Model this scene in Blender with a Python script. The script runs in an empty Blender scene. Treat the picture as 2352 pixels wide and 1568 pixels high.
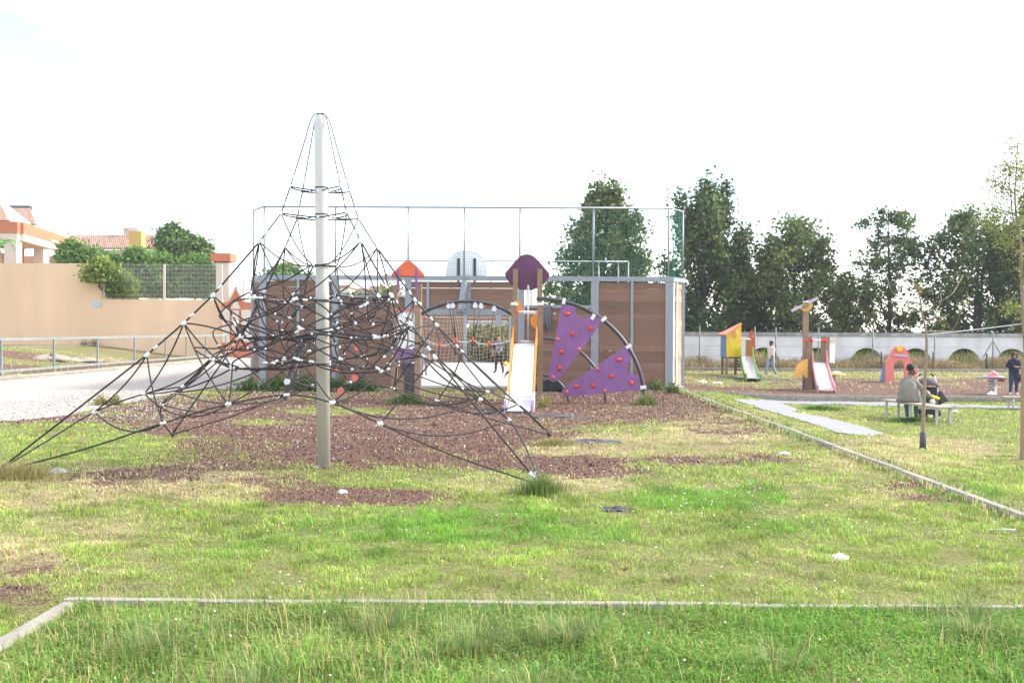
import bpy, math, random
import numpy as np
from mathutils import Vector, Matrix
random.seed(7)
rng = np.random.default_rng(7)
sc = bpy.context.scene
col = sc.collection

# ------------------------------------------------------------------ camera
F, HC = 2200.0, 2.1            # focal length in units of a 2352 wide picture, eye height
cam_d = bpy.data.cameras.new('camera')
cam_d.sensor_width = 36.0
cam_d.lens = 36.0 * F / 2352.0
cam_d.clip_end = 4000.0
cam_d.clip_start = 0.1
cam = bpy.data.objects.new('camera', cam_d)
col.objects.link(cam)
RM = (Matrix.Rotation(11.0 / F, 3, 'Z') @ Matrix.Rotation(math.radians(90) - 29.0 / F, 3, 'X')
      @ Matrix.Rotation(math.radians(0.28), 3, 'Z'))
CP = Vector((0, 0, HC))
cam.matrix_world = Matrix.Translation(CP) @ RM.to_4x4()
sc.camera = cam

# ------------------------------------------------------------------ light
SUN_EL, SUN_AZ = math.radians(33), math.radians(76)     # azimuth from +Y towards +X
w = bpy.data.worlds.new('World')
sc.world = w
w.use_nodes = True
nt = w.node_tree
nt.nodes.clear()
wo = nt.nodes.new('ShaderNodeOutputWorld')
bg = nt.nodes.new('ShaderNodeBackground')
bg.inputs['Strength'].default_value = 0.12
sky = nt.nodes.new('ShaderNodeTexSky')
sky.sky_type = 'NISHITA'
sky.sun_disc = False
sky.sun_elevation = SUN_EL
sky.sun_rotation = SUN_AZ
sky.air_density = 1.0
sky.dust_density = 0.6
tc = nt.nodes.new('ShaderNodeTexCoord')
mp = nt.nodes.new('ShaderNodeMapping')
mp.inputs['Scale'].default_value = (1.2, 1.2, 3.2)
mp.inputs['Location'].default_value = (1.4, 0.3, 0.0)
ns = nt.nodes.new('ShaderNodeTexNoise')
ns.inputs['Scale'].default_value = 1.7
ns.inputs['Detail'].default_value = 7
ns.inputs['Roughness'].default_value = 0.55
rp = nt.nodes.new('ShaderNodeMapRange')
rp.inputs['From Min'].default_value = 0.39
rp.inputs['From Max'].default_value = 0.57
rp.inputs['To Min'].default_value = 0.1
rp.inputs['To Max'].default_value = 1.0
mx = nt.nodes.new('ShaderNodeMix')
mx.data_type = 'RGBA'
mx.inputs['B'].default_value = (5.6, 5.75, 6.0, 1)       # thin bright cloud
L = nt.links.new
L(tc.outputs['Generated'], mp.inputs['Vector'])
L(mp.outputs['Vector'], ns.inputs['Vector'])
L(ns.outputs['Fac'], rp.inputs['Value'])
L(rp.outputs['Result'], mx.inputs['Factor'])
L(sky.outputs['Color'], mx.inputs['A'])
L(mx.outputs['Result'], bg.inputs['Color'])
L(bg.outputs['Background'], wo.inputs['Surface'])

sun_d = bpy.data.lights.new('sun', 'SUN')
sun_d.energy = 2.4
sun_d.angle = math.radians(11)
sun_d.color = (1.0, 0.95, 0.87)
sun = bpy.data.objects.new('sun', sun_d)
sdir = Vector((math.sin(SUN_AZ) * math.cos(SUN_EL), math.cos(SUN_AZ) * math.cos(SUN_EL), math.sin(SUN_EL)))
sun.rotation_euler = sdir.to_track_quat('Z', 'Y').to_euler()
sun.location = (30, 20, 40)
col.objects.link(sun)

sc.view_settings.view_transform = 'Standard'
sc.view_settings.look = 'None'
sc.view_settings.gamma = 1.0
sc.view_settings.use_curve_mapping = False
sc.view_settings.exposure = 1.78

# ------------------------------------------------------------------ places
RN = np.array(RM)


def sstep(a, b, x):
    t = np.clip((np.asarray(x, float) - a) / (b - a), 0, 1)
    return t * t * (3 - 2 * t)


def hash2(ix, iy, s):
    n = (ix.astype(np.int64) * 374761393 + iy.astype(np.int64) * 668265263 + s * 974711) & 0x7fffffff
    n = ((n ^ (n >> 13)) * 1274126177) & 0x7fffffff
    return ((n ^ (n >> 16)) & 0xffff) / 65535.0


def vnoise(x, y, scale, seed=0, octs=3):
    x = np.asarray(x, float) / scale
    y = np.asarray(y, float) / scale
    out, amp, tot = 0.0, 1.0, 0.0
    for o in range(octs):
        ix, iy = np.floor(x), np.floor(y)
        fx, fy = x - ix, y - iy
        fx, fy = fx * fx * (3 - 2 * fx), fy * fy * (3 - 2 * fy)
        a, b = hash2(ix, iy, seed + o), hash2(ix + 1, iy, seed + o)
        c, d = hash2(ix, iy + 1, seed + o), hash2(ix + 1, iy + 1, seed + o)
        out = out + amp * ((a * (1 - fx) + b * fx) * (1 - fy) + (c * (1 - fx) + d * fx) * fy)
        tot += amp
        amp *= 0.5
        x, y = x * 2.03, y * 2.03
    return out / tot


def terrain(x, y):
    x = np.asarray(x, float)
    y = np.asarray(y, float)
    t = sstep(5.9, 9.5, x)
    z = -0.35 * t
    z = z + 0.17 * t * sstep(33.05, 33.15, y)
    z = z + 0.8 * sstep(0, 9, -21.4 - x) * sstep(30, 40, y)
    z = z + 0.05 * (vnoise(x, y, 1.6, 3, 2) - 0.5) * (1 - sstep(28, 33, y)) * sstep(-18, -13, x)
    return z


def ray(px, py):
    return RM @ Vector(((px - 1176) / F, -(py - 784) / F, -1.0))


def AT(px, py, Y):
    d = ray(px, py)
    return CP + d * (Y / d.y)


def G(px, py, dz=0.0):
    d = ray(px, py)
    z = 0.0
    for _ in range(25):
        t = (z - HC) / d.z
        p = CP + d * t
        z = 0.5 * z + 0.5 * (float(terrain(p.x, p.y)) + dz)
    return Vector((p.x, p.y, z))


def proj(x, y, z):
    P = np.stack([np.asarray(x, float), np.asarray(y, float), np.asarray(z, float) - HC], -1)
    c = P @ RN
    dd = np.maximum(-c[..., 2], 0.05)
    return 1176 + F * c[..., 0] / dd, 784 - F * c[..., 1] / dd


def zc(x0, y0, s):
    return lambda X, Y: ((x0 + X / s) / 1.7415, (y0 + Y / s) / 1.7415)


zl1, zl2 = zc(0, 750, 1.568), zc(600, 400, 1.568)
z5, z6 = zc(1500, 950, 2.09), zc(2100, 1050, 2.413)
z7, z8 = zc(2600, 1500, 1.572), zc(2700, 1200, 3.136)
r1, r2 = zc(3400, 1100, 2.0905), zc(3400, 500, 1.7428)
zh = zc(0, 800, 3.485)
zs, zw, zg = zc(3520, 1380, 4.613), zc(3820, 1370, 5.058), zc(780, 980, 3.017)
zt = zc(3100, 1150, 3.486)

# ------------------------------------------------------------------ materials
MATS = {}


def mat(name, c, rough=0.6, metal=0.0, var=0.18, scale=6.0, objvar=0.0, bump=0.0, spec=0.4, stretch=(1, 1, 1), c2=None, alpha=1.0, trans=0.0, detail=5):
    m = bpy.data.materials.new(name)
    m.use_nodes = True
    t = m.node_tree
    b = t.nodes['Principled BSDF']
    b.inputs['Roughness'].default_value = rough
    b.inputs['Metallic'].default_value = metal
    b.inputs['Specular IOR Level'].default_value = spec
    if trans:
        b.inputs['Transmission Weight'].default_value = trans
    if alpha < 1:
        b.inputs['Alpha'].default_value = alpha
    co = t.nodes.new('ShaderNodeTexCoord')
    ma = t.nodes.new('ShaderNodeMapping')
    ma.inputs['Scale'].default_value = stretch
    no = t.nodes.new('ShaderNodeTexNoise')
    no.inputs['Scale'].default_value = scale
    no.inputs['Detail'].default_value = detail
    t.links.new(co.outputs['Object'], ma.inputs['Vector'])
    t.links.new(ma.outputs['Vector'], no.inputs['Vector'])
    mr = t.nodes.new('ShaderNodeMapRange')
    mr.inputs['From Min'].default_value = 0.25
    mr.inputs['From Max'].default_value = 0.75
    mi = t.nodes.new('ShaderNodeMix')
    mi.data_type = 'RGBA'
    lo = c2 if c2 else tuple(v * (1 - var) for v in c)
    hi = c if c2 else tuple(min(1, v * (1 + var)) for v in c)
    mi.inputs['A'].default_value = (*lo, 1)
    mi.inputs['B'].default_value = (*hi, 1)
    t.links.new(no.outputs['Fac'], mr.inputs['Value'])
    t.links.new(mr.outputs['Result'], mi.inputs['Factor'])
    out = mi.outputs['Result']
    if objvar:
        oi = t.nodes.new('ShaderNodeObjectInfo')
        hv = t.nodes.new('ShaderNodeHueSaturation')
        m2 = t.nodes.new('ShaderNodeMapRange')
        m2.inputs['To Min'].default_value = 1 - objvar
        m2.inputs['To Max'].default_value = 1 + objvar
        t.links.new(oi.outputs['Random'], m2.inputs['Value'])
        t.links.new(m2.outputs['Result'], hv.inputs['Value'])
        t.links.new(out, hv.inputs['Color'])
        ad = t.nodes.new('ShaderNodeVectorMath')
        ad.operation = 'ADD'
        sl = t.nodes.new('ShaderNodeVectorMath')
        sl.operation = 'SCALE'
        sl.inputs['Scale'].default_value = 37.0
        cm = t.nodes.new('ShaderNodeCombineXYZ')
        t.links.new(oi.outputs['Random'], cm.inputs['X'])
        t.links.new(oi.outputs['Random'], cm.inputs['Y'])
        t.links.new(cm.outputs['Vector'], sl.inputs[0])
        t.links.new(ma.outputs['Vector'], ad.inputs[0])
        t.links.new(sl.outputs['Vector'], ad.inputs[1])
        t.links.new(ad.outputs['Vector'], no.inputs['Vector'])
        out = hv.outputs['Color']
    t.links.new(out, b.inputs['Base Color'])
    if bump:
        bp = t.nodes.new('ShaderNodeBump')
        bp.inputs['Strength'].default_value = bump
        bp.inputs['Distance'].default_value = 0.02
        t.links.new(no.outputs['Fac'], bp.inputs['Height'])
        t.links.new(bp.outputs['Normal'], b.inputs['Normal'])
    MATS[name] = m
    return m


def colmat(name, rough=0.7, transl=0.35, bright=1.0):
    """colour from the 'Col' attribute (each leaf or blade its own tint), some light passing through"""
    m = bpy.data.materials.new(name)
    m.use_nodes = True
    t = m.node_tree
    b = t.nodes['Principled BSDF']
    b.inputs['Roughness'].default_value = rough
    b.inputs['Specular IOR Level'].default_value = 0.25
    a = t.nodes.new('ShaderNodeAttribute')
    a.attribute_name = 'Col'
    t.links.new(a.outputs['Color'], b.inputs['Base Color'])
    if transl:
        tr = t.nodes.new('ShaderNodeBsdfTranslucent')
        ms = t.nodes.new('ShaderNodeMixShader')
        ms.inputs['Fac'].default_value = transl
        t.links.new(a.outputs['Color'], tr.inputs['Color'])
        t.links.new(b.outputs['BSDF'], ms.inputs[1])
        t.links.new(tr.outputs['BSDF'], ms.inputs[2])
        t.links.new(ms.outputs['Shader'], t.nodes['Material Output'].inputs['Surface'])
    MATS[name] = m
    return m


mat('galvanised', (0.27, 0.30, 0.335), 0.5, 0.35, 0.2, 14)
mat('mast_steel', (0.52, 0.51, 0.49), 0.42, 0.3, 0.08, 60)
mat('rope', (0.044, 0.038, 0.042), 0.75, 0, 0.35, 90, bump=0.6)
mat('rope_light', (0.10, 0.12, 0.16), 0.6, 0.2, 0.2, 60)
mat('clamp', (0.72, 0.74, 0.78), 0.35, 0.3, 0.1, 20)
mat('plank', (0.255, 0.150, 0.105), 0.75, 0, 0.3, 5, objvar=0.2, bump=0.25, stretch=(0.5, 1, 9), c2=(0.155, 0.085, 0.060))
mat('plank_sunlit', (0.52, 0.34, 0.22), 0.75, 0, 0.3, 5, objvar=0.18, bump=0.25, stretch=(0.5, 1, 9), c2=(0.38, 0.23, 0.14))  # lighter copy of plank, sunlight on the right chamfer put into the colour
mat('post_wood', (0.33, 0.235, 0.155), 0.75, 0, 0.3, 9, objvar=0.12, bump=0.3, stretch=(6, 6, 0.6), c2=(0.21, 0.14, 0.092))
mat('purple', (0.222, 0.095, 0.268), 0.5, 0, 0.13, 3.5)
mat('purple_dark', (0.135, 0.05, 0.12), 0.6, 0, 0.13, 3.5)
mat('orange_red', (0.47, 0.085, 0.022), 0.5, 0, 0.13, 3.5)
mat('orange', (0.78, 0.26, 0.03), 0.5, 0, 0.13, 3.5)
mat('red', (0.72, 0.06, 0.025), 0.4, 0, 0.13, 3.5)
mat('pink_red', (0.70, 0.16, 0.13), 0.4, 0, 0.06, 30)
mat('white_plastic', (0.78, 0.78, 0.78), 0.45, 0, 0.13, 3.5)
mat('pale_lilac', (0.55, 0.42, 0.58), 0.4, 0, 0.06, 20)
mat('slide_steel', (0.80, 0.80, 0.83), 0.28, 0.75, 0.04, 12)
mat('black_tube', (0.065, 0.065, 0.072), 0.45, 0.3, 0.2, 30)
mat('steel_tube', (0.55, 0.55, 0.55), 0.35, 0.8, 0.1, 30)
mat('grey_panel', (0.10, 0.09, 0.10), 0.6, 0, 0.1, 20)
mat('black_cloth', (0.012, 0.012, 0.014), 0.9, 0, 0.3, 8)
mat('grey_cloth', (0.13, 0.14, 0.16), 0.9, 0, 0.25, 8)
mat('mat_rubber', (0.075, 0.08, 0.09), 0.85, 0, 0.3, 6, bump=0.3)
mat('net_green', (0.02, 0.20, 0.13), 0.7, 0, 0.1, 5)
mat('net_beige', (0.55, 0.47, 0.38), 0.8, 0, 0.15, 5)
mat('concrete', (0.265, 0.24, 0.205), 0.9, 0, 0.25, 5, objvar=0.10, bump=0.35)
mat('concrete_pale', (0.46, 0.45, 0.43), 0.9, 0, 0.12, 1.5, bump=0.1, detail=9)
mat('paver', (0.235, 0.233, 0.240), 0.9, 0, 0.16, 3, objvar=0.07, bump=0.3)
mat('tan_wall', (0.72, 0.505, 0.335), 0.92, 0, 0.09, 0.7, bump=0.1, detail=10, stretch=(1, 1, 0.22))
mat('white_wall', (0.80, 0.80, 0.80), 0.92, 0, 0.2, 1.1, bump=0.35, stretch=(1, 1, 0.6), c2=(0.55, 0.54, 0.53), detail=9)
mat('wall_cap', (0.45, 0.44, 0.43), 0.92, 0, 0.4, 2.2, bump=0.4, stretch=(1, 1, 0.4), c2=(0.16, 0.155, 0.15), detail=9)
mat('house_orange', (0.50, 0.165, 0.085), 0.9, 0, 0.05, 0.5)
mat('house_red', (0.58, 0.15, 0.07), 0.9, 0, 0.05, 0.5)
mat('house_white', (0.62, 0.53, 0.45), 0.9, 0, 0.05, 0.6)
mat('house_cream', (0.55, 0.41, 0.30), 0.9, 0, 0.06, 0.5)
mat('house_yellow', (0.52, 0.34, 0.10), 0.9, 0, 0.06, 0.5)
mat('tile', (0.46, 0.29, 0.215), 0.85, 0, 0.2, 2, objvar=0.15, c2=(0.30, 0.165, 0.125))
mat('glass', (0.05, 0.07, 0.09), 0.1, 0, 0.1, 2, spec=0.6)
mat('rail_paint', (0.13, 0.19, 0.20), 0.7, 0.1, 0.5, 3, c2=(0.30, 0.30, 0.27), stretch=(1.0, 2.5, 1))
mat('wire', (0.50, 0.50, 0.44), 0.5, 0.3, 0.1, 5)
mat('blue', (0.10, 0.25, 0.52), 0.5, 0, 0.13, 3.5)
mat('yellow', (0.78, 0.55, 0.02), 0.5, 0, 0.13, 3.5)
mat('amber', (0.76, 0.42, 0.10), 0.5, 0, 0.13, 3.5)
mat('green_plastic', (0.12, 0.32, 0.06), 0.45, 0, 0.13, 3.5)
mat('salmon', (0.72, 0.20, 0.17), 0.5, 0, 0.13, 3.5)
mat('pink', (0.66, 0.28, 0.30), 0.5, 0, 0.13, 3.5)
mat('roof_orange', (0.74, 0.28, 0.17), 0.5, 0, 0.13, 3.5)
mat('bark', (0.16, 0.115, 0.08), 0.9, 0, 0.35, 12, bump=0.6, stretch=(3, 3, 0.5))
mat('bark_dark', (0.07, 0.055, 0.045), 0.9, 0, 0.35, 6, bump=0.6, stretch=(3, 3, 0.5))
mat('twig', (0.26, 0.20, 0.15), 0.9, 0, 0.25, 20)
mat('guard', (0.07, 0.07, 0.09), 0.7, 0, 0.2, 10)
mat('bench_wood', (0.33, 0.27, 0.22), 0.8, 0, 0.3, 6, bump=0.3, stretch=(1, 8, 1), objvar=0.1)
mat('bench_leg', (0.48, 0.49, 0.52), 0.5, 0.3, 0.1, 10)
mat('dark_post', (0.04, 0.065, 0.055), 0.6, 0.2, 0.2, 10)
mat('grey_post', (0.20, 0.20, 0.185), 0.7, 0.2, 0.25, 5)
mat('stroller_grey', (0.10, 0.10, 0.125), 0.85, 0, 0.5, 25, c2=(0.045, 0.045, 0.06))
mat('stroller_black', (0.02, 0.02, 0.025), 0.6, 0, 0.2, 10)
mat('paper', (0.80, 0.80, 0.80), 0.7, 0, 0.05, 5)
mat('bottle', (0.55, 0.68, 0.78), 0.15, 0, 0.1, 5, trans=0.7)
mat('pale_blue', (0.40, 0.55, 0.66), 0.8, 0, 0.1, 8)
mat('board_pale', (0.88, 0.92, 0.94), 0.6, 0, 0.04, 5)
mat('board_grey', (0.58, 0.62, 0.64), 0.6, 0, 0.05, 5)
mat('stone', (0.33, 0.28, 0.22), 0.9, 0, 0.2, 4, bump=0.4)
# people
mat('skin_dark', (0.12, 0.055, 0.035), 0.5, 0, 0.08, 10)
mat('skin_light', (0.48, 0.26, 0.18), 0.5, 0, 0.08, 10)
mat('hair_black', (0.012, 0.010, 0.010), 0.7, 0, 0.3, 40)
mat('hair_brown', (0.05, 0.022, 0.015), 0.6, 0, 0.3, 40)
mat('cardigan', (0.20, 0.19, 0.16), 0.95, 0, 0.22, 6)
mat('jeans', (0.075, 0.12, 0.20), 0.9, 0, 0.3, 9)
mat('jeans_pale', (0.24, 0.33, 0.42), 0.9, 0, 0.25, 9)
mat('jeans_dark', (0.03, 0.05, 0.10), 0.9, 0, 0.3, 9)
mat('tshirt', (0.66, 0.54, 0.53), 0.9, 0, 0.12, 6)
mat('navy', (0.014, 0.018, 0.045), 0.85, 0, 0.25, 6)
mat('black_print', (0.035, 0.033, 0.045), 0.9, 0, 0.3, 9, c2=(0.35, 0.35, 0.37))
mat('trousers_dark', (0.022, 0.020, 0.028), 0.9, 0, 0.3, 9)
mat('trousers_grey', (0.10, 0.10, 0.12), 0.9, 0, 0.3, 14, c2=(0.3, 0.3, 0.32))
mat('shoe_dark', (0.03, 0.03, 0.035), 0.7, 0, 0.2, 9)
mat('shoe_white', (0.66, 0.66, 0.66), 0.6, 0, 0.1, 9)
mat('shoe_teal', (0.42, 0.55, 0.55), 0.6, 0, 0.1, 9)
mat('baby_pink', (0.66, 0.26, 0.30), 0.9, 0, 0.1, 9)
colmat('leaves', 0.55, 0.42)
colmat('grass_blades', 0.65, 0.40)
colmat('chips', 0.9, 0.0)

# ------------------------------------------------------------------ mesh helpers
ORG = {}


def link(o, parent=None):
    col.objects.link(o)
    if parent is not None:
        o.parent = parent
        ORG[o.name] = ORG[parent.name]
    return o


def tag(o, label=None, cat=None, group=None, kind=None):
    for k, v in (('label', label), ('category', cat), ('group', group), ('kind', kind)):
        if v:
            o[k] = v
    return o


def thing(name, label, cat, loc, group=None):
    o = bpy.data.objects.new(name, None)
    o.empty_display_size = 0.2
    col.objects.link(o)
    o.location = Vector(loc)
    ORG[o.name] = Vector(loc)
    return tag(o, label, cat, group)


def struct(name, loc=(0, 0, 0)):
    o = bpy.data.objects.new(name, None)
    col.objects.link(o)
    o.location = Vector(loc)
    ORG[o.name] = Vector(loc)
    o['kind'] = 'structure'
    return o


def frames(pts, closed=False):
    n = len(pts)
    T = []
    for i in range(n):
        a = pts[(i - 1) % n] if (closed or i > 0) else pts[i]
        b = pts[(i + 1) % n] if (closed or i < n - 1) else pts[i]
        d = (b - a)
        T.append(d.normalized() if d.length > 1e-9 else Vector((0, 0, 1)))
    u = T[0].orthogonal().normalized()
    out = []
    for t in T:
        u = (u - t * u.dot(t))
        u = u.normalized() if u.length > 1e-6 else t.orthogonal().normalized()
        out.append((t, u, t.cross(u)))
    return out


class MB:
    def __init__(s):
        s.v, s.f, s.s = [], [], []

    def add(s, vs, fs, smooth=False):
        k = len(s.v)
        s.v += [Vector(p) for p in vs]
        s.f += [tuple(i + k for i in f) for f in fs]
        s.s += [smooth] * len(fs)
        return s

    def box(s, c, size, rz=0.0, M=None, bev=0.0):
        hx, hy, hz = size[0] / 2, size[1] / 2, size[2] / 2
        R_ = M if M is not None else Matrix.Rotation(rz, 3, 'Z')
        c = Vector(c)
        vs = [c + R_ @ Vector((x * hx, y * hy, z * hz)) for z in (-1, 1) for (x, y) in ((-1, -1), (1, -1), (1, 1), (-1, 1))]
        fs = [(3, 2, 1, 0), (4, 5, 6, 7), (0, 1, 5, 4), (1, 2, 6, 5), (2, 3, 7, 6), (3, 0, 4, 7)]
        return s.add(vs, fs)

    def bar(s, a, b, w_, h_, up=(0, 0, 1)):
        a, b = Vector(a), Vector(b)
        t = (b - a).normalized()
        up = Vector(up)
        if abs(t.dot(up)) > 0.98:
            up = Vector((0, 1, 0))
        x = t.cross(up).normalized()
        y = x.cross(t)
        vs = []
        for p in (a, b):
            for i, j in ((-1, -1), (1, -1), (1, 1), (-1, 1)):
                vs.append(p + x * (i * w_ / 2) + y * (j * h_ / 2))
        return s.add(vs, [(3, 2, 1, 0), (4, 5, 6, 7), (0, 1, 5, 4), (1, 2, 6, 5), (2, 3, 7, 6), (3, 0, 4, 7)])

    def tube(s, pts, r, n=6, closed=False, caps=True):
        pts = [Vector(p) for p in pts]
        rs = r if isinstance(r, (list, tuple)) else [r] * len(pts)
        fr = frames(pts, closed)
        k = len(s.v)
        for p, rr, (t, u, v) in zip(pts, rs, fr):
            for i in range(n):
                a = 2 * math.pi * i / n
                s.v.append(p + (u * math.cos(a) + v * math.sin(a)) * rr)
        m = len(pts)
        for j in range(m if closed else m - 1):
            j2 = (j + 1) % m
            for i in range(n):
                i2 = (i + 1) % n
                s.f.append((k + j * n + i, k + j * n + i2, k + j2 * n + i2, k + j2 * n + i))
                s.s.append(True)
        if caps and not closed:
            s.f.append(tuple(k + i for i in reversed(range(n))))
            s.f.append(tuple(k + (m - 1) * n + i for i in range(n)))
            s.s += [False, False]
        return s

    def plate(s, poly, t, nrm=None):
        P = [Vector(p) for p in poly]
        if nrm is None:
            nrm = Vector((0, 0, 0))
            for i in range(len(P)):
                nrm += P[i].cross(P[(i + 1) % len(P)])
        nrm = Vector(nrm).normalized()
        n = len(P)
        vs = [p + nrm * t / 2 for p in P] + [p - nrm * t / 2 for p in P]
        fs = [tuple(range(n)), tuple(range(2 * n - 1, n - 1, -1))]
        fs += [(i, n + i, n + (i + 1) % n, (i + 1) % n) for i in range(n)]
        return s.add(vs, fs)

    def ball(s, c, r, nu=10, nv=7, M=None):
        c = Vector(c)
        r = r if isinstance(r, (tuple, list)) else (r, r, r)
        vs, fs = [], []
        for j in range(nv + 1):
            th = math.pi * j / nv
            for i in range(nu):
                ph = 2 * math.pi * i / nu
                p = Vector((r[0] * math.sin(th) * math.cos(ph), r[1] * math.sin(th) * math.sin(ph), r[2] * math.cos(th)))
                vs.append(c + (M @ p if M is not None else p))
        for j in range(nv):
            for i in range(nu):
                i2 = (i + 1) % nu
                fs.append((j * nu + i, (j + 1) * nu + i, (j + 1) * nu + i2, j * nu + i2))
        return s.add(vs, fs, True)

    def disc(s, c, axis, r, t, n=16):
        a = Vector(axis).normalized()
        c = Vector(c)
        return s.tube([c - a * t / 2, c + a * t / 2], r, n)

    def mesh(s, name, m, org=Vector((0, 0, 0))):
        me = bpy.data.meshes.new(name)
        me.from_pydata([tuple(p - org) for p in s.v], [], s.f)
        me.polygons.foreach_set('use_smooth', s.s)
        me.materials.append(MATS[m])
        me.validate()
        me.update()
        return me

    def build(s, name, m, parent=None, loc=None, **kw):
        if parent is not None:
            org = ORG[parent.name]
        elif loc is not None:
            org = Vector(loc)
        else:
            mn = Vector((min(p[i] for p in s.v) for i in range(3)))
            mxv = Vector((max(p[i] for p in s.v) for i in range(3)))
            org = Vector(((mn.x + mxv.x) / 2, (mn.y + mxv.y) / 2, mn.z))
        o = bpy.data.objects.new(name, s.mesh(name, m, org))
        link(o, parent)
        if parent is None:
            o.location = org
            ORG[o.name] = org
        return tag(o, **kw)


def put(name, me, parent, M):
    """another piece that shares its mesh: placed by its world matrix under parent"""
    o = bpy.data.objects.new(name, me)
    col.objects.link(o)
    o.parent = parent
    o.matrix_local = Matrix.Translation(-ORG[parent.name]) @ M
    ORG[o.name] = ORG[parent.name]
    return o


def unit_box(name, m):
    return MB().box((0, 0, 0), (1, 1, 1)).mesh(name, m)


def basis(x, y, z, p, s=(1, 1, 1)):
    M = Matrix.Identity(4)
    for i, (a, k) in enumerate(zip((x, y, z), s)):
        for j in range(3):
            M[j][i] = a[j] * k
    for j in range(3):
        M[j][3] = p[j]
    return M


def catmull(P, n=6, closed=False):
    P = [Vector(p) for p in P]
    m = len(P)
    out = []
    for i in range(m if closed else m - 1):
        if closed:
            a, b, c, d = P[(i - 1) % m], P[i], P[(i + 1) % m], P[(i + 2) % m]
        else:
            a, b, c, d = P[max(i - 1, 0)], P[i], P[i + 1], P[min(i + 2, m - 1)]
        for k in range(n):
            t = k / n
            out.append(0.5 * ((2 * b) + (c - a) * t + (2 * a - 5 * b + 4 * c - d) * t * t + (3 * b - a - 3 * c + d) * t ** 3))
    if not closed:
        out.append(P[-1])
    return out


def qcurve(a, b, off, n=8):
    a, b = Vector(a), Vector(b)
    m = (a + b) / 2 + Vector(off) * 2 - Vector(off)
    c = (a + b) / 2 + Vector(off) * 2
    return [a * (1 - t) ** 2 + c * 2 * t * (1 - t) + b * t * t for t in [i / n for i in range(n + 1)]]


def fastmesh(name, V, T, C=None, m=None, smooth=False):
    me = bpy.data.meshes.new(name)
    V = np.ascontiguousarray(V, np.float32)
    T = np.ascontiguousarray(T, np.int32)
    me.vertices.add(len(V))
    me.vertices.foreach_set('co', V.ravel())
    me.loops.add(T.size)
    me.loops.foreach_set('vertex_index', T.ravel())
    me.polygons.add(len(T))
    me.polygons.foreach_set('loop_start', np.arange(0, T.size, T.shape[1], dtype=np.int32))
    if C is not None:
        a = me.attributes.new('Col', 'FLOAT_COLOR', 'POINT')
        cc = np.ones((len(V), 4), np.float32)
        cc[:, :3] = C
        a.data.foreach_set('color', cc.ravel())
    me.update(calc_edges=True)
    if smooth:
        me.polygons.foreach_set('use_smooth', np.ones(len(T), bool))
    if m:
        me.materials.append(MATS[m])
    return me


def fastobj(name, me, parent=None, loc=(0, 0, 0), **kw):
    o = bpy.data.objects.new(name, me)
    link(o, parent)
    if parent is None:
        o.location = loc
        ORG[o.name] = Vector(loc)
    return tag(o, **kw)

# ================================================================== GROUND
def inpoly(px, py, poly):
    inside = np.zeros(px.shape, bool)
    n = len(poly)
    for i in range(n):
        x1, y1 = poly[i]
        x2, y2 = poly[(i + 1) % n]
        c = ((y1 > py) != (y2 > py)) & (px < (x2 - x1) * (py - y1) / (y2 - y1 + 1e-9) + x1)
        inside ^= c
    return inside


ROAD = [(-600, 900), (0, 873), (509, 826), (580, 821), (585, 880), (549, 882), (370, 908), (250, 935), (120, 958), (0, 968), (-600, 990)]
BARK = [(780, 965, 620, 75, 1.1), (1430, 925, 270, 48, 1.1), (820, 1030, 430, 62, 1.0), (1250, 1066, 230, 30, 1.05), (1100, 1015, 320, 42, 1.0),
        (830, 1139, 215, 21, 1.15), (1400, 1078, 130, 20, 0.8), (1560, 1052, 110, 14, 0.75), (1720, 1055, 130, 14, 0.7), (2120, 1128, 150, 26, 0.62), (60, 1300, 110, 32, 0.6),
        (50, 1368, 130, 30, 0.72), (70, 962, 200, 16, 0.9), (330, 1100, 220, 40, 0.62), (640, 1110, 120, 30, 0.7), (1660, 990, 110, 40, 0.55),
        (1410, 1170, 40, 8, 0.8), (1240, 1205, 120, 10, 0.5), (290, 1350, 60, 12, 0.55), (1450, 1300, 60, 14, 0.5)]
TURF = [(760, 945, 150, 11, 0.9), (610, 970, 95, 8, 0.8), (1440, 941, 60, 7, 0.7), (800, 998, 55, 6, 0.5), (980, 1095, 260, 17, 0.75), (120, 1015, 260, 34, 0.9),
        (1260, 1032, 100, 18, 0.8), (1230, 1125, 110, 22, 0.8), (1480, 1025, 260, 22, 0.55)]
DRY = [(1420, 1025, 340, 32, 1.0), (110, 1115, 240, 60, 0.72), (170, 1225, 260, 60, 0.5), (2080, 1040, 250, 50, 0.75), (1850, 965, 220, 36, 0.55), (1300, 1115, 170, 22, 0.7), (1880, 1150, 220, 45, 0.55),
       (1650, 1000, 160, 50, 0.8), (760, 1000, 120, 16, 0.6), (1100, 1110, 160, 20, 0.6), (500, 1110, 180, 50, 0.8), (1700, 1290, 330, 60, 0.35), (60, 1290, 150, 60, 0.6), (300, 1290, 300, 70, 0.4)]
LUSH = [(1100, 1215, 420, 45, 0.65), (700, 1275, 350, 40, 0.45), (1640, 1150, 220, 30, 0.8), (1800, 1215, 300, 30, 0.5), (1150, 1500, 500, 80, 0.6), (1900, 1480, 500, 70, 0.8), (2200, 1130, 120, 30, 0.5)]
PATH = [z7(*p) for p in [(525, 155), (780, 155), (830, 160), (1500, 172), (2460, 203), (2460, 217), (1600, 196), (900, 182), (838, 182), (925, 212), (915, 236), (1100, 265), (1300, 315), (1490, 374), (1380, 382), (1190, 370), (1090, 330), (880, 265), (720, 222), (620, 186)]]


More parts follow.
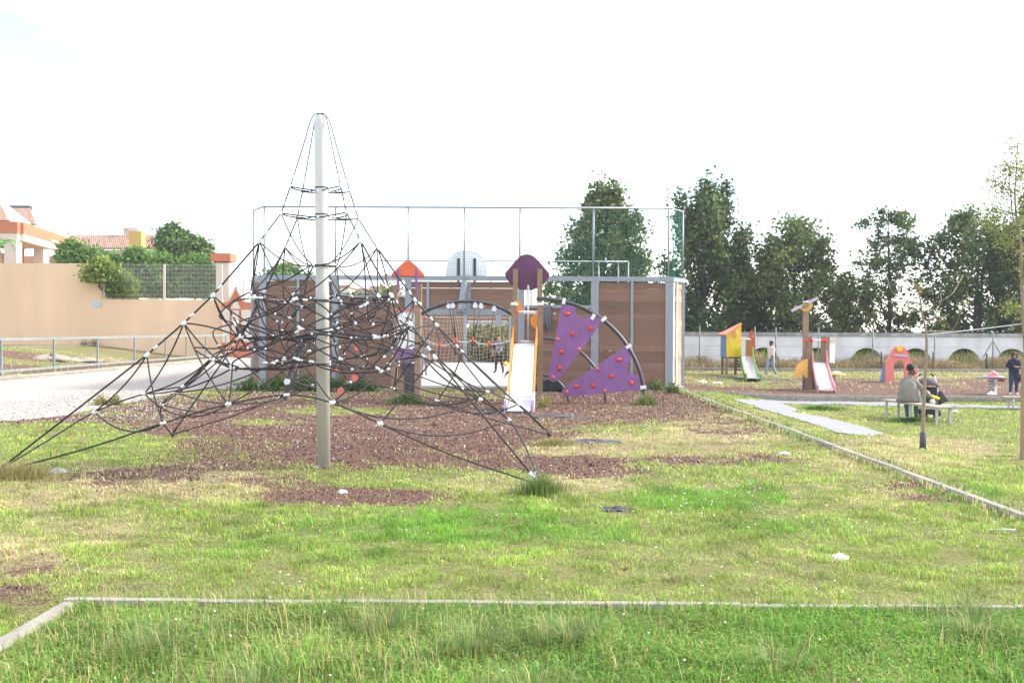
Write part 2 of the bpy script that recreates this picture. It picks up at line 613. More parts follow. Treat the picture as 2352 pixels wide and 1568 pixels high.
def blobs(px, py, lst):
    v = np.zeros(px.shape)
    for cx, cy, rx, ry, wt in lst:
        d = np.sqrt(((px - cx) / rx) ** 2 + ((py - cy) / ry) ** 2)
        v = np.maximum(v, wt * np.clip(1.6 - d * 1.15, 0, 1))
    return v


def zones(x, y):
    """bark, dry, gravel, lush amounts of the ground at world x, y"""
    z = terrain(x, y)
    px, py = proj(x, y, z)
    n1 = vnoise(x, y, 0.9, 11, 4) - 0.5
    n2 = vnoise(x, y, 2.6, 12, 3) - 0.5
    inside = x < 5.6
    bark = blobs(px, py, BARK) * inside
    bark = np.clip(bark - blobs(px, py, TURF) * 0.9, 0, 1.2) * np.where(px < 0, np.clip(1 + px / 500, 0, 1), 1)
    tod = (x > 5.6) & (y > 33.1) & (y < 53.5)
    bark = np.where(tod, 0.38 + 0.45 * sstep(40, 34.5, y) + 0.35 * sstep(9, 16, x) * (y < 46) + n1 * 0.5, bark)
    bark = np.where(tod & (y > 47), 0.25 + n1 * 0.6, bark)
    bark = bark + (n1 * 0.85 + 0.5 * (vnoise(x, y, 0.28, 13, 2) - 0.5)) * (bark > 0.05)
    dry = blobs(px, py, DRY) * 0.9 + n2 * 0.8
    dry = np.where(tod, 0.35 + n2, dry)
    lush = blobs(px, py, LUSH) * 1.25 + n2 * 0.8 + n1 * 0.5
    gravel = inpoly(px, py, ROAD).astype(float)
    gravel = np.where((y > 32.5) & (x < -9.4) & (x > -21.0), 1.0, gravel)
    bank = (x < -21.0) & (y > 30)
    dry = np.where(bank, 0.40 + n2 * 1.2, dry)
    bark = np.where(bank, np.clip(0.25 + 1.6 * (vnoise(x, y, 3.0, 15, 3) - 0.5) + 0.5 * sstep(-24.5, -21.5, x), 0, 0.75), np.where(gravel > 0.5, 0, bark))
    return np.clip(bark, 0, 1), np.clip(dry, 0, 1), gravel, np.clip(lush, 0, 1)


def ground_material():
    m = bpy.data.materials.new('ground_mix')
    m.use_nodes = True
    t = m.node_tree
    b = t.nodes['Principled BSDF']
    b.inputs['Roughness'].default_value = 0.95
    b.inputs['Specular IOR Level'].default_value = 0.15
    at = t.nodes.new('ShaderNodeAttribute')
    at.attribute_name = 'Col'
    sp = t.nodes.new('ShaderNodeSeparateColor')
    t.links.new(at.outputs['Color'], sp.inputs['Color'])
    co = t.nodes.new('ShaderNodeTexCoord')

    def noise(scale, detail=6, rough=0.6):
        n = t.nodes.new('ShaderNodeTexNoise')
        n.inputs['Scale'].default_value = scale
        n.inputs['Detail'].default_value = detail
        n.inputs['Roughness'].default_value = rough
        t.links.new(co.outputs['Object'], n.inputs['Vector'])
        return n.outputs['Fac']

    def ramp(fac, a, c, lo=0.3, hi=0.7):
        r = t.nodes.new('ShaderNodeMapRange')
        r.inputs['From Min'].default_value = lo
        r.inputs['From Max'].default_value = hi
        t.links.new(fac, r.inputs['Value'])
        x = t.nodes.new('ShaderNodeMix')
        x.data_type = 'RGBA'
        x.inputs['A'].default_value = (*a, 1)
        x.inputs['B'].default_value = (*c, 1)
        t.links.new(r.outputs['Result'], x.inputs['Factor'])
        return x.outputs['Result']

    def edge(val, nz, amp=0.8):
        a = t.nodes.new('ShaderNodeMath')
        a.operation = 'MULTIPLY_ADD'
        t.links.new(nz, a.inputs[0])
        a.inputs[1].default_value = amp
        t.links.new(val, a.inputs[2])
        r = t.nodes.new('ShaderNodeMapRange')
        r.interpolation_type = 'SMOOTHSTEP'
        r.inputs['From Min'].default_value = 0.42 + amp / 2
        r.inputs['From Max'].default_value = 0.58 + amp / 2
        t.links.new(a.outputs[0], r.inputs['Value'])
        return r.outputs['Result']

    def mix(f, a, c):
        x = t.nodes.new('ShaderNodeMix')
        x.data_type = 'RGBA'
        t.links.new(f, x.inputs['Factor'])
        t.links.new(a, x.inputs['A'])
        t.links.new(c, x.inputs['B'])
        return x.outputs['Result']
    nf, nm, ng = noise(34, 8, 0.7), noise(5, 6), noise(90, 4)
    green = ramp(nf, (0.055, 0.055, 0.02), (0.29, 0.265, 0.115))
    dryc = ramp(nf, (0.17, 0.135, 0.075), (0.36, 0.29, 0.165))
    barkc = ramp(nf, (0.060, 0.033, 0.026), (0.215, 0.126, 0.098))
    grav = ramp(ng, (0.29, 0.25, 0.22), (0.50, 0.445, 0.40))
    c = mix(edge(sp.outputs['Green'], nm, 0.9), green, dryc)
    c = mix(edge(sp.outputs['Red'], nm, 0.7), c, barkc)
    c = mix(edge(sp.outputs['Blue'], nm, 0.5), c, grav)
    t.links.new(c, b.inputs['Base Color'])
    bp = t.nodes.new('ShaderNodeBump')
    bp.inputs['Strength'].default_value = 0.7
    bp.inputs['Distance'].default_value = 0.03
    t.links.new(nf, bp.inputs['Height'])
    t.links.new(bp.outputs['Normal'], b.inputs['Normal'])
    MATS['ground_mix'] = m


ground_material()
mat('field', (0.20, 0.19, 0.09), 0.95, 0, 0.3, 0.05, c2=(0.12, 0.13, 0.05))

gx = np.concatenate([np.arange(-48, -14, 0.5), np.arange(-14, 14, 0.16), np.arange(14, 40, 0.5)])
gy = np.concatenate([np.arange(1.5, 16, 0.15), np.arange(16, 36, 0.25), np.arange(36, 80, 0.6)])
X, Y = np.meshgrid(gx, gy)
Z = terrain(X, Y)
bk, dr, gv, lu = zones(X, Y)
V = np.stack([X, Y, Z], -1).reshape(-1, 3)
nxg, nyg = len(gx), len(gy)
I = np.arange(nxg * nyg).reshape(nyg, nxg)
Q = np.stack([I[:-1, :-1], I[:-1, 1:], I[1:, 1:], I[1:, :-1]], -1).reshape(-1, 4)
C = np.stack([bk, dr, gv], -1).reshape(-1, 3)
fastobj('ground', fastmesh('ground', V, Q, C, 'ground_mix', True), kind='structure')
fastobj('terrain', fastmesh('terrain', [(-2500, -300, -0.75), (2500, -300, -0.75), (2500, 3000, -0.75), (-2500, 3000, -0.75)], [(0, 1, 2, 3)], None, 'field'), kind='structure')

# paved path on the right lawn: a thin sheet following the ground
xs, ys = np.arange(5.6, 34, 0.09), np.arange(18, 33.05, 0.09)
X, Y = np.meshgrid(xs, ys)
Z = terrain(X, Y)
px, py = proj(X + 0.045, Y + 0.045, Z)
n = (vnoise(X, Y, 0.35, 31, 2) - 0.5)
keep = inpoly(px + n * 14, py + n * 6, PATH)[:-1, :-1]
I = np.arange(X.size).reshape(X.shape)
Q = np.stack([I[:-1, :-1], I[:-1, 1:], I[1:, 1:], I[1:, :-1]], -1)[keep]
fastobj('path', fastmesh('path', np.stack([X, Y, Z + 0.018], -1).reshape(-1, 3), Q, None, 'paver'), kind='structure')

# ------------------------------------------------------------------ kerbs
STONE = MB()
hx, hy, hz, bv = 0.5, 0.5, 0.5, 0.12
STONE.add([(-hx, -hy, -hz), (hx, -hy, -hz), (hx, hy, -hz), (-hx, hy, -hz),
           (-hx, -hy, hz - bv), (hx, -hy, hz - bv), (hx, hy, hz - bv), (-hx, hy, hz - bv),
           (-hx, -hy + bv, hz), (hx, -hy + bv, hz), (hx, hy - bv, hz), (-hx, hy - bv, hz)],
          [(3, 2, 1, 0), (0, 1, 5, 4), (1, 2, 6, 5), (2, 3, 7, 6), (3, 0, 4, 7), (4, 5, 9, 8), (5, 6, 10, 9), (6, 7, 11, 10), (7, 4, 8, 11), (8, 9, 10, 11)])
STONE_ME = STONE.mesh('kerb_stone', 'concrete')


def kerb(p0, p1, w_, zf, h_, step=1.0):
    p0, p1 = Vector(p0), Vector(p1)
    k = struct('kerb', p0)
    L_ = (p1.xy - p0.xy).length
    n_ = max(1, round(L_ / step))
    t = Vector(((p1 - p0).x, (p1 - p0).y, 0)).normalized()
    for i in range(n_):
        a, b = p0.lerp(p1, i / n_), p0.lerp(p1, (i + 1) / n_)
        c = (a + b) / 2
        za, zb = zf(a.x, a.y), zf(b.x, b.y)
        d = Vector((b.x - a.x, b.y - a.y, zb - za)).normalized()
        s = Vector((-t.y, t.x, 0))
        s = (Matrix.Rotation(random.gauss(0, 0.004), 3, 'Z') @ s)
        u = d.cross(s).normalized()
        c = Vector((c.x, c.y, (za + zb) / 2 - h_ / 2 + random.gauss(0, 0.004))) + s * random.gauss(0, 0.004)
        put('kerb_stone', STONE_ME, k, basis(d, s, u, c, (L_ / n_ - 0.012, w_, h_)))
    return k


KC = G(167, 1388)
KX, KY = KC.x, KC.y
kf = lambda x, y: 0.075
kr = G(2352, 1402)
kerb((KX - 0.06, KY, 0), (kr.x + 3, kr.y + (kr.y - KY) * 3 / (kr.x - KX), 0), 0.10, lambda x, y: 0.042, 0.3)
kl = G(0, 1487)
kerb((KX, KY - 0.07, 0), (kl.x + (kl.x - KX) * 3, kl.y - (KY - kl.y) * 3, 0), 0.10, lambda x, y: 0.042, 0.3)
KRX = 5.65
kerb((KRX, 33.0, 0), (KRX, 4.0, 0), 0.13, lambda x, y: 0.065, 0.35)
kerb((KRX - 0.07, 33.08, 0), (32.0, 33.25, 0), 0.14, lambda x, y: float(terrain(x, 34.0)) + 0.015 + 0.02 * float(sstep(6, 7, x)), 0.5)
fk0, fk1 = G(1572, 845), G(2352, 858)
FKY = 53.6
kerb((5.9, FKY, 0), (36.0, FKY, 0), 0.16, lambda x, y: float(terrain(x, y)) + 0.16, 0.4, 1.25)

# ------------------------------------------------------------------ grass, clover, bark
def kerb_front_y(x):
    return KY + (kr.y - KY) * (x - KX) / (kr.x - KX)


def blades(P, h, wd, az, bend, C_):
    n_ = len(P)
    sx, sy = np.cos(az) * wd / 2, np.sin(az) * wd / 2
    lx, ly = -np.sin(az) * bend * h, np.cos(az) * bend * h
    V_ = np.empty((n_, 5, 3), np.float32)
    V_[:, 0] = P + np.stack([-sx, -sy, 0 * sx], -1)
    V_[:, 1] = P + np.stack([sx, sy, 0 * sx], -1)
    zm = h * 0.6
    V_[:, 2] = P + np.stack([lx * 0.3 - sx * 0.8, ly * 0.3 - sy * 0.8, zm], -1)
    V_[:, 3] = P + np.stack([lx * 0.3 + sx * 0.8, ly * 0.3 + sy * 0.8, zm], -1)
    V_[:, 4] = P + np.stack([lx, ly, h * np.maximum(1 - 0.35 * bend, 0.25)], -1)
    k = np.arange(n_)[:, None, None] * 5
    T_ = (np.array([[0, 1, 3], [0, 3, 2], [2, 3, 4]])[None] + k).reshape(-1, 3)
    return V_.reshape(-1, 3), T_, np.repeat(C_, 5, 0)


def tint(n_, base, spread=0.22, hue=0.12):
    base = np.asarray(base, float)
    v = 1 + rng.normal(0, spread, (n_, 1))
    h_ = 1 + rng.normal(0, hue, (n_, 3))
    return np.clip(base * v * h_, 0.004, 0.9)


def sample(y0, y1, dens, margin=1.2):
    hw = 0.56 * y1 + margin
    n_ = int((y1 - y0) * 2 * hw * dens)
    x = rng.uniform(-hw, hw, n_)
    y = rng.uniform(y0, y1, n_)
    k = np.abs(x) < 0.56 * y + margin
    return x[k], y[k]


GREEN, LUSHC, DRYC, OLIVE = (0.27, 0.40, 0.075), (0.20, 0.38, 0.055), (0.55, 0.48, 0.25), (0.42, 0.47, 0.125)
VV, TT, CC = [], [], []
off = 0


def push(v, t, c):
    global off
    VV.append(v)
    TT.append(t + off)
    CC.append(c)
    off += len(v)


for (y0, y1, dens, hlo, hhi, wd) in ((5.0, 9.5, 4600, 0.018, 0.070, 0.0058), (9.5, 13, 2600, 0.022, 0.080, 0.0080), (13, 18, 950, 0.03, 0.085, 0.012), (18, 25, 420, 0.03, 0.075, 0.018), (25, 33, 200, 0.04, 0.09, 0.026), (33, 64, 30, 0.05, 0.12, 0.05)):
    x, y = sample(y0, y1, dens)
    front = (y < kerb_front_y(x)) & (x > KX)
    near_kerb = (np.abs(y - kerb_front_y(x)) < 0.07) & (x > KX - 0.05)
    near_kerb |= (np.abs(x - KRX) < 0.08) & (y < 33) | (np.abs(x - KX) < 0.08) & (y < KY)
    b_, d_, g_, l_ = zones(x, y)
    court = (x > -9.4) & (x < 6.6) & (y > 32.9) & (y < 58)
    P0, P1 = proj(x, y, terrain(x, y))
    onpath = inpoly(P0 + (vnoise(x, y, 0.5, 33, 2) - 0.5) * 30, P1 + (vnoise(x, y, 0.5, 34, 2) - 0.5) * 9, PATH)
    n3 = vnoise(x, y, 0.25, 41, 2)
    p = np.clip(1.08 - 1.15 * b_, 0.02, 1) * np.clip(0.25 + 1.2 * n3, 0, 1)
    k = (rng.random(len(x)) < p) & ~front & ~near_kerb & ~court & (g_ < 0.5) & ~onpath & ~((y > 58) & (x < 5))
    x, y, d_, l_, b_ = x[k], y[k], d_[k], l_[k], b_[k]
    n_ = len(x)
    cn = vnoise(x, y, 0.16 + 0.010 * y0, 48, 3)
    isdry = (0.55 * rng.random(n_) + 0.85 * cn) < np.clip(0.22 + 0.74 * d_ + 0.4 * b_, 0, 1.25)
    cn2 = vnoise(x, y, 0.4, 49, 2)
    lush = ((0.5 * rng.random(n_) + 0.8 * cn2) < l_ * 1.15) & ~isdry
    c = np.where(isdry[:, None], tint(n_, DRYC), np.where(lush[:, None], tint(n_, LUSHC), np.where((rng.random(n_) < 0.35)[:, None], tint(n_, OLIVE), tint(n_, GREEN))))
    h_ = rng.uniform(hlo, hhi, n_) * np.where(lush, 1.3, 1) * (0.15 + 1.7 * vnoise(x, y, 0.20, 44, 2) ** 1.5)
    c = c * (0.42 + 1.15 * vnoise(x, y, 0.33, 47, 4))[:, None]
    P = np.stack([x, y, terrain(x, y) - 0.006], -1)
    push(*blades(P, h_, wd * rng.uniform(0.7, 1.3, n_), rng.uniform(0, 6.283, n_), np.where(isdry, rng.uniform(0.3, 1.6, n_), rng.uniform(0.1, 1.0, n_)), c))
fastobj('grass', fastmesh('grass', np.concatenate(VV), np.concatenate(TT), np.concatenate(CC), 'grass_blades'), kind='stuff', label='short patchy green and straw coloured grass of the playground lawn', cat='grass')

# taller unmown grass in front of the kerb and along kerbs
VV, TT, CC, off = [], [], [], 0
x = rng.uniform(-3.6, 5.55, 265000)
y = rng.uniform(4.2, 7.6, 265000)
k = (y < kerb_front_y(x) - 0.07) & (x > KX + 0.08) & (np.abs(x) < 0.56 * y + 2.0)
x, y = x[k], y[k]
dn = vnoise(x, y, 0.45, 51, 3)
k = rng.random(len(x)) < 0.35 + 0.7 * dn
x, y = x[k][:105000], y[k][:105000]
n_ = len(x)
dryf = np.clip(0.18 + 0.5 * sstep(0.5, -2.0, x) + (vnoise(x, y, 0.7, 52, 2) - 0.5), 0, 0.75)
isd = rng.random(n_) < dryf * 0.4
c = np.where(isd[:, None], tint(n_, (0.50, 0.45, 0.19)), np.where((rng.random(n_) < 0.5)[:, None], tint(n_, (0.15, 0.32, 0.050)), tint(n_, (0.24, 0.37, 0.07))))
clump = vnoise(x, y, 0.5, 53, 2)
h_ = rng.uniform(0.03, 0.11, n_) * (0.35 + 1.3 * clump)
c = c * (0.7 + 0.6 * vnoise(x, y, 0.45, 58, 3))[:, None]
P = np.stack([x, y, terrain(x, y) - 0.008], -1)
push(*blades(P, h_, rng.uniform(0.004, 0.010, n_), rng.uniform(0, 6.283, n_), rng.uniform(0.2, 1.3, n_), c))
# long leaning stalks
n_ = 5200
x = rng.uniform(-3.5, 4.6, n_)
y = rng.uniform(4.4, 7.45, n_)
den = np.clip(0.75 * sstep(1.2, -1.5, x) + 0.35 * sstep(2.2, 3.6, x) + (vnoise(x, y, 0.6, 54, 2) - 0.45) * 1.2, 0.04, 1)
k = (y < kerb_front_y(x) - 0.08) & (x > KX + 0.1) & (rng.random(n_) < den)
x, y = x[k], y[k]
n_ = len(x)
straw = rng.random(n_) < 0.45
c = np.where(straw[:, None], tint(n_, (0.52, 0.45, 0.22)), tint(n_, (0.20, 0.28, 0.08)))
push(*blades(np.stack([x, y, terrain(x, y) - 0.008], -1), rng.uniform(0.14, 0.34, n_), rng.uniform(0.0025, 0.005, n_), rng.uniform(0, 6.283, n_), rng.uniform(0.1, 0.9, n_), c))
# tussocks of fine long blades
for cx, cy, rr, nn in ((0.35, 6.35, 0.34, 700), (-0.25, 6.2, 0.3, 450), (-0.9, 6.6, 0.3, 350), (-2.3, 6.1, 0.35, 400), (1.6, 5.9, 0.3, 200), (3.1, 6.5, 0.35, 450), (0.1, 5.4, 0.3, 300), (-1.5, 5.5, 0.3, 300), (3.3, 7.0, 0.2, 260)):
    a = rng.uniform(0, 6.283, nn)
    r_ = np.abs(rng.normal(0, rr * 0.45, nn))
    P = np.stack([cx + r_ * np.cos(a), cy + r_ * np.sin(a), np.full(nn, -0.01)], -1)
    c = np.where((rng.random(nn) < 0.3)[:, None], tint(nn, (0.46, 0.42, 0.18)), tint(nn, (0.15, 0.25, 0.075)))
    push(*blades(P, rng.uniform(0.12, 0.30, nn), rng.uniform(0.002, 0.0045, nn), a + 1.5708 + rng.normal(0, 0.6, nn) + math.pi, rng.uniform(0.3, 1.3, nn), c))
# strips along the kerbs
n_ = 15000
y = rng.uniform(6, 33, n_)
side = rng.random(n_) < 0.5
x = KRX + np.where(side, 0.1, -0.1) + np.where(side, 1, -1) * np.abs(rng.normal(0, 0.07, n_))
k = rng.random(n_) < (vnoise(x, y, 1.0, 57, 2) - 0.25) * 1.6
x, y = x[k], y[k]
n_ = len(x)
c = np.where((rng.random(n_) < 0.45)[:, None], tint(n_, DRYC), tint(n_, (0.15, 0.24, 0.06)))
push(*blades(np.stack([x, y, terrain(x, y) - 0.01], -1), rng.uniform(0.05, 0.16, n_), 0.0035 + 0.0006 * y, rng.uniform(0, 6.283, n_), rng.uniform(0.1, 0.9, n_), c))
n_ = 2600
x = rng.uniform(KX + 0.1, 5.2, n_)
y = kerb_front_y(x) - 0.065 - np.abs(rng.normal(0, 0.04, n_))
k = rng.random(n_) < vnoise(x, y, 0.6, 59, 3) * 1.5 - 0.15
x, y = x[k], y[k]
n_ = len(x)
c = np.where((rng.random(n_) < 0.3)[:, None], tint(n_, DRYC), tint(n_, (0.20, 0.33, 0.07)))
push(*blades(np.stack([x, y, terrain(x, y) - 0.01], -1), rng.uniform(0.06, 0.17, n_), rng.uniform(0.004, 0.007, n_), rng.uniform(0, 6.283, n_), rng.uniform(0.2, 1.1, n_), c))
n_ = 2600
x = rng.uniform(KX, 5.2, n_)
y = kerb_front_y(x) + 0.075 + np.abs(rng.normal(0, 0.05, n_))
c = np.where((rng.random(n_) < 0.4)[:, None], tint(n_, DRYC), tint(n_, (0.20, 0.28, 0.07)))
push(*blades(np.stack([x, y, terrain(x, y) - 0.01], -1), rng.uniform(0.04, 0.12, n_), np.full(n_, 0.004), rng.uniform(0, 6.283, n_), rng.uniform(0.1, 0.9, n_), c))
fastobj('tall_grass', fastmesh('tall_grass', np.concatenate(VV), np.concatenate(TT), np.concatenate(CC), 'grass_blades'), kind='stuff', label='long unmown green and straw grass in front of and along the kerbs', cat='grass')


def leaves(P, size, C_, flat=0.4):
    n_ = len(P)
    u = rng.normal(0, 1, (n_, 3))
    u[:, 2] *= flat
    u /= np.linalg.norm(u, axis=1, keepdims=True)
    v = rng.normal(0, 1, (n_, 3))
    v[:, 2] *= flat
    v -= u * np.sum(u * v, 1, keepdims=True)
    v /= np.linalg.norm(v, axis=1, keepdims=True) + 1e-9
    s = np.asarray(size).reshape(-1, 1) * np.ones((n_, 1))
    V_ = np.stack([P - u * s, P + v * s * 0.55, P + u * s, P - v * s * 0.55], 1).astype(np.float32)
    k = np.arange(n_)[:, None, None] * 4
    T_ = (np.array([[0, 1, 2], [0, 2, 3]])[None] + k).reshape(-1, 3)
    return V_.reshape(-1, 3), T_, np.repeat(C_, 4, 0)


VV, TT, CC, off = [], [], [], 0
x, y = rng.uniform(-4, 5.55, 150000), rng.uniform(4.6, 12.5, 150000)
b_, d_, g_, l_ = zones(x, y)
front = (y < kerb_front_y(x) - 0.08) & (x > KX + 0.08)
pr = np.where(front, np.clip(0.15 + 0.6 * sstep(-0.5, 2.0, x) + (vnoise(x, y, 0.7, 61, 2) - 0.5) * 1.2, 0, 0.9), np.clip(l_ * 0.8 - 0.15, 0, 0.5) * (b_ < 0.4))
k = (rng.random(len(x)) < pr) & (np.abs(x) < 0.56 * y + 1) & ~((np.abs(y - kerb_front_y(x)) < 0.08) & (x > KX))
x, y, front = x[k], y[k], front[k]
n_ = len(x)
P = np.stack([x, y, terrain(x, y) + np.where(front, rng.uniform(0.02, 0.075, n_), rng.uniform(0.015, 0.04, n_))], -1)
push(*leaves(P, rng.uniform(0.007, 0.013, n_), tint(n_, (0.17, 0.37, 0.045), 0.2), 0.35))
fastobj('clover', fastmesh('clover', np.concatenate(VV), np.concatenate(TT), np.concatenate(CC), 'grass_blades'), kind='stuff', label='bright green clover leaves spread through the lawn', cat='clover')

# bark chips and bits of straw on the bare patches
VV, TT, CC, off = [], [], [], 0
for (y0, y1, dens, s0, s1) in ((5.5, 13, 900, 0.008, 0.022), (13, 20, 520, 0.011, 0.028), (20, 33, 180, 0.016, 0.036), (33, 46, 14, 0.02, 0.04)):
    x, y = sample(y0, y1, dens)
    b_, d_, g_, l_ = zones(x, y)
    k = (rng.random(len(x)) < b_ * 0.9) & ~((x > -9.4) & (x < 6.6) & (y > 32.8)) & ~((x < 6) & (y > 33)) & (np.abs(x - KRX) > 0.1)
    x, y = x[k], y[k]
    n_ = len(x)
    c = np.where((rng.random(n_) < 0.06)[:, None], tint(n_, (0.34, 0.27, 0.2)), tint(n_, (0.165, 0.094, 0.072), 0.32))
    push(*leaves(np.stack([x, y, terrain(x, y) + rng.uniform(0.004, 0.014, n_)], -1), rng.uniform(s0, s1, n_), c, 0.3))
fastobj('bark_mulch', fastmesh('bark_mulch', np.concatenate(VV), np.concatenate(TT), np.concatenate(CC), 'chips'), kind='stuff', label='reddish brown bark chips covering the bare play area', cat='mulch')

# pale pebbles and clover heads
def octa(P, s, C_, sq=0.7):
    n_ = len(P)
    d = np.array([[1, 0, 0], [-1, 0, 0], [0, 1, 0], [0, -1, 0], [0, 0, sq], [0, 0, -sq]], float)
    V_ = P[:, None] + d[None] * s[:, None, None] * rng.uniform(0.7, 1.3, (n_, 6, 1))
    f = np.array([[0, 2, 4], [2, 1, 4], [1, 3, 4], [3, 0, 4], [2, 0, 5], [1, 2, 5], [3, 1, 5], [0, 3, 5]])
    T_ = (f[None] + np.arange(n_)[:, None, None] * 6).reshape(-1, 3)
    return V_.reshape(-1, 3), T_, np.repeat(C_, 6, 0)


VV, TT, CC, off = [], [], [], 0
for (y0, y1, dens, s0, s1) in ((9, 14, 3.0, 0.006, 0.016), (14, 22, 4.5, 0.010, 0.026), (22, 33, 3.5, 0.016, 0.035)):
    x, y = sample(y0, y1, dens)
    b_, d_, g_, l_ = zones(x, y)
    k = (rng.random(len(x)) < b_) & (x < 5.5) & (y < 32.7)
    x, y = x[k], y[k]
    n_ = len(x)
    push(*octa(np.stack([x, y, terrain(x, y) + 0.006], -1), rng.uniform(s0, s1, n_), tint(n_, (0.50, 0.47, 0.44), 0.15, 0.03)))
n_ = 3400
x, y = rng.uniform(-14, -6.0, n_), rng.uniform(21, 32, n_)
b_, d_, g_, l_ = zones(x, y)
P0, P1 = proj(x, y, terrain(x, y))
k = (P1 > 895) & (P1 < 990) & (P0 < 420 + (950 - P1) * 1.5) & (rng.random(n_) < 0.85)
x, y = x[k], y[k]
n_ = len(x)
push(*octa(np.stack([x, y, terrain(x, y) + 0.008], -1), rng.uniform(0.012, 0.034, n_), tint(n_, (0.36, 0.325, 0.295), 0.18, 0.03)))
fastobj('pebbles', fastmesh('pebbles', np.concatenate(VV), np.concatenate(TT), np.concatenate(CC), 'chips'), kind='stuff', label='scattered pale pebbles on the bark and road edge', cat='pebbles')

VV, TT, CC, off = [], [], [], 0
n_ = 5200
x, y = sample(5.2, 17, 22)
b_, d_, g_, l_ = zones(x, y)
pr = 0.10 + 0.8 * np.clip(blobs(*proj(x, y, terrain(x, y)), [(1150, 1105, 320, 25, 1.0), (1620, 1120, 250, 40, 0.8), (1800, 1190, 300, 40, 0.4)]), 0, 1)
k = (rng.random(len(x)) < pr) & (b_ < 0.5) & (x > -2.5) & (np.abs(x - KRX) > 0.15)
x, y = x[k], y[k]
n_ = len(x)
push(*octa(np.stack([x, y, terrain(x, y) + rng.uniform(0.03, 0.07, n_)], -1), rng.uniform(0.007, 0.012, n_), tint(n_, (0.74, 0.70, 0.62), 0.08, 0.02), 1.0))
fastobj('clover_flowers', fastmesh('clover_flowers', np.concatenate(VV), np.concatenate(TT), np.concatenate(CC), 'chips'), kind='stuff', label='small white clover flower heads dotting the lawn', cat='flowers')


# ------------------------------------------------------------------ tufts and weeds that stand out singly
def tuft(name, label, c, rad, n_, h0, h1, wd, cols, cat='weed', group=None, flat=1.0, leaf=0):
    c = Vector(c)
    a = rng.uniform(0, 6.283, n_)
    r_ = np.abs(rng.normal(0, 0.45, n_))
    P = np.stack([r_ * np.cos(a) * rad[0], r_ * np.sin(a) * rad[1], np.full(n_, -0.02)], -1)
    pick = rng.integers(0, len(cols), n_)
    Cb = tint(n_, (1, 1, 1), 0.2, 0.08) * np.array(cols)[pick]
    h_ = rng.uniform(h0, h1, n_) * np.clip(1.15 - 0.5 * r_, 0.3, 1.2)
    v, t, cc = blades(P, h_, wd * rng.uniform(0.7, 1.3, n_), a - 1.5708 + rng.normal(0, 0.5, n_), rng.uniform(0.1, 0.9, n_), Cb)
    if leaf:
        m_ = n_ * 2
        i = rng.integers(0, n_, m_)
        Q_ = P[i] + np.stack([rng.normal(0, 0.03, m_), rng.normal(0, 0.03, m_), rng.uniform(0.15, 0.95, m_) * h_[i]], -1)
        v2, t2, c2 = leaves(Q_, rng.uniform(0.6, 1.3, m_) * leaf, Cb[i], 0.7)
        t = np.concatenate([t, t2 + len(v)])
        v, cc = np.concatenate([v, v2]), np.concatenate([cc, c2])
    return fastobj(name, fastmesh(name, v, t, cc, 'grass_blades'), None, c, label=label, cat=cat, group=group)


GRN, STR, OLV, DKG = (0.13, 0.235, 0.065), (0.48, 0.39, 0.18), (0.28, 0.31, 0.10), (0.075, 0.15, 0.045)
tuft('grass_tuft', 'green grass tuft growing round the front right rope anchor', G(1240, 1135), (0.5, 0.35), 1100, 0.10, 0.34, 0.006, [GRN, GRN, OLV], 'grass tuft')
tuft('grass_tuft', 'dry straw grass tuft round the leftmost rope anchor', G(45, 1100), (0.9, 0.45), 1700, 0.08, 0.32, 0.006, [STR, STR, OLV], 'grass tuft')
tuft('grass_tuft', 'low yellowish grass tuft at the back right rope anchor', G(1270, 1022), (0.55, 0.4), 800, 0.08, 0.2, 0.009, [STR, OLV], 'grass tuft')
tuft('grass_tuft', 'thick green grass at the foot of the orange roofed play tower', G(935, 928), (0.62, 0.35), 900, 0.18, 0.42, 0.014, [GRN, OLV, GRN], 'grass tuft')
tuft('grass_tuft', 'thin pale weeds beside the right leg of the slide tower', G(1252, 935), (0.25, 0.2), 160, 0.2, 0.5, 0.012, [OLV, STR], 'grass tuft')
tuft('grass_tuft', 'green weed at the ground end of the big climbing arch', G(1484, 930), (0.45, 0.3), 380, 0.15, 0.45, 0.014, [GRN, OLV], 'grass tuft')
tuft('small_shrub', 'small pale shrub on the gravel nearer the fence', G(232, 930), (0.28, 0.25), 220, 0.15, 0.35, 0.012, [OLV, STR], 'shrub', leaf=0.03)
tuft('small_shrub', 'small pale shrub on the gravel nearer the rope pyramid', G(266, 930), (0.3, 0.25), 260, 0.12, 0.3, 0.012, [OLV, OLV, STR], 'shrub', leaf=0.03)
tuft('grass_tuft', 'lush green grass under the bench with the seated woman', G(2095, 968), (1.3, 0.5), 1500, 0.06, 0.18, 0.012, [GRN, (0.07, 0.17, 0.03)], 'grass tuft')
tuft('grass_tuft', 'green grass bank beside the bend of the paved path', G(*z7(1060, 218)), (1.3, 0.6), 1300, 0.06, 0.2, 0.014, [GRN, (0.07, 0.17, 0.03)], 'grass tuft')
for i, (a, n_, h1, lab) in enumerate(((575, 110, 0.55, 'leafy weed at the left corner of the ball court'), (640, 150, 0.6, 'leafy weed against the wall left of the mast'), (700, 150, 0.65, 'leafy weed just left of the mast foot line'), (775, 150, 0.6, 'leafy weed just right of the mast against the wall'), (830, 120, 0.5, 'leafy weed by the wall between mast and tower'))):
    tuft('leafy_weed', lab, G(a, 898), (0.75, 0.3), n_ * 2, 0.2, h1, 0.012, [DKG, GRN], 'weed', 'weeds along the foot of the court wall', leaf=0.06)
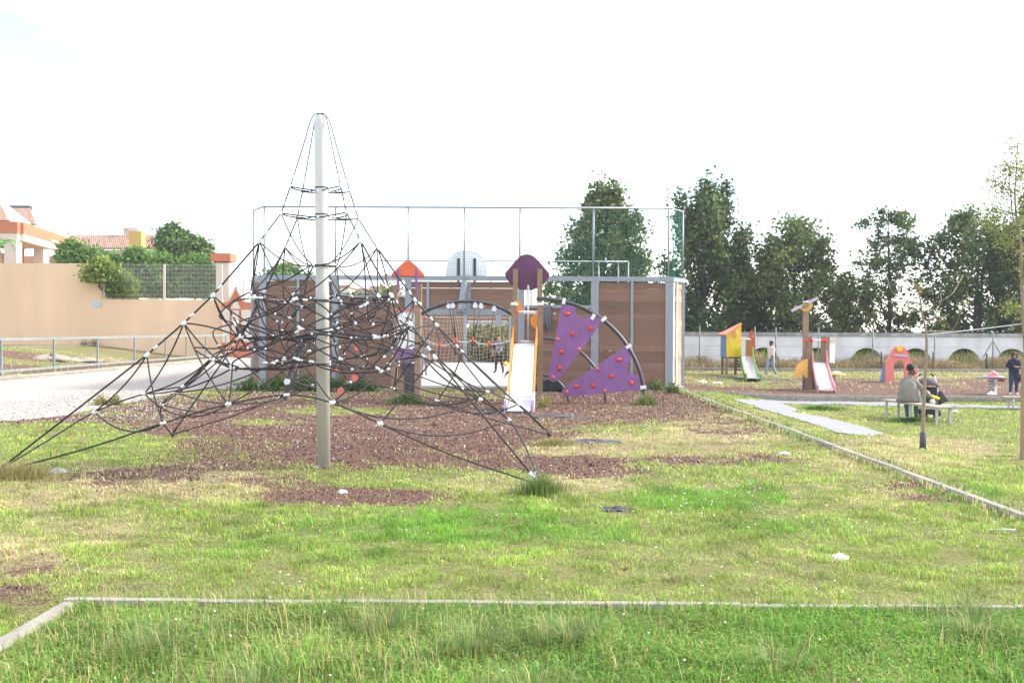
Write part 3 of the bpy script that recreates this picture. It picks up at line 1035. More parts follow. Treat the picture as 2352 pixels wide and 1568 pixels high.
for a, b2, lab in ((1508, 893, 'small green weed by the right court post'), (1545, 899, 'small weed where the kerbs meet by the court')):
    tuft('leafy_weed', lab, G(a, b2 + 3), (0.35, 0.2), 120, 0.15, 0.5, 0.012, [GRN, OLV], 'weed', 'weeds along the foot of the court wall', leaf=0.05)

# ================================================================== BALL COURT
YC = 33.4
YF = 57.0
SLAB = 0.10
xa = AT(602, 893, YC).x
xb = AT(1533, 893, YC).x
zpx = lambda px, py, Yv=YC: AT(px, py, Yv).z
Z_TOP = zpx(1066, 643)
Z_RAIL = zpx(1066, 476)
court = thing('ball_court', 'timber walled ball court with steel posts and netting frame behind the climbing frames', 'ball court', ((xa + xb) / 2, YC, 0))
PL_ME = unit_box('plank', 'plank')
PLE_ME = unit_box('plank', 'plank_sunlit')


def planks(a, b, z0, z1, n_, th=0.05, me=PL_ME, pg=0.14, inset=0.05):
    a, b = Vector((a[0], a[1], 0)), Vector((b[0], b[1], 0))
    t = (b - a).normalized()
    s = Vector((-t.y, t.x, 0))
    a, b = a + t * inset, b - t * inset
    L_ = (b - a).length
    h_ = (z1 - z0) / n_
    for i in range(n_):
        g = (0.018 if random.random() < pg else 0.002) + (0.02 if i == n_ - 1 else 0)
        tl = random.gauss(0, 0.0007)
        tt = (t * math.cos(tl) + Vector((0, 0, math.sin(tl)))).normalized()
        uu = s.cross(tt) * -1
        uu = tt.cross(s) * -1 if uu.z < 0 else uu
        c = (a + b) / 2 + Vector((0, 0, z0 + h_ * (i + 0.5))) + s * random.gauss(0, 0.006)
        put('plank', me, court, basis(tt, s, uu, c, (L_, th, h_ - g)))


def cpost(px_, z0, z1, w_=0.2, d_=0.14, Yv=YC, name='post', x=None):
    x = AT(px_, 893, Yv).x if x is None else x
    MB().box((x, Yv, (z0 + z1) / 2), (w_, d_, z1 - z0)).build(name, 'galvanised', court)
    return x


p1_ = cpost(604, 0, Z_TOP, 0.24)
p2_ = cpost(770, 0, Z_TOP, 0.22)
p3_ = cpost(937, 0, Z_TOP, 0.22)
p4_ = AT(1067, 893, YC).x
p5_ = cpost(1196, 0, Z_TOP, 0.22)
p6_ = cpost(1365, 0, Z_TOP, 0.26)
p7_ = cpost(1535, 0, Z_TOP, 0.26)
for a, z0, z1 in ((685, 0.1, Z_TOP), (1450, 0.1, Z_TOP)):
    MB().box((AT(a, 893, YC).x, YC - 0.045, (z0 + z1) / 2), (0.09, 0.05, z1 - z0)).build('stiffener', 'galvanised', court)
Z_L = zpx(850, 682)
Z_R = zpx(1280, 706)
Z_BAR = zpx(1066, 719)
for a, b, z1, n_ in ((p1_, p2_, Z_TOP - 0.06, 17), (p2_, p3_, Z_L, 15), (p5_, p6_, Z_R, 13), (p6_, p7_, Z_TOP - 0.06, 17)):
    planks((a + 0.07, YC), (b - 0.07, YC), 0.05, z1, n_)
planks((p3_ + 0.07, YC), (p4_, YC), Z_BAR + 0.14, Z_TOP - 0.05, 4, pg=0.0)
planks((p4_, YC), (p5_ - 0.07, YC), Z_BAR + 0.14, Z_TOP - 0.05, 4, pg=0.0)
MB().box((AT(983, 700, YC).x, YC - 0.05, (Z_BAR + Z_TOP) / 2), (0.1, 0.05, Z_TOP - Z_BAR - 0.1)).build('stiffener', 'galvanised', court)
MB().box((p4_ + 0.1, YC + 0.02, (Z_BAR + Z_TOP) / 2), (0.2, 0.12, Z_TOP - Z_BAR - 0.1)).build('post', 'galvanised', court)
MB().box(((p1_ + p7_) / 2, YC, Z_TOP + 0.06), (p7_ - p1_ + 0.3, 0.18, 0.16)).build('top_beam', 'galvanised', court)
MB().box(((p3_ + p5_) / 2, YC, Z_BAR + 0.04), (p5_ - p3_ - 0.22, 0.16, 0.2)).build('crossbar', 'galvanised', court)
MB().box(((p5_ + p6_) / 2, YC, Z_R + 0.03), (p6_ - p5_ - 0.24, 0.14, 0.1)).build('panel_rail', 'galvanised', court)
MB().box(((p2_ + p3_) / 2, YC, Z_L + 0.03), (p3_ - p2_ - 0.22, 0.14, 0.06)).build('panel_rail', 'galvanised', court)
# chamfered corners
cl = (AT(582, 890, YC + 1.2).x, YC + 1.2)
cr = (AT(1566, 890, YC + 1.0).x, YC + 1.0)
planks(cl, (p1_, YC), 0.05, Z_TOP - 0.06, 17)
planks((p7_, YC), cr, 0.05, Z_TOP - 0.06, 17, me=PLE_ME, inset=0.14)
for (cx, cy), ref in ((cl, p1_), (cr, p7_)):
    MB().box((cx, cy, Z_TOP / 2), (0.16, 0.16, Z_TOP)).build('post', 'galvanised', court)
    MB().bar((ref, YC, Z_TOP + 0.06), (cx, cy, Z_TOP + 0.06), 0.16, 0.15).build('top_beam', 'galvanised', court)
m_ = ((p7_ + cr[0]) / 2 + 0.03, (YC + cr[1]) / 2 - 0.05)
MB().box((m_[0], m_[1], Z_TOP / 2), (0.05, 0.05, Z_TOP - 0.1), rz=0.8).build('stiffener', 'white_plastic', court)
MB().box((p7_ + 0.17, YC + 0.06, Z_TOP / 2), (0.05, 0.05, Z_TOP - 0.1), rz=0.8).build('stiffener', 'white_plastic', court)
# side walls running back and far end
for (cx, cy) in (cl, cr):
    for k in range(3):
        y0, y1 = cy + (YF - 1.2 - cy) * k / 3, cy + (YF - 1.2 - cy) * (k + 1) / 3
        planks((cx, y0), (cx, y1), 0.12, Z_TOP - 0.06, 12)
        MB().box((cx, y1, Z_TOP / 2), (0.16, 0.16, Z_TOP)).build('post', 'galvanised', court)
    MB().bar((cx, cy + 0.1, Z_TOP + 0.06), (cx, YF - 1.2, Z_TOP + 0.06), 0.14, 0.14).build('top_beam', 'galvanised', court)
fxa, fxb = AT(985, 840, YF).x, AT(1180, 840, YF).x
f0, f1, f2, f3 = cl[0] + 0.9, AT(1068, 840, YF).x, AT(1172, 840, YF).x, cr[0] - 0.9
planks((f0, YF), (f1, YF), 0.12, 3.0, 13)
planks((f2, YF), (f3, YF), 0.12, 3.0, 13)
planks((f1, YF), (f2, YF), zpx(1100, 741, YF) + 0.1, 3.2, 3)
MB().box(((f1 + f2) / 2, YF, zpx(1100, 741, YF)), (f2 - f1, 0.14, 0.16)).build('crossbar', 'galvanised', court)
for fx in (f0, f1, f2, f3):
    MB().box((fx, YF, 1.7), (0.18, 0.18, 3.4)).build('post', 'galvanised', court)
MB().box(((f0 + f3) / 2, YF, 3.35), (f3 - f0, 0.14, 0.12)).build('top_beam', 'galvanised', court)
sign_c = AT(*z5(1032, 685), YF - 0.15)
MB().box(sign_c, (0.32, 0.03, 0.7)).build('sign_plate', 'galvanised', court)
# netting frame above the walls: uprights and top rails
ZB = Z_TOP + 0.14
for px_ in (606, 770, 937, 1066, 1194, 1363, 1536):
    xx = AT(px_, 600, YC).x
    MB().tube([(xx, YC + 0.05, ZB), (xx, YC + 0.05, Z_RAIL)], 0.034, 8).build('net_upright', 'galvanised', court)
MB().tube([(p1_, YC + 0.05, Z_RAIL), (p7_, YC + 0.05, Z_RAIL)], 0.034, 8).build('net_rail', 'galvanised', court)
for (cx, cy), ref in ((cl, p1_), (cr, p7_)):
    MB().tube([(ref, YC + 0.05, Z_RAIL), (cx, cy, Z_RAIL)], 0.03, 8).build('net_rail', 'galvanised', court)
    MB().tube([(cx, cy, ZB), (cx, cy, Z_RAIL)], 0.034, 8).build('net_upright', 'galvanised', court)
ZR2 = zpx(1250, 600, YF)
MB().tube([(f0 - 0.2, YF, ZR2), (AT(1443, 640, YF).x, YF, ZR2)], 0.04, 8).build('net_rail', 'galvanised', court)
for px_ in (1036, 1128, 1220, 1375, 1420, 1443):
    xx = AT(px_, 640, YF).x
    MB().tube([(xx, YF, 3.4), (xx, YF, ZR2)], 0.04, 8).build('net_upright', 'galvanised', court)


def netting(name, o, ux, uz, m_, nx, nz, th, matn, sagf=None):
    """a woven net: thin crossed cords as real strips"""
    mb = MB()
    ux, uz, o = Vector(ux), Vector(uz), Vector(o)
    nn = ux.cross(uz).normalized()

    def P(i, j):
        s, t = i / nx, j / nz
        p = o + ux * s + uz * t
        return p + (sagf(s, t) if sagf else Vector((0, 0, 0)))
    for i in range(nx + 1):
        pts = [P(i, j) for j in range(0, nz + 1)]
        mb.tube(pts, th, 3, caps=False)
    for j in range(nz + 1):
        pts = [P(i, j) for i in range(0, nx + 1)]
        mb.tube(pts, th, 3, caps=False)
    return mb.build(name, matn, court)


wob = lambda s, t: Vector((0.05 * math.sin(9 * s + 3 * t), 0.06 * math.sin(7 * t + 5 * s), 0.05 * math.sin(11 * s + 2 * t)))
xg = AT(1275, 640, YC).x
netting('safety_net', (xg, YC + 0.08, ZB), (p7_ - xg, 0, 0), (0, 0, Z_RAIL - ZB - 0.05), 0, 30, 20, 0.0055, 'net_green', wob)
netting('safety_net', (p7_ + 0.05, YC + 0.08, ZB), (cr[0] - p7_ - 0.08, cr[1] - YC - 0.08, 0), (0, 0, Z_RAIL - ZB - 0.05), 0, 14, 20, 0.0065, 'net_green', wob)
netting('safety_net', (p5_ + 0.15, YC + 0.08, Z_R + 0.1), (p6_ - p5_ - 0.3, 0, 0), (0, 0, Z_TOP - Z_R - 0.15), 0, 20, 7, 0.0055, 'net_green', wob)
# goal net: slack beige cords hung behind the crossbar
gsag = lambda s, t: Vector((0.08 * math.sin(14 * s + 4 * t), 0.45 * (1 - t) + 0.12 * math.sin(8 * s), -0.16 * t * math.sin(math.pi * s) + 0.05 * math.sin(17 * s)))
netting('goal_net', (p3_ + 0.2, YC + 0.15, 0.35), (p5_ - p3_ - 0.4, 0, 0), (0, 0, Z_BAR - 0.35), 0, 30, 17, 0.0055, 'net_beige', gsag)
# floor slab
fl = MB()
fl.box(((cl[0] + cr[0]) / 2, (YC + YF) / 2 + 0.05, SLAB / 2 - 0.15), (cr[0] - cl[0] - 0.1, YF - YC - 0.2, SLAB + 0.3))
flo = fl.build('court_floor', 'concrete_pale', None, kind='structure')
MB().box(((p3_ + p5_) / 2, YC - 0.16, 0.0), (p5_ - p3_ + 0.4, 0.3, 0.16)).build('court_step', 'concrete', None, kind='structure')
MB().box(((p1_ + p3_) / 2 - 0.1, YC - 0.14, -0.03), (p3_ - p1_ - 0.3, 0.2, 0.12)).build('court_step', 'concrete', None, kind='structure')
MB().box(((p5_ + p7_) / 2 + 0.1, YC - 0.14, -0.03), (p7_ - p5_ - 0.3, 0.2, 0.12)).build('court_step', 'concrete', None, kind='structure')
# basketball backboard over the near goal
bb = thing('basketball_backboard', 'rounded grid backboard standing above the court wall over the goal', 'backboard', (AT(1071, 640, YC + 0.9).x, YC + 0.9, Z_TOP))
YB = YC + 0.9
bc = AT(1071, 640, YB)
bw, bh = 46 * YB / F, 62 * YB / F
outl = [bc + Vector((bw * math.copysign(abs(math.cos(a)) ** 0.8, math.cos(a)), 0, 0.02 + bh * math.sin(a) ** 0.8)) for a in [math.pi * i / 20 for i in range(21)]]
MB().tube(outl, 0.024, 6, closed=True).build('rim_frame', 'board_grey', bb)
MB().plate(outl, 0.012).build('board', 'board_pale', bb)
for i in range(-9, 10):
    xx = bw * i / 10
    zz = bh * (1 - (abs(i) / 10) ** 2.2) ** 0.5
    MB().tube([bc + Vector((xx, -0.012, 0.02)), bc + Vector((xx, -0.012, 0.02 + zz))], 0.010, 4).build('grid_bar', 'board_grey', bb)
for j in range(1, 11):
    zz = bh * j / 11
    xx = bw * (1 - (j / 11) ** 2.2) ** 0.45
    MB().tube([bc + Vector((-xx, -0.02, zz)), bc + Vector((xx, -0.02, zz))], 0.010, 4).build('grid_bar', 'board_grey', bb)
for sx in (-0.28, 0.3):
    MB().box(bc + Vector((sx, -0.04, 0.3)), (0.09, 0.05, 0.85)).build('mounting_bar', 'dark_post', bb)
MB().tube([bc + Vector((0.25 * math.cos(a), 0.5 + 0.25 * math.sin(a), 0.15)) for a in [math.pi * 2 * i / 16 for i in range(16)]], 0.015, 6, closed=True).build('hoop', 'galvanised', bb)
a_, b_ = AT(1063, 643, YC - 0.18), AT(1056, 715, YC - 0.35)
MB().bar(AT(1068, 645, YC - 0.12), AT(1058, 712, YC - 0.3), 0.2, 0.12).build('support_arm', 'galvanised', bb)
MB().bar(AT(1068, 641, YC - 0.1), bc + Vector((0, -0.04, 0.1)), 0.16, 0.1).build('support_arm', 'galvanised', bb)
MB().box(AT(1057, 714, YC - 0.3), (0.34, 0.3, 0.04)).build('foot_plate', 'galvanised', bb)


# ================================================================== ROPE PYRAMID
MB_ = G(744, 1073)
TOPZ = AT(736, 262, MB_.y).z
LEAN = Vector((AT(736.5, 262, MB_.y).x - MB_.x, 0, 0))
pyr = thing('rope_pyramid', 'tall rope climbing pyramid with steel mast and white clamped black ropes', 'climbing net', MB_)


def axis(z_):
    return Vector((MB_.x, MB_.y, 0)) + LEAN * (z_ / TOPZ) + Vector((0, 0, z_))


RM_ = 0.098
prof = [(0, 1), (TOPZ * 0.5, 1), (TOPZ - 0.16, 1), (TOPZ - 0.10, 0.93), (TOPZ - 0.05, 0.72), (TOPZ - 0.015, 0.42), (TOPZ, 0.1)]
MB().tube([axis(z_ - (0.15 if z_ == 0 else 0)) for z_, _ in prof], [RM_ * k for _, k in prof], 24).build('mast', 'mast_steel', pyr)
ANCH = [G(-14, 1093), G(1243, 1124), G(1266, 1006), G(394, 1004)]
RR = 0.0120
CLAMP = MB().tube([(0, 0, -0.042), (0, 0, -0.034), (0, 0, 0.034), (0, 0, 0.042)], [0.014, 0.021, 0.021, 0.014], 8).mesh('clamp', 'clamp')
KNOT = MB().ball((0, 0, 0), (0.025, 0.025, 0.022), 8, 6).mesh('clamp', 'clamp')


def rope(pts, r=RR, m_='rope', n_=6):
    return MB().tube(pts, r, n_).build('rope', m_, pyr)


def clamp_at(p, d, s=1.0, knot=False):
    d = Vector(d).normalized()
    u = d.orthogonal().normalized()
    s *= 0.88
    put('clamp', KNOT if knot else CLAMP, pyr, basis(u, d.cross(u), d, p, (s, s, s)))


def wire(a, b, off=(0, 0, 0), r=RR, n_=9, ends=(True, True)):
    pts = qcurve(a, b, off, n_)
    rope(pts, r)
    if ends[0]:
        clamp_at(pts[0] * 0.97 + pts[1] * 0.03, pts[1] - pts[0], random.uniform(0.85, 1.15), random.random() < 0.4)
    if ends[1]:
        clamp_at(pts[-1] * 0.97 + pts[-2] * 0.03, pts[-1] - pts[-2], random.uniform(0.85, 1.15), random.random() < 0.4)


PROF = [(1.0, 0.04), (0.55, 1.70), (0.4375, 2.16), (0.347, 2.57), (0.2, 3.37), (0.13, 3.80), (0.10, 4.20), (0.028, TOPZ - 0.06)]


def edge_pt(i, r_, z_):
    a = ANCH[i]
    base = Vector((MB_.x, MB_.y, 0)).lerp(Vector((a.x, a.y, 0)), r_)
    return base + LEAN * (z_ / TOPZ) + Vector((0, 0, z_))


E = [[edge_pt(i, r_, z_) for r_, z_ in PROF] for i in range(4)]
E[0][0] = E[0][0] + Vector((0, 0, 0))
for i in range(4):
    rope(E[i][:5], RR * 1.15)
    rope(E[i][4:7], RR * 0.9, 'rope')
    top = catmull([E[i][6], E[i][6].lerp(E[i][7], 0.6), E[i][7], axis(TOPZ + 0.012)], 5)
    rope(top, RR * 0.85, 'rope_light')
    for k in range(1, 7):
        d = E[i][k + 1] - E[i][k]
        clamp_at(E[i][k], d, 1.25 if k < 5 else 0.8)
        clamp_at(E[i][k] + d.normalized() * 0.16, d, 1.1 if k < 5 else 0.7)
    # anchor hardware
    d = (E[i][1] - E[i][0]).normalized()
    MB().tube([ANCH[i] + Vector((0, 0, -0.1)), E[i][0] + d * 0.12], 0.018, 8).build('anchor', 'rope', pyr)
    MB().tube([E[i][0] + d * 0.14, E[i][0] + d * (0.24 if i else 0.18)], 0.024, 8).build('anchor', 'clamp' if i in (1, 2) else 'rope', pyr)
mid = lambda i: (ANCH[i] + ANCH[(i + 1) % 4]) / 2
# side ropes from anchor to anchor, lifted and drawn inwards
SIDE = []
for i in range(4):
    a, b = ANCH[i], ANCH[(i + 1) % 4]
    pts = []
    for u_, inw, z_ in ((0, 0, 0.05), (0.14, 0.07, 0.40), (0.26, 0.16, 0.76), (0.36, 0.30, 1.02), (0.5, 0.40, 1.15), (0.64, 0.30, 1.06), (0.74, 0.16, 0.80), (0.86, 0.07, 0.42), (1, 0, 0.05)):
        p = a.lerp(b, u_)
        p = p.lerp(Vector((MB_.x, MB_.y, 0)), inw)
        pts.append(Vector((p.x, p.y, z_)))
    SIDE.append(pts)
    rope(catmull(pts, 3), RR * 1.05)
    for k in (2, 3, 4, 5, 6):
        clamp_at(pts[k], pts[k + 1] - pts[k - 1], 1.2)
# edge to side ropes near the corners, with hanging loops
for i in range(4):
    e1, e2, e3 = E[i][1], E[i][2], E[i][3]
    for S, ks in ((SIDE[i], (2, 3)), (SIDE[(i - 1) % 4], (6, 5))):
        wire(e1, S[ks[0]], (S[ks[0]] - e1).cross(Vector((0, 0, 1))) * 0.05 + Vector((0, 0, -0.02)), RR * 1.0)
        wire(e2, S[ks[1]], Vector((0, 0, -0.05)) + (S[ks[1]] - e2).cross(Vector((0, 0, 1))) * random.uniform(-0.05, 0.05), RR)
    a, b = SIDE[i][2], SIDE[(i - 1) % 4][6]
    wire(a, b, (0, 0, -0.20), RR, 10)
    a, b = SIDE[i][3], SIDE[(i - 1) % 4][5]
    wire(a, b, (0, 0, -0.26), RR, 10)
# nets at several heights around the mast
LEV = [(2.52, 0.215, 0.27), (2.02, 0.255, 0.36), (1.56, 0.29, 0.44)]
ring_o, ring_i = [], []
for li, (z_, rc, rm_) in enumerate(LEV):
    no_, ni_ = [], []
    for j in range(8):
        i = j // 2
        if j % 2 == 0:
            p = edge_pt(i, rc, z_)
        else:
            m_ = mid(i)
            p = Vector((MB_.x, MB_.y, 0)).lerp(Vector((m_.x, m_.y, 0)), rm_) + LEAN * (z_ / TOPZ) + Vector((0, 0, z_))
        p += Vector((random.gauss(0, 0.06), random.gauss(0, 0.06), random.gauss(0, 0.04) + (0.07 if j % 2 else -0.05)))
        no_.append(p)
        c = axis(z_)
        ni_.append(c + (p - c) * random.uniform(0.42, 0.55) + Vector((0, 0, random.gauss(-0.04, 0.05))))
    ring_o.append(no_)
    ring_i.append(ni_)
    pts = []
    for j in range(8):
        a, b = no_[j], no_[(j + 1) % 8]
        m_ = (a + b) / 2
        pts += [a, m_ + (axis(z_) - m_) * 0.16 + Vector((0, 0, random.uniform(-0.14, 0.02)))]
    rope(catmull(pts, 3, True) + [pts[0]], RR * 1.1)
    rope(catmull(ni_, 4, True) + [ni_[0]], RR)
    for j in range(8):
        clamp_at(no_[j], no_[(j + 1) % 8] - no_[j], 1.2)
        clamp_at(no_[j] + (no_[(j + 1) % 8] - no_[j]) * 0.14, no_[(j + 1) % 8] - no_[j], 1.0)
        clamp_at(ni_[j], ni_[(j + 1) % 8] - ni_[j], 1.0, True)
        if j % 2 == 0 and (li == 1 or j % 4 == 0):
            d = (axis(z_) - ni_[j]).normalized()
            wire(no_[j], axis(z_) - d * RM_, (0, 0, -0.05), RR, 7, (False, True))
def loop(a, b, o1, o2, r=RR):
    pts = catmull([a, a.lerp(b, 0.33) + o1, a.lerp(b, 0.67) + o2, b], 5)
    rope(pts, r)
    return pts


for li in range(2):
    for j in range(8):
        j2, j0 = (j + 1) % 8, (j - 1) % 8
        out = (ring_o[li][j] - axis(LEV[li][0])) * random.uniform(0.10, 0.28)
        rnd = lambda s_: Vector((random.uniform(-s_, s_), random.uniform(-s_, s_), random.uniform(-s_, s_)))
        q = loop(ring_o[li][j], ring_o[li + 1][j2], out + rnd(0.08), out * 0.6 + rnd(0.08))
        clamp_at(q[-2], q[-1] - q[-3], 1.0)
        clamp_at(q[8], q[9] - q[7], 0.95, True)
        q = loop(ring_o[li][j2], ring_o[li + 1][j], out * 0.7 + rnd(0.08), out + rnd(0.08))
        clamp_at(q[1], q[2] - q[0], 1.0)
        if (j + li) % 2:
            q = loop(ring_i[li][j], ring_i[li + 1][j2], rnd(0.15), rnd(0.15) + Vector((0, 0, -0.05)))
        else:
            q = loop(ring_i[li][j], ring_o[li + 1][j], -out * 0.5 + rnd(0.1), out * 0.4 + rnd(0.1))
        clamp_at(q[7], q[8] - q[6], 0.95, True)
for li in range(3):
    for j in range(8):
        if li == 2 or ((j + li) % 2 and li != 1):
            continue
        a, b = ring_o[li][j], ring_o[li][(j + 1) % 8]
        p0_, p1_2 = a.lerp(b, 0.25), a.lerp(b, 0.75)
        dn_ = Vector((0, 0, -random.uniform(0.26, 0.40)))
        inw = (axis(LEV[li][0]) - (a + b) / 2) * random.uniform(-0.1, 0.35)
        q = catmull([p0_, p0_ + dn_ * 0.55 + inw * 0.5 + (a - b) * 0.10, (p0_ + p1_2) / 2 + dn_ + inw, p1_2 + dn_ * 0.55 + inw * 0.5 + (b - a) * 0.10, p1_2], 4)
        rope(q, RR)
        clamp_at(q[8], q[9] - q[7], 1.0)
# lowest net hangs down to the side ropes
for j in range(8):
    i = j // 2
    if j % 2:
        for k, s_ in ((3, -1), (5, 1), (4, 0)):
            wire(ring_o[2][j], SIDE[i][k], Vector((0.05 * s_, 0, -0.06)), RR, 8, (False, True))
    else:
        wire(ring_o[2][j], SIDE[i][3], (0, 0, -0.10), RR, 8, (False, False))
        wire(ring_o[2][j], SIDE[(i - 1) % 4][5], (0, 0, -0.10), RR, 8, (False, False))
# edges to the nets, and up to the collar
collar = []
for i in range(4):
    wire(E[i][3], ring_o[1][(2 * i + 1) % 8], (0, 0, -0.20), RR)
    wire(E[i][3], ring_o[1][(2 * i - 1) % 8], (0, 0, -0.16), RR)
    wire(E[i][3], ring_o[1][2 * i], (0, 0, -0.10), RR)
    wire(E[i][2], ring_o[1][2 * i], (0, 0, 0.04), RR)
    wire(E[i][2], ring_o[2][2 * i], (0, 0, -0.08), RR)
    wire(E[i][4], ring_o[0][2 * i], (E[i][4] - axis(3.3)) * 0.05, RR)
    wire(E[i][4], ring_o[0][(2 * i + 1) % 8], (0, 0, -0.10), RR * 0.95)
    wire(E[i][4], ring_o[0][(2 * i - 1) % 8], (0, 0, -0.10), RR * 0.95)
    m_ = mid(i)
    d = (Vector((m_.x, m_.y, 0)) - Vector((MB_.x, MB_.y, 0))).normalized()
    cpt = axis(3.03) + d * 0.22
    collar.append(cpt)
for i in range(4):
    clamp_at(collar[i], collar[(i + 1) % 4] - collar[i], 0.9, True)
    wire(E[i][5], collar[i], (0, 0, -0.12), RR * 0.8)
    wire(E[i][4], collar[(i - 1) % 4], (0, 0, -0.10), RR * 0.85, 9, (False, False))
    wire(collar[i], ring_o[0][(2 * i + 1) % 8], (0, 0, -0.06), RR * 0.9)
    wire(collar[i], ring_i[0][(2 * i) % 8], (0, 0, -0.05), RR * 0.9)
rope(catmull(collar, 5, True) + [collar[0]], RR)
for k, s_ in ((5, 0.12), (6, 0.10)):
    pts = []
    z_ = PROF[k][1]
    for i in range(4):
        a, b = E[i][k], E[(i + 1) % 4][k]
        for t in (0, 0.2, 0.5, 0.8):
            p = a.lerp(b, t)
            pts.append(p.lerp(axis(z_), 0.55 if t == 0.5 else (0.12 if t else 0)) + Vector((0, 0, -0.05 * math.sin(math.pi * t))))
    rope(catmull(pts, 3, True) + [pts[0]], RR * 0.85)
    for i in range(4):
        p = pts[i * 4 + 2]
        d = (axis(z_) - p).normalized()
        wire(p, axis(z_) - d * RM_ * 0.95, (0, 0, 0), RR * 0.8, 3)
for z_ in (4.20, 3.80, 3.03, 2.52, 2.02, 1.56):
    MB().tube([axis(z_ - 0.009), axis(z_ + 0.009)], RM_ * 1.05, 20).build('collar_band', 'rope', pyr)

# ================================================================== PLAY STRUCTURE
YP = 27.3
play = thing('play_structure', 'two tower play frame with steel slide, curved arches and purple climbing panels', 'play frame', (AT(1210, 925, YP).x, YP, 0))
PSC = YP / F


def pp(px_, py_, dy=0.0):
    return AT(px_, py_, YP + dy)


def gpost(px_, ytop, dy, w_=0.15, cap=None, ref=None, matn='post_wood'):
    top = pp(px_, ytop, dy)
    o = MB().box((top.x, top.y, top.z / 2 - 0.1), (w_, w_, top.z + 0.2)).build('post', matn, play)
    if cap:
        MB().tube([(top.x, top.y, top.z), (top.x, top.y, top.z + 0.05), (top.x, top.y, top.z + 0.09)], [0.11, 0.11, 0.07], 12).build('post_cap', cap, o)
    return top


def petal(cx, cy, pts, dy0, dy1, n_=40):
    """closed rounded outline from pixel offsets around a centre, tilted from dy0 at the bottom to dy1 at the top"""
    ring = catmull([Vector((a, b, 0)) for a, b in pts], 5, True)
    lo, hi = min(p.y for p in ring), max(p.y for p in ring)
    return [pp(cx + p.x, cy + p.y, dy0 + (dy1 - dy0) * (hi - p.y) / (hi - lo)) for p in ring]


# slide tower
for a, yt, dy, cp in ((1181, 702, 0, 'clamp'), (1241, 702, 0, 'clamp')):
    gpost(a, yt, dy, 0.165, cp)
gpost(1184, 618, 1.05, 0.15)
gpost(1240, 618, 1.05, 0.15)
MB().plate(petal(1210, 630, [(0, -46), (16, -41), (34, -23), (50, -4), (52, 1), (46, 14), (30, 28), (14, 35), (0, 36), (-14, 35), (-30, 28), (-44, 14), (-50, 1), (-48, -5), (-33, -23), (-16, -41)], 1.35, 1.2), 0.05).build('roof_panel', 'purple_dark', play)
dz = pp(1210, 790).z
MB().box((pp(1211, 800).x, YP + 0.52, dz), (0.85, 1.1, 0.07)).build('deck', 'grey_panel', play)
MB().tube([pp(1186, 716, -0.02), pp(1238, 716, -0.02)], 0.028, 10).build('safety_bar', 'white_plastic', play)
for a in (1188, 1237):
    MB().disc(pp(a, 716, -0.02), (1, 0, 0), 0.07, 0.06, 12).build('bar_socket', 'red', play)
MB().tube([pp(1213, 655, 1.1), pp(1213, 788, 0.9)], 0.03, 10).build('fire_pole', 'mast_steel', play)
for a, b in ((1187, 707), (1231, 737)):
    MB().plate([pp(a + 13 * math.cos(t) * (1 if a < 1200 else 1), b + 17 * math.sin(t), 0.5) for t in [2 * math.pi * i / 20 for i in range(20)]], 0.03).build('side_disc', 'orange', play)
for k in range(4):
    MB().tube([pp(1186, 830 + 26 * k, 1.05), pp(1238, 830 + 26 * k, 1.05)], 0.022, 8).build('ladder_rung', 'steel_tube', play)
# slide chute
YS = G(1193, 947).y
sx0, sx1 = pp(1182, 790).x, pp(1236, 790).x
cx = AT(1206, 790, YP).x
ex = AT(1192, 940, YS).x
path_s = [(-0.02, dz + 0.03), (0.25, dz - 0.02)]
run = YP - YS
prof_s = [(0, dz + 0.03), (0.10, dz + 0.01), (0.22, dz - 0.10), (0.62, 0.52), (0.74, 0.30), (0.84, 0.20), (0.94, 0.165), (1.0, 0.15), (1.02, 0.06)]
prof_s = [(p.x, p.y) for p in catmull([Vector((a, b, 0)) for a, b in prof_s], 5)]


def slide_part(name, matn, x0, x1, z0f, z1f, t0=0.0, t1=1.03, parent=None):
    mb = MB()
    vs, fs = [], []
    pr = [q for q in prof_s if t0 - 1e-6 <= q[0] <= t1]
    for t, zz in pr:
        xc = cx + (ex - cx) * t
        yv = YP - 0.05 - run * t
        for xo in (x0, x1):
            for zf in (z0f, z1f):
                vs.append((xc + xo, yv, zz + zf(t)))
    for k in range(len(pr) - 1):
        a, b = k * 4, k * 4 + 4
        fs += [(a, a + 2, b + 2, b), (a + 1, b + 1, b + 3, a + 3), (a, b, b + 1, a + 1), (a + 2, a + 3, b + 3, b + 2)]
    e = (len(pr) - 1) * 4
    fs += [(0, 1, 3, 2), (e, e + 2, e + 3, e + 1)]
    mb.add(vs, fs, False)
    return mb.build(name, matn, parent or play)


hw = 0.29
slide_part('slide_chute', 'slide_steel', -hw, hw, lambda t: -0.02, lambda t: 0.0)
hh = lambda t: 0.16 + 0.32 * max(0, 1 - t / 0.12) ** 1.2
for s in (-1, 1):
    slide_part('slide_side', 'orange', s * (hw + 0.045) - 0.022, s * (hw + 0.045) + 0.022, lambda t: -0.05, hh, 0, 0.74)
    slide_part('slide_foot', 'pale_lilac', s * (hw + 0.055) - 0.03, s * (hw + 0.055) + 0.03, lambda t: -0.16, lambda t: 0.17, 0.74, 1.0)
MB().tube([Vector((cx - hw, YP - 0.1, dz + 0.08)), Vector((cx + hw, YP - 0.1, dz + 0.08))], 0.03, 8).build('slide_bar', 'steel_tube', play)
MB().box((ex, YS + 0.15, 0.06), (0.6, 0.3, 0.1)).build('slide_foot', 'post_wood', play)
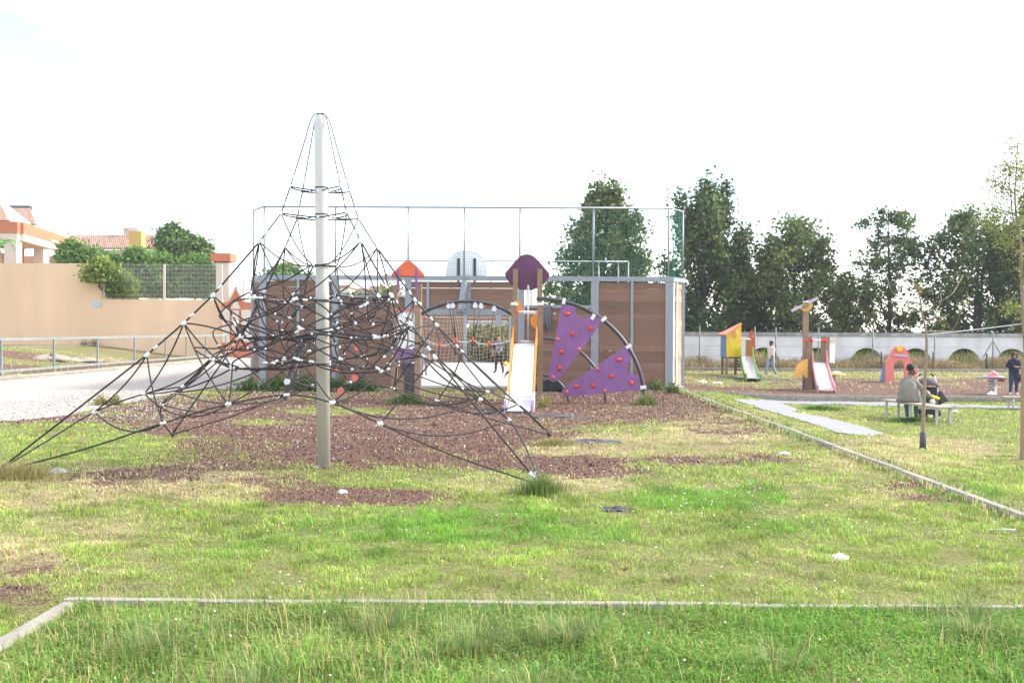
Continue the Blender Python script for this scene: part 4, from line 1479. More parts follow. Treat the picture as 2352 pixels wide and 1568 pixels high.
# arches on the right: three concentric quarter hoops
AC = pp(1240, 927)
for r_px, rr in ((241, 0.056), (151, 0.04), (66, 0.038)):
    pts = []
    for k in range(25):
        a = math.pi / 2 * k / 24
        q = pp(1240 + r_px * math.sin(a), 927 - r_px * math.cos(a) * (1.0 if r_px > 100 else 1.0))
        pts.append(q)
    pts = [pts[0] - Vector((0.1, 0, 0))] + pts + [pts[-1] + Vector((0, 0, -0.2))]
    MB().tube(pts, rr, 10).build('arch', 'black_tube', play)
sub = lambda X_, Y_: pp(*z6(X_, Y_), -0.07)


def arcpts(c, r, a0, a1, n_=9):
    return [(c[0] + r * math.cos(math.radians(a0 + (a1 - a0) * i / n_)), c[1] + r * math.sin(math.radians(a0 + (a1 - a0) * i / n_))) for i in range(n_ + 1)]


PA = [(357, 398), (490, 430)] + arcpts((570, 452), 88, 185, -0, 10)[1:] + [(664, 500), (752, 560), (600, 770), (330, 1118)] + arcpts((275, 1102), 50, 25, 175, 6) + [(240, 1000)]
PB = [(970, 812), (1003, 862), (1030, 925), (1022, 945)] + arcpts((1060, 1010), 75, -120, -268, 9) + [(1098, 1086), (1115, 1222), (760, 1262), (425, 1292)] + arcpts((405, 1245), 48, 75, 235, 7) + [(700, 990)]
holdsA = [(410, 493, 28, 18), (626, 632, 20, 26), (457, 688, 16, 25), (355, 860, 25, 18), (333, 1018, 21, 24)]
holdsB = [(905, 935, 25, 20), (833, 1096, 26, 18), (655, 1185, 18, 24), (495, 1193, 24, 18), (1025, 1160, 19, 25)]
for P_, H_ in ((PA, holdsA), (PB, holdsB)):
    o = MB().plate([sub(*q) for q in P_], 0.03).build('climbing_panel', 'purple', play)
    for X_, Y_, a, b in H_:
        c = sub(X_, Y_) - Vector((0, 0.03, 0))
        k = PSC / 2.413 / 1.7415
        MB().ball(c, (a * k, 0.07, b * k), 10, 7).build('hand_hold', 'red', o)
for X_, Y_ in ((315, 737), (522, 832), (697, 1022), (772, 1237), (402, 1246), (272, 1105)):
    MB().ball(sub(X_, Y_) - Vector((0, 0.02, 0)), 0.055, 10, 7).build('ball_joint', 'pink_red', play)
for X_, Y_, ang in ((375, 372, 80), (760, 545, 40), (1000, 808, 30), (1140, 1202, 5), (656, 524, 60)):
    c = sub(X_, Y_) - Vector((0, 0.0, 0))
    M3 = Matrix.Rotation(math.radians(-ang), 3, 'Y')
    MB().box(c, (0.17, 0.12, 0.09), M=M3).build('bracket', 'clamp', play)
for px_, py_ in ((1243, 775), (1243, 861)):
    MB().disc(pp(px_, py_), (1, 0, 0), 0.05, 0.05, 10).build('arch_socket', 'black_tube', play)

# left tower with orange roof
gpost(906, 697, 0, 0.165, 'clamp')
gpost(960, 701, 0, 0.165, 'clamp')
gpost(908, 655, 1.0, 0.15)
gpost(963, 652, 1.0, 0.15)
MB().plate(petal(937, 620, [(0, -20), (9, -17), (20, -8), (31, 4), (37, 11), (36, 16), (15, 16), (-15, 15), (-36, 15), (-37, 10), (-30, 3), (-19, -8), (-9, -17)], 0.95, 1.2), 0.06).build('roof_panel', 'orange_red', play)
for a in (915, 957):
    MB().plate([pp(a - 2, 612, 0.8), pp(a + 3, 625, 0.8), pp(a + 1, 672, 0.8), pp(a - 3, 672, 0.8), pp(a - 4, 630, 0.8)], 0.03).build('roof_bracket', 'purple', play)
MB().plate([pp(913, 712, 0.02), pp(956, 712, 0.02), pp(954, 803, 0.02), pp(912, 803, 0.02)], 0.03).build('side_panel', 'white_plastic', play)
MB().bar(pp(904, 710, -0.04), pp(960, 713, -0.04), 0.1, 0.05).build('panel_rail', 'pink_red', play)
MB().plate([pp(a, b, -0.06) for a, b in ((902, 800), (963, 801), (963, 808), (955, 820), (943, 828), (930, 832), (915, 825), (905, 815), (899, 806))], 0.03).build('petal_panel', 'purple', play)
MB().box((pp(937, 860).x + 0.05, YP + 0.1, 0.55), (0.5, 0.04, 1.1)).build('lower_panel', 'grey_panel', play)
MB().box((pp(924, 900).x, YP - 0.12, 0.35), (0.13, 0.13, 0.8)).build('post', 'post_wood', play)
MB().box((pp(935, 810).x, YP + 0.5, pp(935, 812).z), (0.8, 1.0, 0.06)).build('deck', 'grey_panel', play)
# hanging bridge arch between the towers
MB().tube(catmull([pp(962, 724, 0.5), pp(985, 711, 0.5), pp(1025, 697, 0.5), pp(1075, 692, 0.5), pp(1125, 698, 0.5), pp(1160, 712, 0.5), pp(1180, 726, 0.5)], 5), 0.05, 10).build('arch', 'black_tube', play)
knots = [z5(540, 900), z5(675, 862), z5(818, 858), z5(955, 890)]
hang = [(z5(615, 573), 1), (z5(650, 570), 1), (z5(838, 570), 2), (z5(887, 575), 2), (z5(997, 598), 3), (z5(497, 640), 0)]
for (h, k) in hang:
    a, b = pp(h[0], h[1], 0.5), pp(knots[k][0], knots[k][1], 0.5)
    if k:
        MB().disc(a, (0, 1, 0), 0.07, 0.05, 12).build('swivel', 'clamp', play)
        MB().box(a + Vector((0, 0, 0.08)), (0.08, 0.09, 0.07)).build('bracket', 'clamp', play)
    MB().tube([a, b], 0.014, 6).build('hanging_rope', 'black_tube', play)
for q in knots:
    c = pp(q[0], q[1], 0.5)
    MB().tube([c + Vector((0, 0, 0.1)), c, c - Vector((0, 0, 0.1))], [0.022, 0.038, 0.022], 8).build('rope_joint', 'red', play)
    MB().tube([c, c - Vector((0.03, 0, 0.42))], 0.02, 6).build('hanging_rope', 'black_tube', play)
kk = [pp(962, 770, 0.5)] + [pp(q[0], q[1], 0.5) for q in knots] + [pp(1180, 778, 0.5)]
for a, b in zip(kk, kk[1:]):
    MB().tube(qcurve(a, b, (0, 0, -0.05), 6), 0.014, 6).build('foot_rope', 'clamp', play)
# left quarter arch with a rope web and red discs
pts = []
for k in range(25):
    a = math.pi / 2 * k / 24
    pts.append(pp(905 - 250 * math.sin(a), 922 - 243 * math.cos(a), 0.2))
pts.append(pts[-1] + Vector((0, 0, -0.2)))
MB().tube(pts, 0.056, 10).build('arch', 'black_tube', play)
web = {}
for nm, q in dict(a=(842, 688), b=(700, 790), c=(660, 876), d=(815, 868), e=(783, 897), f=(757, 780), g=(820, 800), h=(770, 850), t1=(900, 740), t2=(900, 800), t3=(900, 860), g1=(860, 915), g2=(720, 905)).items():
    web[nm] = pp(q[0], q[1], 0.2)
for s in ('af', 'ag', 'bf', 'bh', 'ch', 'ce', 'fg', 'fh', 'gd', 'hd', 'he', 'de', 't1g', 't2g', 't2d', 't3d', 'dg1', 'eg2', 'cg2'):
    ks = [k for k in ('t1', 't2', 't3', 'g1', 'g2') if k in s]
    rest = s
    a = None
    for k in ks:
        rest = rest.replace(k, '')
    names = ks + list(rest)
    MB().tube([web[names[0]], web[names[1]]], 0.012, 5).build('web_rope', 'black_tube', play)
for k, mtn, r_ in (('a', 'clamp', 0.07), ('c', 'clamp', 0.09), ('d', 'pink_red', 0.10), ('e', 'pink_red', 0.10), ('f', 'pink_red', 0.06), ('g', 'pink_red', 0.07), ('h', 'red', 0.06)):
    MB().disc(web[k] - Vector((0, 0.03, 0)), (0, 1, 0), r_, 0.05, 14).build('web_disc', mtn, play)

# ------------------------------------------------------------------ clothes left at the court wall
def cloth(name, label, pts, th, matn, cat, parent=None):
    return MB().plate(pts, th).build(name, matn, None, label=label, cat=cat)


def draped(name, label, cat, P0, wx, hz, matn, seed):
    """a folded garment hanging down: a closed wavy sheet with thickness"""
    nx_, nz_ = 10, 14
    vs, fs = [], []
    R_ = random.Random(seed)
    for sgn in (0, 1):
        for j in range(nz_ + 1):
            t = j / nz_
            for i in range(nx_ + 1):
                s = i / nx_ - 0.5
                wv = wx * (0.75 + 0.3 * math.sin(3.2 * t + 0.6)) * (1 - 0.35 * t)
                d = 0.05 * math.sin(s * 16 + 4 * t) * (0.3 + t) + (0.05 if sgn else 0) * math.cos(s * math.pi)
                vs.append(P0 + Vector((s * wv + 0.12 * t * t, -d - 0.03, -hz * t * (1 - 0.25 * abs(s + 0.2)))))
    n1 = (nx_ + 1) * (nz_ + 1)
    for sgn in (0, 1):
        o = sgn * n1
        for j in range(nz_):
            for i in range(nx_):
                a = o + j * (nx_ + 1) + i
                q = (a, a + 1, a + nx_ + 2, a + nx_ + 1)
                fs.append(q if sgn else q[::-1])
    for j in range(nz_):
        for i in (0, nx_):
            a, b = j * (nx_ + 1) + i, (j + 1) * (nx_ + 1) + i
            fs.append((a, b, n1 + b, n1 + a) if i == 0 else (b, a, n1 + a, n1 + b))
    return MB().add(vs, fs, True).build(name, matn, None, label=label, cat=cat)


draped('jacket', 'dark grey jacket hung over the court wall beside the slide tower', 'jacket', AT(1254, 703, YC - 0.08), 0.42, 0.95, 'grey_cloth', 3)


def heap(name, label, cat, c, r, h_, matn, seed):
    R_ = np.random.default_rng(seed)
    nu, nv = 22, 9
    vs, fs = [], []
    ph0 = R_.uniform(0, 6.28, 6)
    for j in range(nv + 1):
        t = j / nv
        for i in range(nu):
            a = 2 * math.pi * i / nu
            rr = math.cos(t * math.pi / 2) ** 0.7 * (1 + 0.18 * math.sin(3 * a + ph0[0]) + 0.14 * math.sin(5 * a + ph0[1] + 3 * t))
            zz = h_ * (t ** 0.8) * (1 + 0.25 * math.sin(2 * a + ph0[2]) + 0.2 * math.sin(7 * a + ph0[3]) * t)
            vs.append(Vector(c) + Vector((r[0] * rr * math.cos(a), r[1] * rr * math.sin(a), zz + 0.02 * math.sin(9 * a + 6 * t))))
    for j in range(nv):
        for i in range(nu):
            i2 = (i + 1) % nu
            fs.append((j * nu + i, j * nu + i2, (j + 1) * nu + i2, (j + 1) * nu + i))
    fs.append(tuple(nv * nu + i for i in range(nu)))
    fs.append(tuple(reversed(range(nu))))
    return MB().add(vs, fs, True).build(name, matn, None, label=label, cat=cat)


heap('cloth_heap', 'black cloth heap on the ground at the court wall', 'clothes', G(1268, 899), (0.62, 0.3), 0.32, 'black_cloth', 5)
heap('rubber_mat', 'dark torn ground mat lying in dry grass right of the pyramid', 'ground mat', G(1366, 1015), (0.48, 0.30), 0.035, 'mat_rubber', 6)
heap('rubber_mat', 'grey ground mat scrap below the slide end', 'ground mat', G(1272, 957), (0.85, 0.22), 0.03, 'mat_rubber', 7)
heap('rubber_mat', 'small dark mat scrap showing through the lawn', 'ground mat', G(1412, 1171), (0.19, 0.11), 0.02, 'mat_rubber', 8)
heap('rubber_mat', 'dark mat edge left of the slide end behind the ropes', 'ground mat', G(1120, 949), (0.5, 0.15), 0.03, 'mat_rubber', 9)
# litter
heap('crumpled_paper', 'white paper scrap on dark bark in front of the mast', 'litter', G(786, 1132), (0.06, 0.035), 0.035, 'paper', 11)
heap('crumpled_paper', 'crumpled white tissue in the grass at the right', 'litter', G(1928, 1284), (0.075, 0.04), 0.035, 'paper', 12)
heap('crumpled_paper', 'white wrapper on the brown patch near the right kerb', 'litter', G(1803, 1043), (0.09, 0.05), 0.03, 'paper', 13)
heap('crumpled_paper', 'white scrap on the bark at the foot of the mast', 'litter', G(730, 1074), (0.07, 0.04), 0.02, 'paper', 14)
heap('crumpled_paper', 'white scrap in the grass right of the bench', 'litter', G(2194, 947), (0.09, 0.06), 0.06, 'paper', 15)
heap('crumpled_paper', 'white litter on the grass by the toddler area, left piece', 'litter', G(1614, 879), (0.18, 0.1), 0.08, 'paper', 16)
heap('crumpled_paper', 'white litter on the grass by the toddler area, right piece', 'litter', G(1648, 881), (0.22, 0.1), 0.07, 'paper', 17)
heap('pale_stone', 'flat pale stone lying in dry grass at the left', 'stone', G(133, 1086), (0.14, 0.07), 0.05, 'concrete_pale', 18)
heap('pale_stone', 'long flat boulder on the bank behind the railing', 'stone', G(118, 827), (1.0, 0.5), 0.28, 'stone', 19)
heap('pale_stone', 'smaller boulder on the bank right of the long one', 'stone', G(185, 830), (1.0, 0.6), 0.2, 'stone', 20)
pb = G(1222, 1122)
MB().tube([pb + Vector((0, 0, 0.03)), pb + Vector((0.02, 0, 0.14)), pb + Vector((0.03, 0, 0.19)), pb + Vector((0.035, 0, 0.21)), pb + Vector((0.04, 0, 0.235))], [0.035, 0.037, 0.03, 0.014, 0.014], 12).build('plastic_bottle', 'bottle', None, label='clear plastic bottle in the tuft at the front right anchor', cat='bottle')
st = G(2302, 1222)
MB().tube([st + Vector((-0.14, 0.0, 0.03)), st + Vector((0, 0, 0.035)), st + Vector((0.13, -0.01, 0.03))], 0.006, 6).build('white_stick', 'paper', None, label='thin white stick lying in the grass by the right kerb', cat='stick')

# ================================================================== RIGHT SIDE: white wall with arches
YW = 58.0
ZG = -0.18
zt_w = AT(1960, 770, YW).z
wx0, wx1 = 6.9, 44.0
arch_c = [AT(p, 800, YW).x for p in (1752, 1874, 1989, 2101, 2212, 2322, 2433)]
AR = 38 * YW / F
arch_top = AT(1990, 801, YW).z + 0.06
wall = thing('arched_wall', 'weathered white garden wall with low round arch openings', 'wall', ((wx0 + wx1) / 2, YW, ZG))
ys0 = arch_top - AR
cuts = sorted(arch_c)
segs = []
xprev = wx0
mbw = MB()
T_ = 0.3
for k, c in enumerate(cuts + [None]):
    if c is None:
        mbw.box(((xprev + wx1) / 2, YW, (ZG - 0.3 + zt_w) / 2), (wx1 - xprev, T_, zt_w - ZG + 0.3))
        break
    # pier
    xe = c - AR
    mbw.box(((xprev + xe) / 2, YW, (ZG - 0.3 + zt_w) / 2), (xe - xprev, T_, zt_w - ZG + 0.3))
    # spandrel over the arch
    poly = [Vector((c - AR, YW, zt_w)), Vector((c - AR, YW, max(ys0, ZG)))]
    poly += [Vector((c - AR * math.cos(a), YW, max(ys0, ZG) + (arch_top - max(ys0, ZG)) * math.sin(a))) for a in [math.pi * i / 14 for i in range(1, 14)]]
    poly += [Vector((c + AR, YW, max(ys0, ZG))), Vector((c + AR, YW, zt_w))]
    mbw.plate(poly, T_, (0, -1, 0))
    xprev = c + AR
mbw.build('wall_face', 'white_wall', wall)
MB().box(((wx0 + wx1) / 2, YW, zt_w + 0.05), (wx1 - wx0, T_ + 0.12, 0.22)).build('coping', 'wall_cap', wall)

# chain link fence in front of the wall
fen = thing('wire_fence', 'tall wire fence on grey and dark green posts before the white wall', 'fence', (20, 55.2, ZG))
YFN = 55.0
for px_, yt, mt in ((1607, 748, 'grey_post'), (1734, 750, 'grey_post'), (1782, 752, 'grey_post'), (1880, 752, 'grey_post'), (2005, 756, 'grey_post'), (2147, 758, 'grey_post'), (2281, 761, 'grey_post'), (2025, 808, 'dark_post'), (2144, 808, 'dark_post'), (2267, 812, 'dark_post'), (2390, 765, 'grey_post')):
    yv = YFN if mt == 'grey_post' else YFN - 0.8
    q = AT(px_, yt, yv)
    MB().tube([(q.x, yv, ZG - 0.2), (q.x, yv, q.z)], 0.04 if mt == 'grey_post' else 0.06, 8).build('post', mt, fen)
q = AT(2281, 786, YFN)
for s in (-1, 1):
    MB().tube([q + Vector((0, 0, 0.1)), (q.x + s * 0.55, YFN, q.z - 0.85)], 0.03, 6).build('brace', 'grey_post', fen)
for zz in (0.15, 0.75, 1.35, 1.95):
    MB().tube([(7.2, YFN, ZG + zz), (38, YFN, ZG + zz)], 0.008, 4).build('wire', 'grey_post', fen)

# dry weeds along the wall
VV, TT, CC, off = [], [], [], 0
n_ = 34000
x = rng.uniform(6.6, 36, n_)
y = rng.uniform(53.9, 57.6, n_)
cl_ = vnoise(x, y, 2.2, 71, 3)
k = rng.random(n_) < np.clip((cl_ - 0.22) * 2.2, 0.1, 1)
x, y, cl_ = x[k], y[k], cl_[k]
n_ = len(x)
c = np.where((rng.random(n_) < 0.17)[:, None], tint(n_, (0.13, 0.17, 0.05)), tint(n_, (0.34, 0.245, 0.145), 0.25))
push(*blades(np.stack([x, y, np.full(n_, ZG - 0.02)], -1), rng.uniform(0.25, 1.05, n_) * (0.35 + 1.1 * cl_), rng.uniform(0.015, 0.035, n_), rng.uniform(0, 6.283, n_), rng.uniform(0.1, 0.9, n_), c))
m_ = 30000
i = rng.integers(0, n_, m_)
push(*leaves(np.stack([x[i] + rng.normal(0, 0.06, m_), y[i], ZG + rng.uniform(0.05, 0.95, m_) * (0.2 + 0.9 * cl_[i])], -1), rng.uniform(0.02, 0.05, m_), c[i] * rng.uniform(0.7, 1.4, (m_, 1)), 0.9))
n_ = 9000
x, y = rng.uniform(8, 40, n_), rng.uniform(58.6, 63, n_)
c = tint(n_, (0.48, 0.48, 0.17), 0.25)
push(*blades(np.stack([x, y, np.full(n_, ZG - 0.05)], -1), rng.uniform(0.4, 1.3, n_), rng.uniform(0.05, 0.09, n_), rng.uniform(0, 6.283, n_), rng.uniform(0.05, 0.5, n_), c))
fastobj('dry_weeds', fastmesh('dry_weeds', np.concatenate(VV), np.concatenate(TT), np.concatenate(CC), 'grass_blades'), kind='stuff', label='brown dry weeds along the foot of the white wall', cat='weeds')


# ================================================================== TREES
LEAFK = 1.0


def tree(name, label, base, H_, profile, nclump, nleaf, leaf, sig, cols, seed, trunk_r=0.16, group=None, limb='bark_dark', lean=0.0, gap=0.0, shell=0.55, crown0=0.1, spires=0, light=(0.20, 0.23, 0.08), trunks=1):
    R_ = np.random.default_rng(seed)
    t = thing(name, label, 'tree', base, group)
    base = Vector(base)
    pt = np.array(profile, float)
    prof_r = lambda s: np.interp(s, pt[:, 0], pt[:, 1])
    # clump centres inside an uneven envelope
    s = R_.uniform(crown0, 1.0, nclump * 3)
    a = R_.uniform(0, 6.283, nclump * 3)
    wob_ = 1 + 0.22 * np.sin(3 * a + 7 * s + seed) + 0.18 * np.sin(5 * a - 11 * s + seed * 1.7)
    rad = prof_r(s) * wob_ * np.sqrt(R_.uniform(shell * 0.2, 1, nclump * 3))
    w_ = prof_r(s) / prof_r(s).max()
    k = np.where(R_.random(nclump * 3) < np.clip(w_ + 0.15, 0, 1))[0][:nclump]
    s, a, rad = s[k], a[k], rad[k]
    Cn = np.stack([rad * np.cos(a) + lean * s * H_, rad * np.sin(a), s * H_], -1)
    if spires:
        sa = R_.uniform(0, 6.283, spires)
        for q in range(spires):
            s0 = R_.uniform(0.45, 0.8)
            rr = prof_r(s0) * R_.uniform(0.3, 0.95)
            for u_ in np.linspace(0, 1, 7):
                Cn = np.concatenate([Cn, [[rr * math.cos(sa[q]), rr * math.sin(sa[q]), min(H_ * (s0 + 0.22 * u_), H_ * 1.02)]]])
    # drop some clumps to leave gaps
    if gap:
        g = np.sin(Cn[:, 0] * 1.1 + seed) * np.sin(Cn[:, 2] * 0.9 + seed * 2) + 0.5 * np.sin(Cn[:, 1] * 1.7)
        Cn = Cn[g > -1.1 + gap]
    m_ = len(Cn)
    sc_ = R_.uniform(0.7, 1.35, m_)
    nleaf = int(nleaf * LEAFK)
    N_ = m_ * nleaf
    ci = np.repeat(np.arange(m_), nleaf)
    off_ = R_.normal(0, 1, (N_, 3)) * np.array(sig) * sc_[ci][:, None]
    P = Cn[ci] + off_
    P[:, 2] = np.maximum(P[:, 2], 0.15)
    hue = R_.integers(0, len(cols), m_)
    base_c = np.array(cols)[hue][ci]
    outer = np.clip(off_[:, 2] / (sig[2] * sc_[ci]) * 0.5 + 0.5, 0, 1)[:, None]
    lc = np.array(light)
    young = (R_.random(N_) < 0.16)[:, None]
    colr = np.where(young, lc, base_c) * (1 + R_.normal(0, 0.2, (N_, 1)))
    v, tt, cc = leaves(P, R_.uniform(0.6, 1.3, N_) * leaf, np.clip(colr, 0.005, 0.6), 0.9)
    fastobj('crown', fastmesh('crown', v, tt, cc, 'leaves'), t)
    # trunk and limbs
    mb = MB()
    for q in range(trunks):
        o = Vector((R_.normal(0, 0.25) if trunks > 1 else 0, R_.normal(0, 0.25) if trunks > 1 else 0, 0))
        pts, rs = [], []
        for u_ in np.linspace(0, 0.93, 10):
            pts.append(base + o * (1 + 2 * u_) + Vector((lean * u_ * H_ + 0.1 * math.sin(5 * u_ + seed + q), 0.08 * math.sin(4 * u_ + q), u_ * H_ - (0.3 if u_ == 0 else 0))))
            rs.append(max(0.015, trunk_r * (1 - u_) ** 0.8 / trunks ** 0.5))
        mb.tube(pts, rs, 8)
    mb.build('trunk', limb, t)
    mb = MB()
    idx = R_.choice(m_, min(m_, 80), replace=False)
    for j in idx:
        e = Vector(Cn[j])
        sz = max(0.08, e.z / H_ - R_.uniform(0.10, 0.25)) * H_
        st_ = Vector((lean * sz, 0, sz))
        mid_ = (st_ + e) / 2 + Vector((0, 0, -0.12 * (e - st_).length))
        r0 = max(0.025, trunk_r * 0.45 * (1 - sz / H_))
        mb.tube([base + st_, base + mid_, base + e], [r0, r0 * 0.6, r0 * 0.2], 5)
    mb.build('branches', limb, t)
    return t


def tbase(px_, Yv):
    q = AT(px_, 800, Yv)
    return Vector((q.x, Yv, ZG - 0.1))


DG = [(0.053, 0.104, 0.032), (0.077, 0.137, 0.039), (0.044, 0.081, 0.032), (0.116, 0.16, 0.046)]
OG = [(0.116, 0.168, 0.049), (0.086, 0.133, 0.039), (0.168, 0.197, 0.058), (0.067, 0.109, 0.037)]
YG = [(0.12, 0.15, 0.04), (0.09, 0.12, 0.036), (0.17, 0.18, 0.046), (0.065, 0.09, 0.03)]
gt = 'trees behind the white wall'


def th(px_, py_, Yv):
    return AT(px_, py_, Yv).z - ZG + 0.1


tree('broad_tree', 'dense cone shaped tree behind the court with green netting before it', tbase(1388, 68), th(1388, 428, 68), [(0, 0.3), (0.12, 2.6), (0.3, 3.5), (0.5, 3.1), (0.7, 2.4), (0.85, 1.9), (0.95, 1.1), (1.0, 0.4)], 330, 75, 0.17, (0.34, 0.34, 0.34), OG, 21, 0.25, gt, crown0=0.12)
tree('broad_tree', 'tallest wall tree with feathery upright spires just right of the court', tbase(1620, 66), th(1620, 425, 66), [(0, 0.6), (0.1, 2.3), (0.3, 3.0), (0.5, 2.7), (0.7, 2.0), (0.85, 1.35), (1.0, 0.5)], 250, 75, 0.16, (0.28, 0.28, 0.44), DG, 22, 0.2, gt, spires=7, gap=0.35, trunks=2, crown0=0.06)
tree('broad_tree', 'lower dark bushy tree filling the gap beside the tallest wall tree', tbase(1705, 67), th(1705, 535, 67), [(0, 0.6), (0.1, 1.8), (0.35, 2.1), (0.7, 1.6), (1.0, 0.4)], 130, 75, 0.16, (0.30, 0.30, 0.36), DG, 29, 0.15, gt, spires=3, gap=0.2, crown0=0.05)
tree('broad_tree', 'rounded olive green tree above the man walking', tbase(1822, 66), th(1822, 506, 66), [(0, 0.8), (0.12, 2.9), (0.35, 3.3), (0.6, 2.7), (0.8, 2.1), (0.93, 1.2), (1.0, 0.4)], 270, 75, 0.16, (0.34, 0.34, 0.34), OG, 23, 0.22, gt, gap=0.25, crown0=0.08)
tree('broad_tree', 'short slim tree between the olive tree and the open crowned one', tbase(1936, 69), th(1936, 628, 69), [(0, 0.4), (0.1, 0.9), (0.4, 1.1), (0.75, 0.8), (1.0, 0.2)], 70, 60, 0.15, (0.25, 0.25, 0.36), OG, 24, 0.1, gt, crown0=0.05)
tree('broad_tree', 'open crowned tree with sky showing through above the pink playhouse', tbase(2040, 66), th(2040, 478, 66), [(0, 0.6), (0.08, 2.3), (0.3, 2.5), (0.45, 2.3), (0.6, 2.5), (0.8, 2.0), (0.93, 1.2), (1.0, 0.4)], 190, 62, 0.15, (0.30, 0.30, 0.24), DG, 25, 0.2, gt, gap=0.75, crown0=0.05)
tree('broad_tree', 'spreading dark tree with many stems at the right', tbase(2235, 64), th(2235, 480, 64), [(0, 0.8), (0.08, 2.9), (0.3, 3.3), (0.6, 3.2), (0.8, 2.5), (0.93, 1.4), (1.0, 0.4)], 265, 66, 0.15, (0.32, 0.32, 0.30), DG, 26, 0.22, gt, gap=0.5, trunks=3, crown0=0.06, spires=3)
tree('broad_tree', 'yellowish green tree at the right edge behind the wall', tbase(2370, 62), th(2370, 455, 62), [(0, 0.8), (0.08, 2.2), (0.3, 2.6), (0.6, 2.4), (0.85, 1.4), (1.0, 0.3)], 190, 62, 0.15, (0.30, 0.30, 0.34), YG, 27, 0.2, gt, gap=0.3, crown0=0.06, spires=3)
for px_, hh_, lab, sd, cc_ in ((1600, 3.0, 'dark undergrowth bush just right of the court', 61, DG), (1690, 3.2, 'undergrowth bush behind the yellow playhouse', 62, OG), (1770, 2.9, 'undergrowth bush behind the man walking', 63, YG), (1860, 2.8, 'undergrowth bush behind the small slide', 64, OG), (1935, 2.6, 'undergrowth bush left of the pink playhouse', 65, YG), (2010, 2.8, 'undergrowth bush above the pink playhouse', 66, DG), (2100, 2.7, 'undergrowth bush above the seated woman', 67, YG), (2180, 3.0, 'undergrowth bush above the stroller', 68, DG), (2260, 3.0, 'undergrowth bush above the spring seesaw', 69, OG), (2330, 3.0, 'undergrowth bush above the standing woman', 70, DG)):
    tree('undergrowth_bush', lab, tbase(px_, 62.5 + (sd % 3)), hh_ * 0.6, [(0, 1.4), (0.3, 1.8), (0.7, 1.4), (1.0, 0.5)], 46, 70, 0.13, (0.36, 0.36, 0.28), cc_, sd, 0.06, 'bushes under the wall trees', crown0=0.0)


# ------------------------------------------------------------------ young trees on the lawn
def limb_tube(mb, pts, r0, r1, n_=6):
    pts = catmull(pts, 5)
    rs = [r0 + (r1 - r0) * i / (len(pts) - 1) for i in range(len(pts))]
    mb.tube(pts, rs, n_)


sb = G(2119, 1032)
YS_ = sb.y
sap = thing('bare_sapling', 'thin nearly leafless sapling with black guard at its foot', 'sapling', sb)
sp = lambda X_, Y_, dy=0.0: AT(*r1(X_, Y_), YS_ + dy)
mb = MB()
limb_tube(mb, [sb + Vector((0, 0, -0.1)), sp(612, 1200), sp(625, 900), sp(640, 620), sp(635, 470), sp(610, 350), sp(592, 240), sp(570, 110)], 0.042, 0.012, 8)
mb.build('trunk', 'twig', sap)
mb = MB()
for br in ([(592, 240), (520, 225), (450, 205), (370, 160), (330, 90), (312, 20)], [(545, 232), (440, 228), (330, 220), (260, 190), (215, 130)], [(640, 405), (700, 350), (745, 270), (765, 220), (860, 150), (945, 0)],
           [(765, 225), (760, 180), (755, 150)], [(600, 300), (560, 305), (480, 290)], [(650, 395), (700, 355), (780, 355), (810, 335)], [(575, 130), (550, 80), (500, 20), (480, -60)], [(560, 120), (500, 100), (450, 40), (420, -20)], [(640, 470), (760, 470), (860, 455), (930, 300), (960, 230)]):
    limb_tube(mb, [sp(a, b, random.uniform(-0.15, 0.15) * i) for i, (a, b) in enumerate(br)], 0.015, 0.006, 5)
mb.build('branches', 'twig', sap)
lp = []
for (a, b, n_, s_) in ((575, 110, 40, 0.06), (575, 130, 30, 0.05), (965, 230, 26, 0.09), (930, 290, 12, 0.05), (800, 430, 14, 0.06), (560, 270, 12, 0.06), (520, 235, 16, 0.06), (780, 345, 12, 0.05), (610, 250, 14, 0.06), (480, 300, 5, 0.04), (940, 15, 12, 0.06)):
    q = np.array(sp(a, b))
    lp.append(q + rng.normal(0, s_, (n_, 3)))
lp = np.concatenate(lp)
v, t_, c = leaves(lp - np.array(sb), rng.uniform(0.015, 0.035, len(lp)), tint(len(lp), (0.28, 0.24, 0.07), 0.25), 0.9)
fastobj('crown', fastmesh('crown', v, t_, c, 'leaves'), sap)
MB().tube([sb + Vector((0, 0, -0.05)), sb + Vector((0.01, 0, 0.34))], 0.062, 12).build('trunk_guard', 'guard', sap)

